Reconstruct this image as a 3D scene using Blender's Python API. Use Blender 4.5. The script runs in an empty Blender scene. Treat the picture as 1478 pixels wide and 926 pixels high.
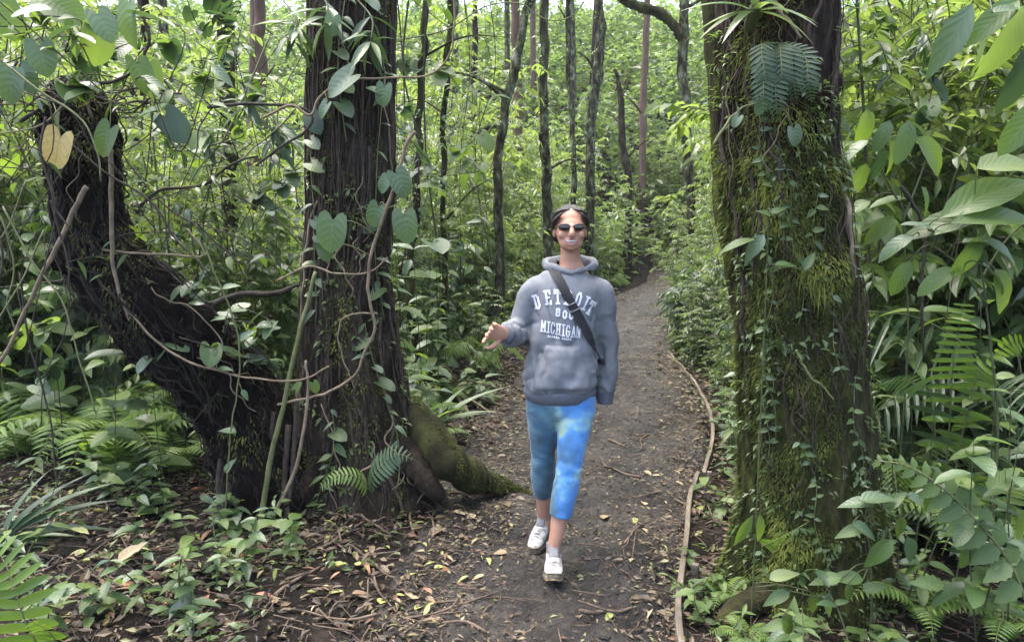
import bpy, bmesh, math, random
import numpy as np
from mathutils import Vector, Matrix, noise
from mathutils.bvhtree import BVHTree

S = bpy.context.scene
COL = S.collection
R = math.radians

# ---------------------------------------------------------------- camera
F_PX, CX, CY, HORIZON, CAM_H = 1067.0, 739.0, 463.0, 330.0, 1.55
PITCH = math.atan((CY - HORIZON) / F_PX)
cam_data = bpy.data.cameras.new('camera')
cam_data.sensor_width = 36.0
cam_data.lens = 36.0 * F_PX / 1478.0
cam_data.clip_start = 0.05
cam_data.clip_end = 600
cam = bpy.data.objects.new('camera', cam_data)
COL.objects.link(cam)
cam.location = (0, 0, CAM_H)
cam.rotation_euler = (R(90) - PITCH, 0, 0)
S.camera = cam

# ---------------------------------------------------------------- sky, sun, exposure
SUN_EL, SUN_AZ = R(74), math.atan2(-0.7, 0.60)
world = bpy.data.worlds.new('World')
S.world = world
world.use_nodes = True
wn, wl = world.node_tree.nodes, world.node_tree.links
wn.clear()
sky = wn.new('ShaderNodeTexSky')
sky.sky_type = 'NISHITA'
sky.sun_disc = False
sky.sun_elevation = SUN_EL
sky.sun_rotation = SUN_AZ
sky.altitude = 1200
sky.air_density = 0.6
sky.dust_density = 10.0
sky.ozone_density = 0.3
bg = wn.new('ShaderNodeBackground')
bg.inputs['Strength'].default_value = 0.15
wo = wn.new('ShaderNodeOutputWorld')
wl.new(sky.outputs[0], bg.inputs[0])
wl.new(bg.outputs[0], wo.inputs[0])

sun_data = bpy.data.lights.new('sun', 'SUN')
sun_data.energy = 0.9
sun_data.angle = R(60)
sun_data.color = (1.0, 0.96, 0.88)
sun = bpy.data.objects.new('sun', sun_data)
COL.objects.link(sun)
sdir = Vector((math.sin(SUN_AZ) * math.cos(SUN_EL), math.cos(SUN_AZ) * math.cos(SUN_EL), math.sin(SUN_EL)))
sun.rotation_euler = (-sdir).to_track_quat('-Z', 'Y').to_euler()

S.view_settings.view_transform = 'Standard'
S.view_settings.look = 'None'
S.view_settings.gamma = 1.0
S.view_settings.exposure = 3.1
S.render.engine = 'CYCLES'
S.cycles.use_denoising = True
S.cycles.max_bounces = 9
S.cycles.diffuse_bounces = 6
S.cycles.glossy_bounces = 2
S.cycles.transmission_bounces = 4
S.cycles.sample_clamp_indirect = 6.0
S.cycles.volume_bounces = 0

# ---------------------------------------------------------------- helpers
_F = Vector((0, math.cos(PITCH), -math.sin(PITCH)))
_U = Vector((0, math.sin(PITCH), math.cos(PITCH)))


def P(px, py, d):
    """World point that stands d metres in front of the camera at photograph position px, py."""
    v = _F + Vector((1, 0, 0)) * ((px - CX) / F_PX) - _U * ((py - CY) / F_PX)
    return Vector((0, 0, CAM_H)) + v * (d / v.y)


def lerp(a, b, t):
    return a + (b - a) * t


def sstep(a, b, x):
    t = min(1.0, max(0.0, (x - a) / (b - a)))
    return t * t * (3 - 2 * t)


def nz(x, y, z=0.0, s=1.0):
    return noise.noise(Vector((x * s, y * s, z * s)))


def fbm(x, y, z=0.0, o=4):
    return noise.fractal(Vector((x, y, z)), 1.0, 2.0, o)


def catmull(pts, n):
    """n points evenly along a smooth curve through pts (rows may carry extra values such as radius)."""
    A = np.array([list(p) for p in pts], float)
    if len(A) < 3:
        t = np.linspace(0, 1, n)[:, None]
        return A[0] * (1 - t) + A[-1] * t
    B = np.vstack([2 * A[0] - A[1], A, 2 * A[-1] - A[-2]])
    seg = len(A) - 1
    u = np.linspace(0, seg, n)
    i = np.minimum(u.astype(int), seg - 1)
    t = (u - i)[:, None]
    p0, p1, p2, p3 = B[i], B[i + 1], B[i + 2], B[i + 3]
    return 0.5 * (2 * p1 + (p2 - p0) * t + (2 * p0 - 5 * p1 + 4 * p2 - p3) * t ** 2 + (3 * p1 - p0 - 3 * p2 + p3) * t ** 3)


class Geo:
    def __init__(self):
        self.V, self.Fc = [], []

    def add(self, V, F):
        o = len(self.V)
        self.V.extend([tuple(v) for v in V])
        self.Fc.extend([tuple(i + o for i in f) for f in F])
        return self

    def tube(self, pts, radii, sides=6, ref=None, caps=True, ell=1.0):
        """Tapered tube; ell squashes the section along the second axis."""
        A = np.asarray([list(p)[:3] for p in pts], float)
        n = len(A)
        r = np.asarray(radii, float) if np.ndim(radii) else np.full(n, float(radii))
        T = np.gradient(A, axis=0)
        T /= np.linalg.norm(T, axis=1)[:, None] + 1e-9
        x = np.array(ref if ref is not None else (0.31, -0.9, 0.27), float)
        V = []
        for k in range(n):
            x = x - T[k] * np.dot(x, T[k])
            x /= np.linalg.norm(x) + 1e-9
            y = np.cross(T[k], x)
            for j in range(sides):
                a = 2 * math.pi * j / sides
                e = ell[k] if np.ndim(ell) else ell
                V.append(A[k] + r[k] * (math.cos(a) * x + e * math.sin(a) * y))
        F = []
        for k in range(n - 1):
            for j in range(sides):
                j2 = (j + 1) % sides
                F.append((k * sides + j, k * sides + j2, (k + 1) * sides + j2, (k + 1) * sides + j))
        if caps:
            F.append(tuple(range(sides - 1, -1, -1)))
            F.append(tuple((n - 1) * sides + j for j in range(sides)))
        return self.add(V, F)

    def mesh(self, name, smooth=True, off=None):
        m = bpy.data.meshes.new(name)
        V = self.V
        if off is not None:
            V = [(v[0] - off[0], v[1] - off[1], v[2] - off[2]) for v in V]
        m.from_pydata(V, [], self.Fc)
        if smooth:
            m.polygons.foreach_set('use_smooth', [True] * len(m.polygons))
        m.update()
        return m


def np_mesh(name, V, F, rnd=None, smooth=False):
    """Mesh from arrays (F: n x 3 or n x 4) with an optional per-vertex 'rnd' value."""
    V, F = np.ascontiguousarray(V, np.float32), np.ascontiguousarray(F, np.int32)
    m = bpy.data.meshes.new(name)
    k = F.shape[1]
    m.vertices.add(len(V))
    m.vertices.foreach_set('co', V.ravel())
    m.loops.add(F.size)
    m.loops.foreach_set('vertex_index', F.ravel())
    m.polygons.add(len(F))
    m.polygons.foreach_set('loop_start', np.arange(0, F.size, k, dtype=np.int32))
    m.polygons.foreach_set('use_smooth', np.full(len(F), smooth))
    if rnd is not None:
        a = m.attributes.new('rnd', 'FLOAT', 'POINT')
        a.data.foreach_set('value', np.ascontiguousarray(rnd, np.float32))
    m.update(calc_edges=True)
    return m


def thing(name, label, cat, loc=(0, 0, 0), group=None, rotz=0.0):
    o = bpy.data.objects.new(name, None)
    o.empty_display_size = 0.1
    COL.objects.link(o)
    o.location = loc
    o.rotation_euler = (0, 0, rotz)
    o['label'] = label
    o['category'] = cat
    if group:
        o['group'] = group
    return o


def tag(o, label, cat, group=None):
    o['label'] = label
    o['category'] = cat
    if group:
        o['group'] = group
    return o


def link(name, mesh, mat=None, parent=None, kind=None):
    o = bpy.data.objects.new(name, mesh)
    COL.objects.link(o)
    if mat is not None and mesh is not None:
        if len(mesh.materials) == 0:
            mesh.materials.append(mat)
    if parent is not None:
        o.parent = parent
    if kind:
        o['kind'] = kind
    return o


def part(root, name, geo, mat, smooth=True, kind=None):
    """Geometry given in world space, linked under its thing (root has no rotation)."""
    return link(name, geo.mesh(name, smooth, off=root.location), mat, root, kind)


# ---------------------------------------------------------------- materials
def new_mat(name):
    m = bpy.data.materials.new(name)
    m.use_nodes = True
    n = m.node_tree.nodes
    n.clear()
    return m, n, m.node_tree.links


def ramp(n, stops, interp='LINEAR'):
    r = n.new('ShaderNodeValToRGB')
    r.color_ramp.interpolation = interp
    el = r.color_ramp.elements
    while len(el) < len(stops):
        el.new(0.5)
    for e, (p, c) in zip(el, stops):
        e.position = p
        e.color = (*c, 1)
    return r


def tex_noise(n, l, scale, detail=4, rough=0.55, coord='Object', vec=None, stretch=None):
    if vec is None:
        tc = n.new('ShaderNodeTexCoord')
        vec = tc.outputs[coord]
    if stretch:
        mp = n.new('ShaderNodeMapping')
        mp.inputs['Scale'].default_value = stretch
        l.new(vec, mp.inputs[0])
        vec = mp.outputs[0]
    t = n.new('ShaderNodeTexNoise')
    t.inputs['Scale'].default_value = scale
    t.inputs['Detail'].default_value = detail
    t.inputs['Roughness'].default_value = rough
    l.new(vec, t.inputs['Vector'])
    return t


def math_n(n, l, op, a, b=None, c=None):
    m = n.new('ShaderNodeMath')
    m.operation = op
    for i, v in enumerate((a, b, c)):
        if v is None:
            continue
        if hasattr(v, 'links'):
            l.new(v, m.inputs[i])
        else:
            m.inputs[i].default_value = v
    return m.outputs[0]


def rough_mat(name, stops, scale=8, stretch=None, rough=0.8, bump=0.4, bscale=40, spec=0.3, coord='Object', bstretch=None, bdist=0.02):
    """A matt procedural surface: noise into a colour ramp, finer noise into bump."""
    m, n, l = new_mat(name)
    t = tex_noise(n, l, scale, 6, 0.6, coord, stretch=stretch)
    r = ramp(n, stops)
    l.new(t.outputs[0], r.inputs[0])
    p = n.new('ShaderNodeBsdfPrincipled')
    l.new(r.outputs[0], p.inputs['Base Color'])
    p.inputs['Roughness'].default_value = rough
    p.inputs['Specular IOR Level'].default_value = spec
    b = tex_noise(n, l, bscale, 5, 0.65, coord, stretch=bstretch or stretch)
    bp = n.new('ShaderNodeBump')
    bp.inputs['Strength'].default_value = bump
    bp.inputs['Distance'].default_value = bdist
    l.new(b.outputs[0], bp.inputs['Height'])
    l.new(bp.outputs[0], p.inputs['Normal'])
    o = n.new('ShaderNodeOutputMaterial')
    l.new(p.outputs[0], o.inputs[0])
    return m


def leaf_mat(name, stops, rough=0.38, transl=0.38, tcol=(0.20, 0.34, 0.02), spec=0.5, veins=0, vein_gain=0.5, blotch=None, objrand=True):
    """Leaf: glossy upper side, light shining through, each leaf its own shade; veins follow the leaf's UV."""
    m, n, l = new_mat(name)
    at = n.new('ShaderNodeAttribute')
    at.attribute_name = 'rnd'
    oi = n.new('ShaderNodeObjectInfo')
    s = math_n(n, l, 'ADD', at.outputs['Fac'], oi.outputs['Random'])
    fr = math_n(n, l, 'FRACT', s) if objrand else at.outputs['Fac']
    r = ramp(n, stops)
    l.new(fr, r.inputs[0])
    col = r.outputs[0]
    p = n.new('ShaderNodeBsdfPrincipled')
    if blotch:
        tn = tex_noise(n, l, blotch[0], 3)
        tn.noise_dimensions = '4D'
        l.new(math_n(n, l, 'MULTIPLY', oi.outputs['Random'], 40.0), tn.inputs['W'])
        rr = ramp(n, [(blotch[1], (0, 0, 0)), (blotch[1] + 0.08, (1, 1, 1))])
        l.new(tn.outputs[0], rr.inputs[0])
        mx = n.new('ShaderNodeMix')
        mx.data_type = 'RGBA'
        l.new(rr.outputs[0], mx.inputs[0])
        l.new(col, mx.inputs[6])
        mx.inputs[7].default_value = (*blotch[2], 1)
        col = mx.outputs[2]
    if veins:
        uv = n.new('ShaderNodeUVMap')
        sp = n.new('ShaderNodeSeparateXYZ')
        l.new(uv.outputs[0], sp.inputs[0])
        u = math_n(n, l, 'ABSOLUTE', math_n(n, l, 'SUBTRACT', sp.outputs[0], 0.5))
        ph = math_n(n, l, 'SUBTRACT', math_n(n, l, 'MULTIPLY', sp.outputs[1], float(veins)), math_n(n, l, 'MULTIPLY', u, veins * 0.55))
        tri = math_n(n, l, 'PINGPONG', ph, 0.5)
        lat = math_n(n, l, 'SUBTRACT', 1.0, math_n(n, l, 'MULTIPLY', tri, 2.0))
        lat = math_n(n, l, 'POWER', lat, 5.0)
        mid = math_n(n, l, 'LESS_THAN', u, 0.022)
        v = math_n(n, l, 'MAXIMUM', lat, mid)
        mx = n.new('ShaderNodeMix')
        mx.data_type = 'RGBA'
        l.new(math_n(n, l, 'MULTIPLY', v, vein_gain), mx.inputs[0])
        l.new(col, mx.inputs[6])
        mx.inputs[7].default_value = (0.16, 0.24, 0.09, 1)
        col = mx.outputs[2]
        bp = n.new('ShaderNodeBump')
        bp.inputs['Strength'].default_value = 0.4
        bp.inputs['Distance'].default_value = 0.004
        bp.invert = True
        l.new(math_n(n, l, 'ADD', tri, math_n(n, l, 'MULTIPLY', mid, -0.4)), bp.inputs['Height'])
        l.new(bp.outputs[0], p.inputs['Normal'])
    l.new(col, p.inputs['Base Color'])
    p.inputs['Roughness'].default_value = rough
    p.inputs['Specular IOR Level'].default_value = spec
    tr = n.new('ShaderNodeBsdfTranslucent')
    mt = n.new('ShaderNodeMix')
    mt.data_type = 'RGBA'
    mt.inputs[0].default_value = 0.55
    l.new(col, mt.inputs[6])
    mt.inputs[7].default_value = (*tcol, 1)
    l.new(mt.outputs[2], tr.inputs[0])
    ms = n.new('ShaderNodeMixShader')
    ms.inputs[0].default_value = transl
    l.new(p.outputs[0], ms.inputs[1])
    l.new(tr.outputs[0], ms.inputs[2])
    o = n.new('ShaderNodeOutputMaterial')
    l.new(ms.outputs[0], o.inputs[0])
    return m


M = {}
G1 = [(0.0, (0.034, 0.066, 0.018)), (0.35, (0.052, 0.098, 0.025)), (0.7, (0.080, 0.135, 0.036)), (1.0, (0.12, 0.175, 0.05))]
G2 = [(0.0, (0.046, 0.086, 0.020)), (0.5, (0.085, 0.140, 0.032)), (0.85, (0.14, 0.195, 0.055)), (1.0, (0.20, 0.25, 0.10))]
G3 = [(0.0, (0.022, 0.046, 0.020)), (0.6, (0.038, 0.070, 0.030)), (1.0, (0.055, 0.095, 0.040))]
M['leaf'] = leaf_mat('leaf_green', G1, rough=0.30, spec=0.65, transl=0.46, tcol=(0.30, 0.44, 0.07))
M['leaf_far'] = leaf_mat('leaf_far', [(0.0, (0.020, 0.046, 0.012)), (0.4, (0.042, 0.084, 0.020)), (0.8, (0.082, 0.130, 0.036)), (1.0, (0.15, 0.19, 0.07))], rough=0.35, spec=0.6, transl=0.48, tcol=(0.28, 0.42, 0.09))
M['leaf_bright'] = leaf_mat('leaf_bright', G2, rough=0.32, spec=0.6, transl=0.52, tcol=(0.38, 0.52, 0.08))
M['leaf_dark'] = leaf_mat('leaf_dark', G3, rough=0.33, transl=0.3, tcol=(0.10, 0.20, 0.03))
M['leaf_veined'] = leaf_mat('leaf_veined', G1, rough=0.40, veins=8, vein_gain=0.3, transl=0.38, blotch=(5.0, 0.64, (0.12, 0.11, 0.03)))
M['leaf_strap'] = leaf_mat('leaf_strap', G3, rough=0.5, transl=0.25, tcol=(0.10, 0.20, 0.03))
M['leaf_veined_bright'] = leaf_mat('leaf_veined_bright', G2, rough=0.42, veins=10, vein_gain=0.3, transl=0.45, tcol=(0.24, 0.38, 0.02), blotch=(5.0, 0.66, (0.22, 0.20, 0.05)))
M['leaf_waxy'] = leaf_mat('leaf_waxy', [(0, (0.048, 0.088, 0.034)), (1, (0.085, 0.135, 0.055))], rough=0.42, veins=6, vein_gain=0.22, transl=0.25, spec=0.75, tcol=(0.14, 0.26, 0.05), blotch=(6.0, 0.66, (0.10, 0.09, 0.04)))
M['leaf_yellowing'] = leaf_mat('leaf_yellowing', [(0, (0.50, 0.36, 0.11)), (1, (0.58, 0.42, 0.14))], rough=0.5, transl=0.2, tcol=(0.55, 0.40, 0.10), veins=6, blotch=(9.0, 0.60, (0.20, 0.26, 0.07)))
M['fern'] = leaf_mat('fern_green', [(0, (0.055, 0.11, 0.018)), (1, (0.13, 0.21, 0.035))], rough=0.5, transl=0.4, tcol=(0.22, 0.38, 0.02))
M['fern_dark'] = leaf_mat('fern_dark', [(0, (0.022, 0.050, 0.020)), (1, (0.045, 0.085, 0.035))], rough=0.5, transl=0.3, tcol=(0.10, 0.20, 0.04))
M['moss'] = leaf_mat('moss', [(0, (0.012, 0.014, 0.005)), (0.4, (0.036, 0.045, 0.012)), (0.75, (0.085, 0.105, 0.022)), (1, (0.17, 0.195, 0.04))], rough=0.9, transl=0.25, tcol=(0.10, 0.14, 0.02), spec=0.1, objrand=False)
LIT = [(0.0, (0.010, 0.007, 0.005)), (0.30, (0.020, 0.014, 0.009)), (0.52, (0.045, 0.031, 0.019)), (0.68, (0.085, 0.062, 0.037)), (0.82, (0.16, 0.125, 0.075)), (0.90, (0.11, 0.055, 0.03)), (0.95, (0.10, 0.12, 0.035)), (1.0, (0.24, 0.22, 0.12))]
M['litter'] = leaf_mat('leaf_litter', LIT, rough=0.55, transl=0.08, tcol=(0.2, 0.15, 0.05), spec=0.35, objrand=False)
M['dead_tan'] = leaf_mat('dead_leaf_tan', [(0, (0.20, 0.14, 0.085)), (1, (0.36, 0.28, 0.17))], rough=0.55, transl=0.1, veins=6, spec=0.3, tcol=(0.3, 0.2, 0.1))
M['dead_brown'] = leaf_mat('dead_leaf_brown', [(0, (0.07, 0.042, 0.025)), (1, (0.16, 0.095, 0.055))], rough=0.5, transl=0.1, veins=6, tcol=(0.2, 0.12, 0.05))
M['dead_red'] = leaf_mat('dead_leaf_red', [(0, (0.22, 0.085, 0.045)), (1, (0.34, 0.14, 0.08))], rough=0.55, transl=0.1, veins=6, tcol=(0.3, 0.12, 0.05))
M['dead_yellow'] = leaf_mat('dead_leaf_yellow', [(0, (0.17, 0.19, 0.045)), (1, (0.36, 0.36, 0.12))], rough=0.5, transl=0.15, veins=7, tcol=(0.35, 0.36, 0.05))
M['bark_dark'] = rough_mat('bark_dark', [(0.3, (0.009, 0.007, 0.005)), (0.52, (0.030, 0.023, 0.016)), (0.64, (0.060, 0.047, 0.033)), (0.78, (0.10, 0.085, 0.06))], scale=10, stretch=(1, 1, 0.34), rough=0.92, bump=1.0, bscale=34, bdist=0.06, spec=0.1)
M['bark_black'] = rough_mat('bark_black', [(0.3, (0.004, 0.003, 0.0025)), (0.6, (0.010, 0.0075, 0.0055)), (0.8, (0.03, 0.022, 0.016))], scale=14, rough=0.95, bump=1.0, bscale=45, bdist=0.05, spec=0.08)
M['bark_mossy'] = rough_mat('bark_mossy', [(0.30, (0.014, 0.012, 0.007)), (0.48, (0.032, 0.030, 0.012)), (0.60, (0.050, 0.055, 0.016)), (0.78, (0.09, 0.095, 0.025))], scale=7, stretch=(1, 1, 0.35), rough=0.95, bump=1.0, bscale=55, bdist=0.03, spec=0.15)
M['bark_thin'] = rough_mat('bark_thin', [(0.36, (0.018, 0.015, 0.010)), (0.46, (0.042, 0.037, 0.024)), (0.54, (0.075, 0.080, 0.036)), (0.62, (0.15, 0.16, 0.11)), (0.70, (0.24, 0.25, 0.20))], scale=11, stretch=(1, 1, 0.45), rough=0.95, bump=1.0, bscale=26, spec=0.1, bdist=0.05)
M['bark_red'] = rough_mat('bark_red', [(0.3, (0.055, 0.032, 0.022)), (0.7, (0.13, 0.085, 0.06))], scale=5, stretch=(1, 1, 0.3), rough=0.9, bump=0.6, bscale=25)
M['root'] = rough_mat('aerial_root', [(0.35, (0.020, 0.015, 0.010)), (0.65, (0.062, 0.046, 0.033))], scale=18, rough=0.85, bump=0.5, bscale=60)
M['root_dark'] = rough_mat('dark_root', [(0.35, (0.006, 0.005, 0.004)), (0.65, (0.022, 0.016, 0.012))], scale=18, rough=0.9, bump=0.5, bscale=60)
M['root_pale'] = rough_mat('pale_root', [(0.3, (0.13, 0.095, 0.065)), (0.7, (0.24, 0.18, 0.12))], scale=18, rough=0.8, bump=0.4, bscale=60)
M['vine'] = rough_mat('vine_bark', [(0.35, (0.10, 0.075, 0.045)), (0.65, (0.22, 0.17, 0.105))], scale=14, rough=0.75, bump=0.4, bscale=70)
M['vine_dark'] = rough_mat('vine_dark', [(0.35, (0.020, 0.016, 0.011)), (0.65, (0.05, 0.042, 0.028))], scale=14, rough=0.8, bump=0.4, bscale=70)
M['vine_green'] = rough_mat('vine_green', [(0.35, (0.075, 0.085, 0.03)), (0.65, (0.14, 0.15, 0.055))], scale=14, rough=0.6, bump=0.2, bscale=70)
M['stem'] = rough_mat('plant_stem', [(0.35, (0.035, 0.045, 0.015)), (0.65, (0.07, 0.08, 0.03))], scale=14, rough=0.6, bump=0.2, bscale=70)
M['twig'] = rough_mat('twig', [(0.3, (0.04, 0.028, 0.018)), (0.7, (0.15, 0.11, 0.075))], scale=12, rough=0.85, bump=0.4, bscale=60)
M['soil'] = rough_mat('soil', [(0.28, (0.005, 0.0042, 0.0034)), (0.5, (0.013, 0.0108, 0.0085)), (0.7, (0.030, 0.025, 0.019))], scale=5, rough=0.95, bump=1.0, bscale=22, bdist=0.05, spec=0.1)
M['board'] = rough_mat('weathered_board', [(0.3, (0.055, 0.045, 0.033)), (0.5, (0.12, 0.10, 0.074)), (0.72, (0.20, 0.175, 0.13))], scale=16, stretch=(1, 0.15, 1), rough=0.85, bump=0.5, bscale=40)


def mud_mat():
    m, n, l = new_mat('trodden_mud')
    tc = n.new('ShaderNodeTexCoord')
    t1 = tex_noise(n, l, 2.3, 6, 0.62)
    t2 = tex_noise(n, l, 26, 5, 0.7)
    a = math_n(n, l, 'ADD', math_n(n, l, 'MULTIPLY', t1.outputs[0], 0.62), math_n(n, l, 'MULTIPLY', t2.outputs[0], 0.38))
    r = ramp(n, [(0.35, (0.0075, 0.0062, 0.005)), (0.46, (0.021, 0.0178, 0.014)), (0.56, (0.043, 0.0375, 0.030)), (0.66, (0.105, 0.092, 0.072))])
    l.new(a, r.inputs[0])
    p = n.new('ShaderNodeBsdfPrincipled')
    l.new(r.outputs[0], p.inputs['Base Color'])
    rr = n.new('ShaderNodeMapRange')
    rr.inputs[1].default_value, rr.inputs[2].default_value = 0.35, 0.65
    rr.inputs[3].default_value, rr.inputs[4].default_value = 0.30, 0.68
    l.new(t1.outputs[0], rr.inputs[0])
    l.new(rr.outputs[0], p.inputs['Roughness'])
    p.inputs['Specular IOR Level'].default_value = 0.35
    t3 = tex_noise(n, l, 48, 6, 0.7)
    h = math_n(n, l, 'ADD', math_n(n, l, 'MULTIPLY', t2.outputs[0], 0.6), math_n(n, l, 'MULTIPLY', t3.outputs[0], 0.4))
    bp = n.new('ShaderNodeBump')
    bp.inputs['Strength'].default_value = 1.0
    bp.inputs['Distance'].default_value = 0.06
    l.new(h, bp.inputs['Height'])
    l.new(bp.outputs[0], p.inputs['Normal'])
    o = n.new('ShaderNodeOutputMaterial')
    l.new(p.outputs[0], o.inputs[0])
    return m


M['mud'] = mud_mat()


def trunk_moss_mat():
    """Brown bark that turns to moss towards the foot of the trunk and on its damp patches."""
    m, n, l = new_mat('bark_half_mossy')
    tc = n.new('ShaderNodeTexCoord')
    sp = n.new('ShaderNodeSeparateXYZ')
    l.new(tc.outputs['Object'], sp.inputs[0])
    t = tex_noise(n, l, 4.5, 5, 0.6, stretch=(1, 1, 0.5))
    t2 = tex_noise(n, l, 24, 6, 0.65, stretch=(1, 1, 0.3))
    mr = n.new('ShaderNodeMapRange')
    mr.inputs[1].default_value, mr.inputs[2].default_value = 2.2, 1.2
    l.new(sp.outputs[2], mr.inputs[0])
    a = math_n(n, l, 'ADD', math_n(n, l, 'MULTIPLY', mr.outputs[0], 0.32), math_n(n, l, 'SUBTRACT', t.outputs[0], 0.18))
    f = n.new('ShaderNodeMapRange')
    f.inputs[1].default_value, f.inputs[2].default_value = 0.45, 0.62
    l.new(a, f.inputs[0])
    rb = ramp(n, [(0.32, (0.008, 0.006, 0.004)), (0.52, (0.026, 0.019, 0.013)), (0.70, (0.075, 0.052, 0.036))])
    rm = ramp(n, [(0.32, (0.012, 0.012, 0.005)), (0.52, (0.032, 0.036, 0.010)), (0.70, (0.075, 0.085, 0.02))])
    for r in (rb, rm):
        l.new(t2.outputs[0], r.inputs[0])
    mx = n.new('ShaderNodeMix')
    mx.data_type = 'RGBA'
    l.new(f.outputs[0], mx.inputs[0])
    l.new(rb.outputs[0], mx.inputs[6])
    l.new(rm.outputs[0], mx.inputs[7])
    p = n.new('ShaderNodeBsdfPrincipled')
    l.new(mx.outputs[2], p.inputs['Base Color'])
    p.inputs['Roughness'].default_value = 0.95
    p.inputs['Specular IOR Level'].default_value = 0.1
    bp = n.new('ShaderNodeBump')
    bp.inputs['Strength'].default_value = 1.0
    bp.inputs['Distance'].default_value = 0.05
    l.new(t2.outputs[0], bp.inputs['Height'])
    l.new(bp.outputs[0], p.inputs['Normal'])
    o = n.new('ShaderNodeOutputMaterial')
    l.new(p.outputs[0], o.inputs[0])
    return m


M['bark_trunk'] = trunk_moss_mat()

# ---------------------------------------------------------------- the lie of the land
_PATH = [(-12, -1.4, 0.3), (0, -0.75, 0.55), (2.775, -0.52, 0.67), (3.18, -0.47, 0.78), (4.03, -0.36, 1.02), (5.33, -0.22, 1.43), (6.9, 0.0, 1.75), (9.2, 0.35, 1.98),
         (13.8, 1.35, 2.95), (16.5, 2.3, 3.70), (23.6, 4.75, 5.65), (33, 8.6, 9.3), (45, 14.4, 15.0), (80, 30, 30.6)]
_py, _pl, _pr = (np.array(c, float) for c in zip(*_PATH))


def path_edges(y):
    return float(np.interp(y, _py, _pl)), float(np.interp(y, _py, _pr))


def hill(y):
    """Slope added beyond the bend so its foliage catches light from above."""
    return 15.0 * (1 - math.exp(-max(0.0, y - 21.0) ** 1.25 / 34.0))


def ground_z(x, y):
    """Height of the forest floor."""
    l, r = path_edges(y)
    z = 0.0
    if x < l:
        e = l - x
        z += 0.035 * sstep(0, 0.5, e) + 0.06 * sstep(0.2, 2.0, e) * fbm(x * 0.8, y * 0.8, 3.1) + 0.03 * sstep(0.1, 0.6, e) * fbm(x * 3, y * 3, 7.7)
        z += 0.35 * sstep(4, 14, e)
    elif x > r:
        e = x - r
        z += -0.02 * sstep(0, 0.15, e) + 0.22 * sstep(0.5, 3.0, e) + 0.05 * sstep(0.2, 1.5, e) * fbm(x * 0.9, y * 0.9, 9.3) + 0.03 * sstep(0.1, 0.6, e) * fbm(x * 3, y * 3, 1.7)
        z += 0.9 * sstep(3, 14, e)
    else:
        w = min(x - l, r - x)
        z += -0.030 * sstep(0, 0.12, w)
    z += hill(y) + 0.15 * fbm(x * 0.12, y * 0.12, 5.0) * sstep(10, 30, abs(x) + max(0, y - 8))
    return z


def build_ground():
    u = np.linspace(-1, 1, 230)
    xs = 60 * (0.10 * u + 0.90 * np.sign(u) * np.abs(u) ** 3.2)
    ys = np.concatenate([np.linspace(-30, 1.5, 30), 2.0 + (np.linspace(0, 1, 230) ** 2.4) * 118])
    V = np.zeros((len(ys), len(xs), 3))
    for j, y in enumerate(ys):
        for i, x in enumerate(xs):
            V[j, i] = (x, y, ground_z(x, y))
    nx, ny = len(xs), len(ys)
    idx = np.arange(nx * ny).reshape(ny, nx)
    F = np.stack([idx[:-1, :-1], idx[:-1, 1:], idx[1:, 1:], idx[1:, :-1]], -1).reshape(-1, 4)
    o = link('ground', np_mesh('ground', V.reshape(-1, 3), F, smooth=True), M['soil'])
    o['kind'] = 'structure'
    # trodden path: its own sheet over the hollow in the ground
    ys = 0.6 + (np.linspace(0, 1, 460) ** 1.8) * 22.5
    c = np.linspace(0, 1, 84)
    V = np.zeros((len(ys), len(c), 3))
    for j, y in enumerate(ys):
        l, r = path_edges(y)
        wl = 0.10 * fbm(y * 2.1, 4.2) + 0.05 * fbm(y * 7, 1.2)
        for i, t in enumerate(c):
            x = lerp(l - 0.06 + wl, r + 0.04, t)
            w = min(t, 1 - t) * (r - l)
            z = 0.15 * fbm(x * 0.12, y * 0.12, 5.0) * sstep(10, 30, abs(x) + max(0, y - 8)) + hill(y)
            z += -0.004 + 0.020 * fbm(x * 2.6, y * 2.6, 2.2) + 0.022 * fbm(x * 8, y * 8, 6.1, 3) + 0.013 * fbm(x * 24, y * 24, 1.1, 2)
            z += 0.028 * sstep(0.22, 0.0, t) + 0.012 * sstep(0.9, 1.0, t)
            z -= 0.06 * sstep(0.03, 0.0, w)
            V[j, i] = (x, y, z)
    nx, ny = len(c), len(ys)
    idx = np.arange(nx * ny).reshape(ny, nx)
    F = np.stack([idx[:-1, :-1], idx[:-1, 1:], idx[1:, 1:], idx[1:, :-1]], -1).reshape(-1, 4)
    me = np_mesh('path', V.reshape(-1, 3), F, smooth=True)
    o = link('path', me, M['mud'])
    o['kind'] = 'structure'
    return BVHTree.FromPolygons([tuple(v) for v in V.reshape(-1, 3)], [tuple(f) for f in F.tolist()])


PATH_BVH = build_ground()


def floor_z(x, y):
    z = ground_z(x, y)
    h = PATH_BVH.ray_cast(Vector((x, y, 5)), Vector((0, 0, -1)))
    return max(z, h[0].z) if h[0] is not None else z


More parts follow.
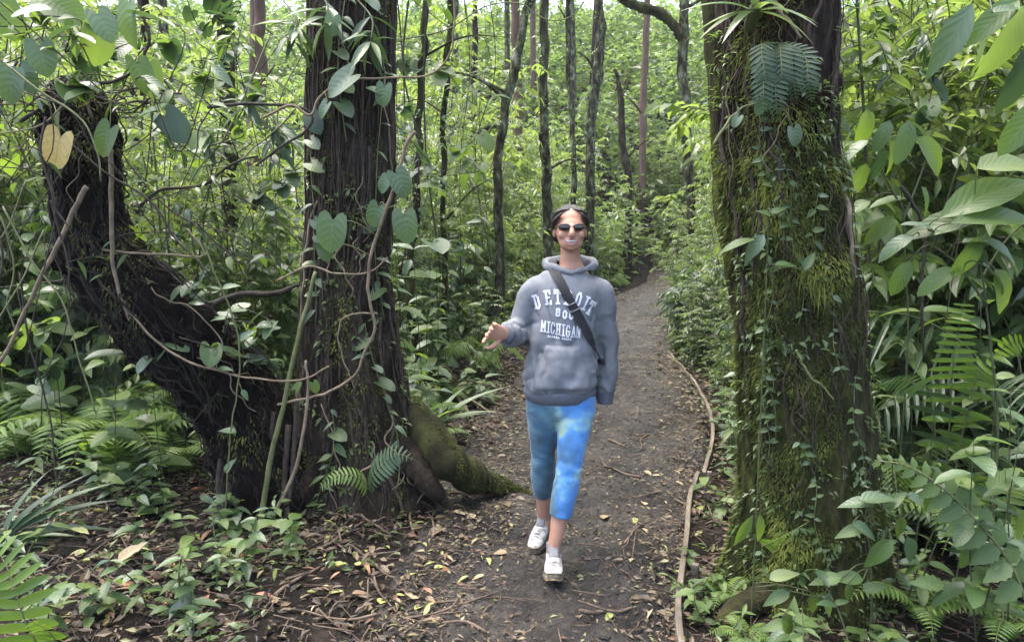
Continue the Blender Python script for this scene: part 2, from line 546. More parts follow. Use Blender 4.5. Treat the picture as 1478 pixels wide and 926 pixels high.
# ---------------------------------------------------------------- leaves
def leaf_geo(prof, ns=7, ribs=2, fold=0.16, droop=0.25, heart=0.0, ruffle=0.0, serr=0.0, width=0.5):
    """Unit leaf along +Y, upper side +Z. prof(v) gives half width 0..1. Returns verts, faces, uvs."""
    V, UV = [], []
    cols = list(range(-ribs, ribs + 1))
    for k in range(ns + 1):
        v = k / ns
        w = max(prof(v), 0.012) * width * 0.5
        if serr and k % 2 == 1:
            w *= 1 + serr
        for c in cols:
            u = c / ribs
            x = u * w
            back = heart * math.sin(math.pi * 0.80 * abs(u)) * max(0.0, 1 - v / 0.5) ** 1.2
            y = v - back
            z = fold * abs(x) - droop * v * v + ruffle * abs(u) * math.sin(v * 17 + u)
            V.append((x, y, z))
            UV.append((0.5 + 0.5 * u, v))
    nc = len(cols)
    F = []
    for k in range(ns):
        for c in range(nc - 1):
            a = k * nc + c
            F.append((a, a + 1, a + nc + 1, a + nc))
    return V, F, UV


def leaf_mesh(name, mat, **kw):
    V, F, UV = leaf_geo(**kw)
    m = bpy.data.meshes.new(name)
    m.from_pydata(V, [], F)
    uvl = m.uv_layers.new(name='UVMap')
    for lp in m.loops:
        uvl.data[lp.index].uv = UV[lp.vertex_index]
    m.polygons.foreach_set('use_smooth', [True] * len(m.polygons))
    m.materials.append(mat)
    m.update()
    return m


ovate = lambda v: math.sin(math.pi * min(1, v ** 0.75)) ** 0.85 * (1 - 0.25 * v) if v < 1 else 0
lance = lambda v: math.sin(math.pi * v ** 0.85) ** 1.1
cordate = lambda v: (1 - v) ** 0.66 * (0.72 + 1.0 * v)
oblong = lambda v: min(1, (math.sin(math.pi * v ** 0.9)) ** 0.5)
strap = lambda v: min(1.0, 0.45 + 2 * v) * (1 - v ** 3)

LEAF = {}


def leafkind(key, mats, **kw):
    for mk in mats:
        LEAF[key, mk] = leaf_mesh(key, M[mk], **kw)


leafkind('heart', ('leaf_waxy', 'leaf_veined', 'leaf_veined_bright', 'leaf_yellowing', 'leaf_dark'), prof=cordate, ns=7, ribs=3, heart=0.28, width=1.12, fold=0.22, droop=0.22)
leafkind('ovate', ('leaf_waxy', 'leaf_veined', 'leaf_veined_bright', 'leaf_dark', 'leaf', 'dead_tan', 'dead_brown', 'dead_red', 'dead_yellow'), prof=ovate, width=0.5, fold=0.28, droop=0.28)
leafkind('lance', ('leaf_waxy', 'leaf_veined', 'leaf_veined_bright', 'leaf_dark', 'leaf', 'leaf_bright', 'dead_tan', 'dead_brown', 'dead_red', 'dead_yellow'), prof=lance, width=0.27, fold=0.35, droop=0.3)
leafkind('oblong', ('leaf_waxy', 'leaf_veined', 'leaf_veined_bright', 'leaf_dark'), prof=oblong, width=0.46, fold=0.25, droop=0.38, ruffle=0.008)
leafkind('curled', ('dead_tan', 'dead_brown', 'dead_red', 'dead_yellow'), prof=ovate, width=0.55, fold=0.9, droop=-0.35, ruffle=0.03)
leafkind('strap', ('leaf_strap', 'leaf_dark', 'leaf_waxy', 'leaf', 'leaf_bright'), prof=strap, ns=10, ribs=1, width=0.10, fold=0.5, droop=0.55)
leafkind('serrate', ('leaf_veined_bright', 'leaf_veined', 'leaf_waxy', 'leaf_dark'), prof=ovate, ns=10, ribs=1, width=0.5, serr=0.25, fold=0.2, droop=0.25)
leafkind('pinna', ('fern', 'fern_dark'), prof=lambda v: min(1, 0.75 + v) * (1 - v ** 4) ** 0.8, ns=6, ribs=1, width=0.24, fold=0.3, droop=0.16)

RNG = random.Random(11)


def leaf_matrix(base, tip, normal, length, wide=1.0):
    t = Vector(tip).normalized()
    n = Vector(normal)
    n = (n - t * n.dot(t))
    if n.length < 1e-4:
        n = t.orthogonal()
    n.normalize()
    s = t.cross(n)
    return Matrix(((s.x * length * wide, t.x * length, n.x * length, base[0]), (s.y * length * wide, t.y * length, n.y * length, base[1]), (s.z * length * wide, t.z * length, n.z * length, base[2]), (0, 0, 0, 1)))


def put_leaf(root, key, mat, base, tip, normal, length, wide=1.0, name='leaf'):
    o = bpy.data.objects.new(name, LEAF[key, mat])
    COL.objects.link(o)
    if root is not None:
        o.parent = root
        o.matrix_basis = Matrix.Translation(-Vector(root.location)) @ leaf_matrix(base, tip, normal, length, wide)
    else:
        o.matrix_basis = leaf_matrix(base, tip, normal, length, wide)
    return o


def leaf_px(root, key, mat, px, py, d, size, ang=-90, face=0.5, yaw=0.0, wide=1.0, lean=0.0):
    """Leaf with its middle at a photograph position and distance; size in photo pixels, ang the way the tip
    points in the picture, face how far the upper side turns towards the viewer (0 up, 1 viewer)."""
    L = size * LEAF_TRIM.get(key, 1.0) * d / F_PX
    a = R(ang)
    tip = Vector((math.cos(a), -lean, math.sin(a))).normalized()
    mid = P(px, py, d)
    base = mid - tip * L * 0.5
    nrm = Vector((yaw, -face, (1 - face) + 0.15))
    put_leaf(root, key, mat, base, tip, nrm, L, wide)
    return base


def foliage(name, B, T, N, Ln, W, rnd, mat, fold=0.18, droop=0.2, smooth=False):
    """Many folded leaves as one mesh. B base points, T tip directions, N upper sides."""
    B, T, N = (np.asarray(a, float) for a in (B, T, N))
    Ln, W = np.asarray(Ln, float)[:, None], np.asarray(W, float)[:, None]
    T = T / (np.linalg.norm(T, axis=1)[:, None] + 1e-9)
    Sd = np.cross(T, N)
    Sd /= np.linalg.norm(Sd, axis=1)[:, None] + 1e-9
    U = np.cross(Sd, T)
    k = len(B)
    V = np.zeros((k, 8, 3))
    V[:, 0] = B
    m1, m2 = B + T * Ln * 0.30 - U * Ln * droop * 0.12, B + T * Ln * 0.68 - U * Ln * droop * 0.5
    V[:, 1] = m1 - Sd * W * 0.48 + U * W * fold
    V[:, 2] = m1
    V[:, 3] = m1 + Sd * W * 0.48 + U * W * fold
    V[:, 4] = m2 - Sd * W * 0.36 + U * W * fold
    V[:, 5] = m2
    V[:, 6] = m2 + Sd * W * 0.36 + U * W * fold
    V[:, 7] = B + T * Ln - U * Ln * droop
    f = np.array([(0, 2, 1), (0, 3, 2), (1, 2, 5), (1, 5, 4), (2, 3, 6), (2, 6, 5), (4, 5, 7), (5, 6, 7)])
    Fx = (f[None] + (np.arange(k) * 8)[:, None, None]).reshape(-1, 3)
    me = np_mesh(name, V.reshape(-1, 3), Fx, np.repeat(np.asarray(rnd, float), 8), smooth)
    me.materials.append(mat)
    return me


def foliage_small(name, B, T, N, Ln, W, rnd, mat, fold=0.2, droop=0.2):
    B, T, N = (np.asarray(a, float) for a in (B, T, N))
    Ln, W = np.asarray(Ln, float)[:, None], np.asarray(W, float)[:, None]
    T = T / (np.linalg.norm(T, axis=1)[:, None] + 1e-9)
    Sd = np.cross(T, N)
    Sd /= np.linalg.norm(Sd, axis=1)[:, None] + 1e-9
    U = np.cross(Sd, T)
    k = len(B)
    V = np.zeros((k, 5, 3))
    V[:, 0] = B
    m = B + T * Ln * 0.45 - U * Ln * droop * 0.2
    V[:, 1] = m - Sd * W * 0.5 + U * W * fold
    V[:, 2] = m
    V[:, 3] = m + Sd * W * 0.5 + U * W * fold
    V[:, 4] = B + T * Ln - U * Ln * droop
    f = np.array([(0, 2, 1), (0, 3, 2), (1, 2, 4), (2, 3, 4)])
    Fx = (f[None] + (np.arange(k) * 5)[:, None, None]).reshape(-1, 3)
    me = np_mesh(name, V.reshape(-1, 3), Fx, np.repeat(np.asarray(rnd, float), 5))
    me.materials.append(mat)
    return me


# ---------------------------------------------------------------- trunks
def trunk_surface(rows, bump, seed=0.0, flare=None, ref=(0, -1, 0)):
    """rows: (x, y, z, radius) up the trunk. Returns a function of (angle, s) giving a point; angle 0 faces the camera."""
    A = catmull(rows, 160)
    C, rr = A[:, :3], A[:, 3]
    T = np.gradient(C, axis=0)
    T /= np.linalg.norm(T, axis=1)[:, None]
    X = np.array(ref, float)[None] - T * (T @ np.array(ref, float))[:, None]
    X /= np.linalg.norm(X, axis=1)[:, None]
    Y = np.cross(T, X)

    def at(th, s, off=0.0):
        k = min(159, max(0, s * 159))
        i = int(k)
        j = min(159, i + 1)
        f = k - i
        c = C[i] * (1 - f) + C[j] * f
        r = rr[i] * (1 - f) + rr[j] * f
        x, y = X[i] * (1 - f) + X[j] * f, Y[i] * (1 - f) + Y[j] * f
        ct, st = math.cos(th), math.sin(th)
        hz = c[2]
        d = bump(ct * 1.0, st * 1.0, hz, seed)
        q = r * (1 + d)
        if flare:
            for fa, fh, fm, fw in flare:
                dd = math.cos(th - fa)
                if dd > 0:
                    q += fm * dd ** fw * math.exp(-max(0, hz) / fh)
        return Vector(c + (x * ct + y * st) * (q + off))
    return at


def trunk_geo(at, rings, sides):
    V = np.zeros((rings, sides, 3))
    for k in range(rings):
        for j in range(sides):
            V[k, j] = at(2 * math.pi * j / sides, k / (rings - 1))
    g = Geo()
    F = []
    for k in range(rings - 1):
        for j in range(sides):
            j2 = (j + 1) % sides
            F.append((k * sides + j, k * sides + j2, (k + 1) * sides + j2, (k + 1) * sides + j))
    F.append(tuple((rings - 1) * sides + j for j in range(sides)))
    g.add(V.reshape(-1, 3), F)
    return g


def bump_ridged(c, s, z, seed):
    return 0.10 * fbm(c * 1.6 + seed, s * 1.6, z * 0.9, 3) + 0.07 * fbm(c * 5 + seed, s * 5, z * 1.3, 3) + 0.035 * fbm(c * 14, s * 14 + seed, z * 3.5, 3)


def bump_lumpy(c, s, z, seed):
    return 0.22 * fbm(c * 1.4 + seed, s * 1.4, z * 2.2, 3) + 0.18 * fbm(c * 4 + seed, s * 4, z * 7, 3) + 0.08 * fbm(c * 11, s * 11 + seed, z * 19, 3)


def bump_soft(c, s, z, seed):
    return 0.09 * fbm(c * 1.5 + seed, s * 1.5, z * 1.6, 3) + 0.05 * fbm(c * 4.5 + seed, s * 4.5, z * 5, 3)


def rows_px(lst, d=None):
    """(px, py, half width px[, depth]) -> trunk rows"""
    out = []
    for a in lst:
        dd = a[3] if len(a) > 3 else d
        p = P(a[0], a[1], dd)
        out.append((p.x, p.y, p.z, a[2] * dd / F_PX))
    return out


def clinging_roots(at, n, rng, r0=0.004, r1=0.010, s_rng=(0.05, 0.95), span=(0.15, 0.5), th=(-1.7, 1.7), off=0.006, wander=0.25, stray=0.0):
    """Thin roots that run along a trunk's surface."""
    out = []
    for _ in range(n):
        a, s1 = rng.uniform(*th), rng.uniform(*s_rng)
        s0 = max(0.0, s1 - rng.uniform(*span))
        pts, k = [], 14
        drift = rng.uniform(-wander, wander)
        ph, ph2 = rng.uniform(0, 9), rng.uniform(0, 9)
        for i in range(k):
            t = i / (k - 1)
            lift = off + stray * math.sin(math.pi * t) * rng.uniform(0.5, 1)
            pts.append(at(a + drift * t + 0.09 * math.sin(ph + 7 * t) + 0.04 * math.sin(ph2 + 17 * t), lerp(s1, s0, t), lift))
        r = rng.uniform(r0, r1)
        out.append((catmull([tuple(p) for p in pts], 26), [r * lerp(0.8, 1.0, math.sin(math.pi * i / 25)) for i in range(26)]))
    return out


def moss_on(at, n, rng, name, th=(-2.2, 2.2), s_rng=(0, 1), length=(0.012, 0.035), width=0.006, thresh=-0.1, ang_bias=0.0, hang=0.9, mat='moss'):
    B, T, N, L, W, Q = [], [], [], [], [], []
    tries = 0
    while len(B) < n and tries < n * 6:
        tries += 1
        a, s = rng.uniform(*th), rng.uniform(*s_rng)
        p = at(a, s)
        v = fbm(p.x * 5, p.y * 5, p.z * 4, 3) + ang_bias * math.cos(a + 1.3)
        if v < thresh + rng.uniform(-0.15, 0.15):
            continue
        c = at(a, s, 0.05)
        out = (c - p).normalized()
        t = out * rng.uniform(0.3, 1.0) + Vector((rng.uniform(-.5, .5), rng.uniform(-.5, .5), -hang * rng.uniform(0.3, 1.2)))
        B.append(p - out * 0.003)
        T.append(t)
        N.append(out + Vector((rng.uniform(-.4, .4), rng.uniform(-.4, .4), 0.5)))
        L.append(rng.uniform(*length) * (1 + max(0, v)))
        W.append(width * rng.uniform(0.6, 1.5))
        Q.append(min(0.999, max(0, 0.42 + 0.75 * v + rng.uniform(-.2, .2))))
    return foliage_small(name, B, T, N, L, W, Q, M[mat])

# ---------------------------------------------------------------- the walking person
def remeshed(name, geos, voxel, smooth_it=6, smooth_f=0.5):
    """Union of closed shapes as one continuous skin."""
    m = bpy.data.meshes.new(name + '_src')
    g = Geo()
    for q in geos:
        g.add(q.V, q.Fc)
    m.from_pydata(g.V, [], g.Fc)
    m.update()
    bm = bmesh.new()
    bm.from_mesh(m)
    bmesh.ops.recalc_face_normals(bm, faces=bm.faces)
    bm.to_mesh(m)
    bm.free()
    o = bpy.data.objects.new(name + '_src', m)
    COL.objects.link(o)
    md = o.modifiers.new('r', 'REMESH')
    md.mode = 'VOXEL'
    md.voxel_size = voxel
    md.use_smooth_shade = True
    sm = o.modifiers.new('s', 'SMOOTH')
    sm.factor = smooth_f
    sm.iterations = smooth_it
    dg = bpy.context.evaluated_depsgraph_get()
    out = bpy.data.meshes.new_from_object(o.evaluated_get(dg))
    out.name = name
    bpy.data.objects.remove(o)
    bpy.data.meshes.remove(m)
    out.polygons.foreach_set('use_smooth', [True] * len(out.polygons))
    return out


def limb(rows, sides=20, n=24, ref=(1, 0, 0)):
    """rows: (x, y, z, rx, ry): rounded limb through the points."""
    A = catmull(rows, n)
    g = Geo()
    g.tube(A[:, :3], A[:, 3], sides, ref=ref, ell=A[:, 4] / A[:, 3])
    return g


def ball(c, r, seg=16, rot=None):
    g = Geo()
    V, F = [], []
    rx, ry, rz = (r, r, r) if np.ndim(r) == 0 else r
    for i in range(seg + 1):
        ph = math.pi * i / seg
        for j in range(seg):
            th = 2 * math.pi * j / seg
            p = Vector((rx * math.sin(ph) * math.cos(th), ry * math.sin(ph) * math.sin(th), rz * math.cos(ph)))
            if rot is not None:
                p = rot @ p
            V.append((c[0] + p.x, c[1] + p.y, c[2] + p.z))
    for i in range(seg):
        for j in range(seg):
            j2 = (j + 1) % seg
            F.append((i * seg + j, i * seg + j2, (i + 1) * seg + j2, (i + 1) * seg + j))
    g.add(V, F)
    return g


def mesh_bvh(me):
    return BVHTree.FromPolygons([v.co[:] for v in me.vertices], [p.vertices[:] for p in me.polygons])


def displace(me, fn):
    n = len(me.vertices)
    co = np.zeros(n * 3)
    me.vertices.foreach_get('co', co)
    no = np.zeros(n * 3)
    me.vertex_normals.foreach_get('vector', no)
    co, no = co.reshape(-1, 3), no.reshape(-1, 3)
    for i in range(n):
        co[i] += no[i] * fn(*co[i])
    me.vertices.foreach_set('co', co.ravel())
    me.update()


def person_mats():
    d = {}
    # skin
    m, n, l = new_mat('skin')
    p = n.new('ShaderNodeBsdfPrincipled')
    t = tex_noise(n, l, 22, 4)
    r = ramp(n, [(0.3, (0.37, 0.19, 0.12)), (0.7, (0.44, 0.24, 0.155))])
    l.new(t.outputs[0], r.inputs[0])
    l.new(r.outputs[0], p.inputs['Base Color'])
    p.inputs['Roughness'].default_value = 0.5
    p.inputs['Specular IOR Level'].default_value = 0.3
    p.inputs['Subsurface Weight'].default_value = 0.12
    p.inputs['Subsurface Radius'].default_value = (0.012, 0.005, 0.003)
    o = n.new('ShaderNodeOutputMaterial')
    l.new(p.outputs[0], o.inputs[0])
    d['skin'] = m
    d['lips'] = rough_mat('lips', [(0.3, (0.30, 0.135, 0.095)), (0.7, (0.35, 0.16, 0.115))], rough=0.4, bump=0.05, spec=0.5)
    d['teeth'] = rough_mat('teeth', [(0.3, (0.40, 0.38, 0.34)), (0.7, (0.47, 0.45, 0.41))], rough=0.25, bump=0.02, spec=0.5)
    d['hair'] = rough_mat('dark_hair', [(0.3, (0.008, 0.006, 0.005)), (0.7, (0.026, 0.018, 0.013))], scale=60, stretch=(1, 0.12, 0.12), rough=0.42, bump=0.6, bscale=130, spec=0.4)
    d['fabric'] = rough_mat('grey_sweatshirt', [(0.3, (0.140, 0.149, 0.157)), (0.7, (0.182, 0.192, 0.200))], scale=30, rough=0.95, bump=0.25, bscale=420, spec=0.15, bdist=0.003)
    d['rib'] = rough_mat('grey_ribbing', [(0.3, (0.09, 0.097, 0.11)), (0.7, (0.12, 0.13, 0.145))], scale=120, stretch=(1, 1, 0.03), rough=0.95, bump=0.6, bscale=160, spec=0.15, bdist=0.004)
    d['print'] = rough_mat('white_print', [(0.3, (0.55, 0.56, 0.57)), (0.6, (0.66, 0.67, 0.68))], scale=160, rough=0.8, bump=0.1, bscale=300, spec=0.2)
    d['strap'] = rough_mat('black_webbing', [(0.3, (0.012, 0.012, 0.013)), (0.7, (0.028, 0.028, 0.03))], scale=200, rough=0.7, bump=0.4, bscale=500, bdist=0.002)
    d['buckle'] = rough_mat('grey_buckle', [(0.3, (0.10, 0.10, 0.105)), (0.7, (0.15, 0.15, 0.155))], rough=0.4, bump=0.02, spec=0.5)
    d['shoe'] = rough_mat('white_trainer', [(0.36, (0.16, 0.14, 0.11)), (0.46, (0.34, 0.33, 0.30)), (0.6, (0.46, 0.45, 0.42))], scale=28, rough=0.75, bump=0.3, bscale=200, bdist=0.004)
    d['sole'] = rough_mat('muddy_sole', [(0.35, (0.07, 0.05, 0.03)), (0.52, (0.17, 0.135, 0.085)), (0.7, (0.32, 0.28, 0.21))], scale=24, rough=0.85, bump=0.5, bscale=90)
    d['sock'] = rough_mat('sock', [(0.3, (0.16, 0.16, 0.16)), (0.7, (0.24, 0.24, 0.24))], scale=90, rough=0.95, bump=0.3, bscale=300)
    d['lens'] = rough_mat('dark_lens', [(0.3, (0.008, 0.006, 0.004)), (0.7, (0.014, 0.010, 0.007))], rough=0.08, bump=0.0, spec=0.6)
    d['glasses'] = rough_mat('tortoise_frame', [(0.35, (0.03, 0.016, 0.008)), (0.65, (0.12, 0.06, 0.025))], scale=60, rough=0.25, bump=0.0, spec=0.5)
    # leggings: soft blotches of blue, teal and pale green
    m, n, l = new_mat('tie_dye_leggings')
    t = tex_noise(n, l, 5.0, 2, 0.5)
    t.inputs['Distortion'].default_value = 0.5
    t2 = tex_noise(n, l, 24, 5, 0.6)
    a = math_n(n, l, 'ADD', math_n(n, l, 'MULTIPLY', t.outputs[0], 0.8), math_n(n, l, 'MULTIPLY', t2.outputs[0], 0.2))
    r = ramp(n, [(0.34, (0.035, 0.10, 0.16)), (0.42, (0.04, 0.15, 0.32)), (0.48, (0.055, 0.20, 0.46)), (0.52, (0.075, 0.235, 0.46)), (0.56, (0.18, 0.35, 0.40)), (0.62, (0.30, 0.42, 0.30))])
    l.new(a, r.inputs[0])
    p = n.new('ShaderNodeBsdfPrincipled')
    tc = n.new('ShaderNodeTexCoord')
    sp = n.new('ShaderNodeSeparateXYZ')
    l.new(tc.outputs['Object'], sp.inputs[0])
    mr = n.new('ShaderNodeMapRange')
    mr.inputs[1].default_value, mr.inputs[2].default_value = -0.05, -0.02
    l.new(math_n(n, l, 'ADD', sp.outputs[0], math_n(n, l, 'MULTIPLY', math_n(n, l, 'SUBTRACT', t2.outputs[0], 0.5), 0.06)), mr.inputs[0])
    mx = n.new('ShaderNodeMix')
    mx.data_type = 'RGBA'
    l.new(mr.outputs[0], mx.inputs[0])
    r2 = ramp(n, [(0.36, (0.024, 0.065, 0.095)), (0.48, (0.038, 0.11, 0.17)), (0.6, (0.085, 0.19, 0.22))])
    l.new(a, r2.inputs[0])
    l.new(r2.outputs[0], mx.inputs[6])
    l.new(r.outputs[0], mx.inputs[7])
    l.new(mx.outputs[2], p.inputs['Base Color'])
    p.inputs['Roughness'].default_value = 0.7
    p.inputs['Sheen Weight'].default_value = 0.2
    o = n.new('ShaderNodeOutputMaterial')
    l.new(p.outputs[0], o.inputs[0])
    d['leggings'] = m
    return d


# glyphs of the chest print as thick strokes in a 1 x 1.35 box
_v, _h = lambda x, a, b: (x, a, x, b), lambda y, a, b: (a, y, b, y)
GLYPH = {
    'D': [(.28, 0, .28, 1), (.08, 0, .62, 0), (.08, 1, .62, 1), (.62, 0, .82, .2), (.82, .2, .82, .8), (.82, .8, .62, 1)],
    'E': [(.28, 0, .28, 1), (.08, 0, .86, 0), (.08, 1, .86, 1), (.28, .5, .66, .5), (.86, 0, .86, .2), (.86, 1, .86, .8)],
    'T': [(.5, 0, .5, 1), (.08, 1, .92, 1), (.3, 0, .7, 0), (.08, 1, .08, .78), (.92, 1, .92, .78)],
    'R': [(.28, 0, .28, 1), (.08, 0, .44, 0), (.08, 1, .66, 1), (.66, 1, .82, .88), (.82, .88, .82, .66), (.82, .66, .66, .52), (.66, .52, .28, .52), (.56, .52, .80, 0), (.72, 0, .95, 0)],
    'O': [(.2, .22, .2, .78), (.2, .78, .4, 1), (.4, 1, .6, 1), (.6, 1, .8, .78), (.8, .78, .8, .22), (.8, .22, .6, 0), (.6, 0, .4, 0), (.4, 0, .2, .22)],
    'I': [(.5, 0, .5, 1), (.24, 0, .76, 0), (.24, 1, .76, 1)],
    'M': [(.14, 0, .14, 1), (.86, 0, .86, 1), (.14, 1, .5, .35), (.5, .35, .86, 1), (.0, 0, .3, 0), (.7, 0, 1.0, 0)],
    'C': [(.82, .75, .82, .85), (.82, .85, .64, 1), (.64, 1, .38, 1), (.38, 1, .18, .8), (.18, .8, .18, .2), (.18, .2, .38, 0), (.38, 0, .64, 0), (.64, 0, .82, .18), (.82, .18, .82, .28)],
    'H': [(.22, 0, .22, 1), (.78, 0, .78, 1), (.22, .5, .78, .5), (.06, 0, .38, 0), (.62, 0, .94, 0), (.06, 1, .38, 1), (.62, 1, .94, 1)],
    'G': [(.82, .78, .82, .85), (.82, .85, .64, 1), (.64, 1, .38, 1), (.38, 1, .18, .8), (.18, .8, .18, .2), (.18, .2, .38, 0), (.38, 0, .64, 0), (.64, 0, .82, .15), (.82, .15, .82, .48), (.55, .48, .94, .48)],
    'A': [(.14, 0, .5, 1), (.5, 1, .86, 0), (.27, .34, .73, .34), (.0, 0, .3, 0), (.7, 0, 1.0, 0)],
    'N': [(.18, 0, .18, 1), (.82, 0, .82, 1), (.18, 1, .82, 0), (.02, 0, .34, 0), (.66, 1, .98, 1)],
    '8': [(.22, .1, .22, .42), (.22, .42, .35, .5), (.35, .5, .65, .5), (.65, .5, .78, .42), (.78, .42, .78, .1), (.78, .1, .65, 0), (.65, 0, .35, 0), (.35, 0, .22, .1), (.24, .6, .24, .9), (.24, .9, .36, 1), (.36, 1, .64, 1), (.64, 1, .76, .9), (.76, .9, .76, .6)],
}
GLYPH['0'] = GLYPH['O']


def build_person():
    D0 = 3.30
    k = D0 / F_PX
    org = Vector(((815 - CX) * k, D0, 0.0))
    pm = person_mats()
    t = thing('person', 'person in grey printed hooded sweatshirt, blue leggings and sunglasses walking along the path', 'person', org)
    X, Z = lambda px: (px - 815) * k, lambda py: CAM_H - (py - HORIZON) * k

    # skeleton, local metres: x to the picture's right, y away from the camera, z up
    hx, hy = 0.022, -0.015                                  # head axis
    SL, EL, WL = (-0.141, 0.008, 1.268), (-0.199, 0.045, 1.085), (-0.262, -0.150, 1.098)
    SR, ER, WR = (0.165, 0.02, 1.266), (0.199, 0.070, 1.030), (0.198, 0.072, 0.785)
    HL, KL, AL = (-0.085, 0.02, 0.80), (-0.090, 0.075, 0.475), (-0.078, 0.235, 0.125)
    HR, KR, AR = (0.062, 0.0, 0.80), (0.022, -0.085, 0.475), (-0.046, -0.105, 0.118)

    body = []
    # head and neck
    body.append(ball((hx, hy + 0.022, 1.572), (0.070, 0.088, 0.080), 22))
    body.append(ball((hx, hy - 0.022, 1.535), (0.0635, 0.062, 0.078), 22))
    body.append(ball((hx, hy - 0.040, 1.492), (0.0515, 0.043, 0.042), 18))
    body.append(ball((hx, hy - 0.066, 1.472), (0.020, 0.016, 0.016), 14))          # chin
    for s in (-1, 1):
        body.append(ball((hx + s * 0.036, hy - 0.060, 1.524), (0.021, 0.018, 0.019), 12))   # cheeks
        body.append(ball((hx + s * 0.069, hy + 0.015, 1.538), (0.009, 0.017, 0.029), 12))   # ears
    body.append(limb([(hx, hy - 0.078, 1.566, .008, .008), (hx, hy - 0.090, 1.545, .010, .010), (hx, hy - 0.099, 1.526, .014, .012), (hx, hy - 0.080, 1.518, .013, .011)], 10, 12))   # nose
    body.append(limb([(hx - .032, hy - .064, 1.503, .005, .005), (hx - .016, hy - .079, 1.503, .0065, .006), (hx, hy - .084, 1.504, .0065, .006), (hx + .016, hy - .079, 1.503, .0065, .006), (hx + .032, hy - .064, 1.503, .005, .005)], 8, 12))   # upper lip
    body.append(limb([(hx - .032, hy - .064, 1.502, .005, .005), (hx - .018, hy - .076, 1.489, .006, .006), (hx, hy - .081, 1.482, .0075, .006), (hx + .018, hy - .076, 1.489, .006, .006), (hx + .032, hy - .064, 1.502, .005, .005)], 8, 12))   # lower lip
    body.append(limb([(0.028, 0.012, 1.36, .075, .055), (0.027, 0.012, 1.40, .050, .048), (hx + .003, 0.006, 1.44, .043, .045), (hx, 0.002, 1.50, .045, .050)], 22, 16))
    # trunk
    body.append(limb([(-.01, .01, .78, .13, .095), (-.01, .01, .90, .125, .09), (.0, .01, 1.02, .115, .085), (.01, .01, 1.15, .13, .09), (.02, .01, 1.27, .14, .085), (.025, .012, 1.34, .10, .065), (.028, .012, 1.38, .06, .05)], 24, 24))
    # arms
    body.append(limb([(*SL, .046, .046), (*[lerp(a, b, .5) for a, b in zip(SL, EL)], .040, .040), (*EL, .036, .036), (*[lerp(a, b, .4) for a, b in zip(EL, WL)], .034, .034), (*WL, .024, .022)], 14, 26))
    body.append(limb([(*SR, .046, .046), (*[lerp(a, b, .5) for a, b in zip(SR, ER)], .040, .040), (*ER, .036, .036), (*[lerp(a, b, .4) for a, b in zip(ER, WR)], .034, .034), (*WR, .024, .022)], 14, 26))
    # legs and feet
    for H, K, A in ((HL, KL, AL), (HR, KR, AR)):
        mid = [lerp(a, b, .33) for a, b in zip(K, A)]
        body.append(limb([(*H, .078, .085), (*[lerp(a, b, .5) for a, b in zip(H, K)], .064, .068), (*K, .050, .053), (mid[0], mid[1] + .018, mid[2], .048, .052), (*[lerp(a, b, .75) for a, b in zip(K, A)], .034, .038), (*A, .029, .034)], 18, 34))
        body.append(limb([(*A, .029, .034), (A[0], A[1] - .02, A[2] - .05, .030, .036), (A[0] - .004, A[1] - .045, A[2] - .062, .024, .020), (A[0] - .005, A[1] - .06, A[2] - .066, .018, .014)], 14, 16))
    # raised hand: palm, five fingers
    def hand(W, fwd, pal, side, curls, spread):
        f, pnl = Vector(fwd).normalized(), Vector(pal)
        pnl = (pnl - f * pnl.dot(f)).normalized()
        sd = f.cross(pnl) * side
        w = Vector(W)
        out = [limb([(*(w - f * .012), .022, .021), (*(w + f * .03), .034, .016), (*(w + f * .075), .038, .014), (*(w + f * .092), .036, .011)], 12, 10, ref=tuple(sd))]
        for i, (ln, c) in enumerate(zip((.058, .064, .060, .048), curls)):
            b = w + f * .084 + sd * (.028 - .0185 * i)
            dr = (f + sd * spread * (1.5 - i) * .5).normalized()
            pts, p, ang = [(*(b - f * .02), .0088, .0088), (*b, .0088, .0088)], b, 0.0
            for sgl in (.45, .32, .23):
                ang += c
                dv = dr * math.cos(ang) + pnl * math.sin(ang)
                p = p + dv * ln * sgl
                pts.append((*p, .0082, .0082))
            out.append(limb(pts, 8, 14))
        b = w + f * .02 + sd * .024
        td = (f * .6 + sd * .75 + pnl * .35).normalized()
        out.append(limb([(*b, .013, .012), (*(b + td * .032), .0105, .0105), (*(b + td * .055 + f * .012), .0092, .0092), (*(b + td * .066 + f * .03), .0080, .0080)], 8, 12))
        return out
    body += hand(WL, (-.66, -.60, .26), (.50, -.55, -.25), -1, (.32, .42, .52, .62), .75)
    body += hand(WR, (-.05, .95, -.12), (-.7, .1, -.7), 1, (.5, .55, .6, .65), .15)
    bme = remeshed('body', body, 0.0042, 3, 0.5)
    bme.materials.append(pm['skin'])
    bme.materials.append(pm['lips'])
    for f in bme.polygons:
        c = f.center
        if c.y < hy - 0.058 and abs(c.x - hx) < 0.035:
            q = (c.x - hx) / 0.035
            if 1.476 + 0.022 * q * q < c.z < 1.5095 - 0.002 * q * q:
                f.material_index = 1
    link('body', bme, None, t)

    # teeth: a curved strip in the smile
    g = Geo()
    V, F = [], []
    bb = mesh_bvh(bme)
    def skin_y(x, z):
        h = bb.ray_cast(Vector((x, -1, z)), Vector((0, 1, 0)))
        return h[0].y if h[0] is not None else hy - .08
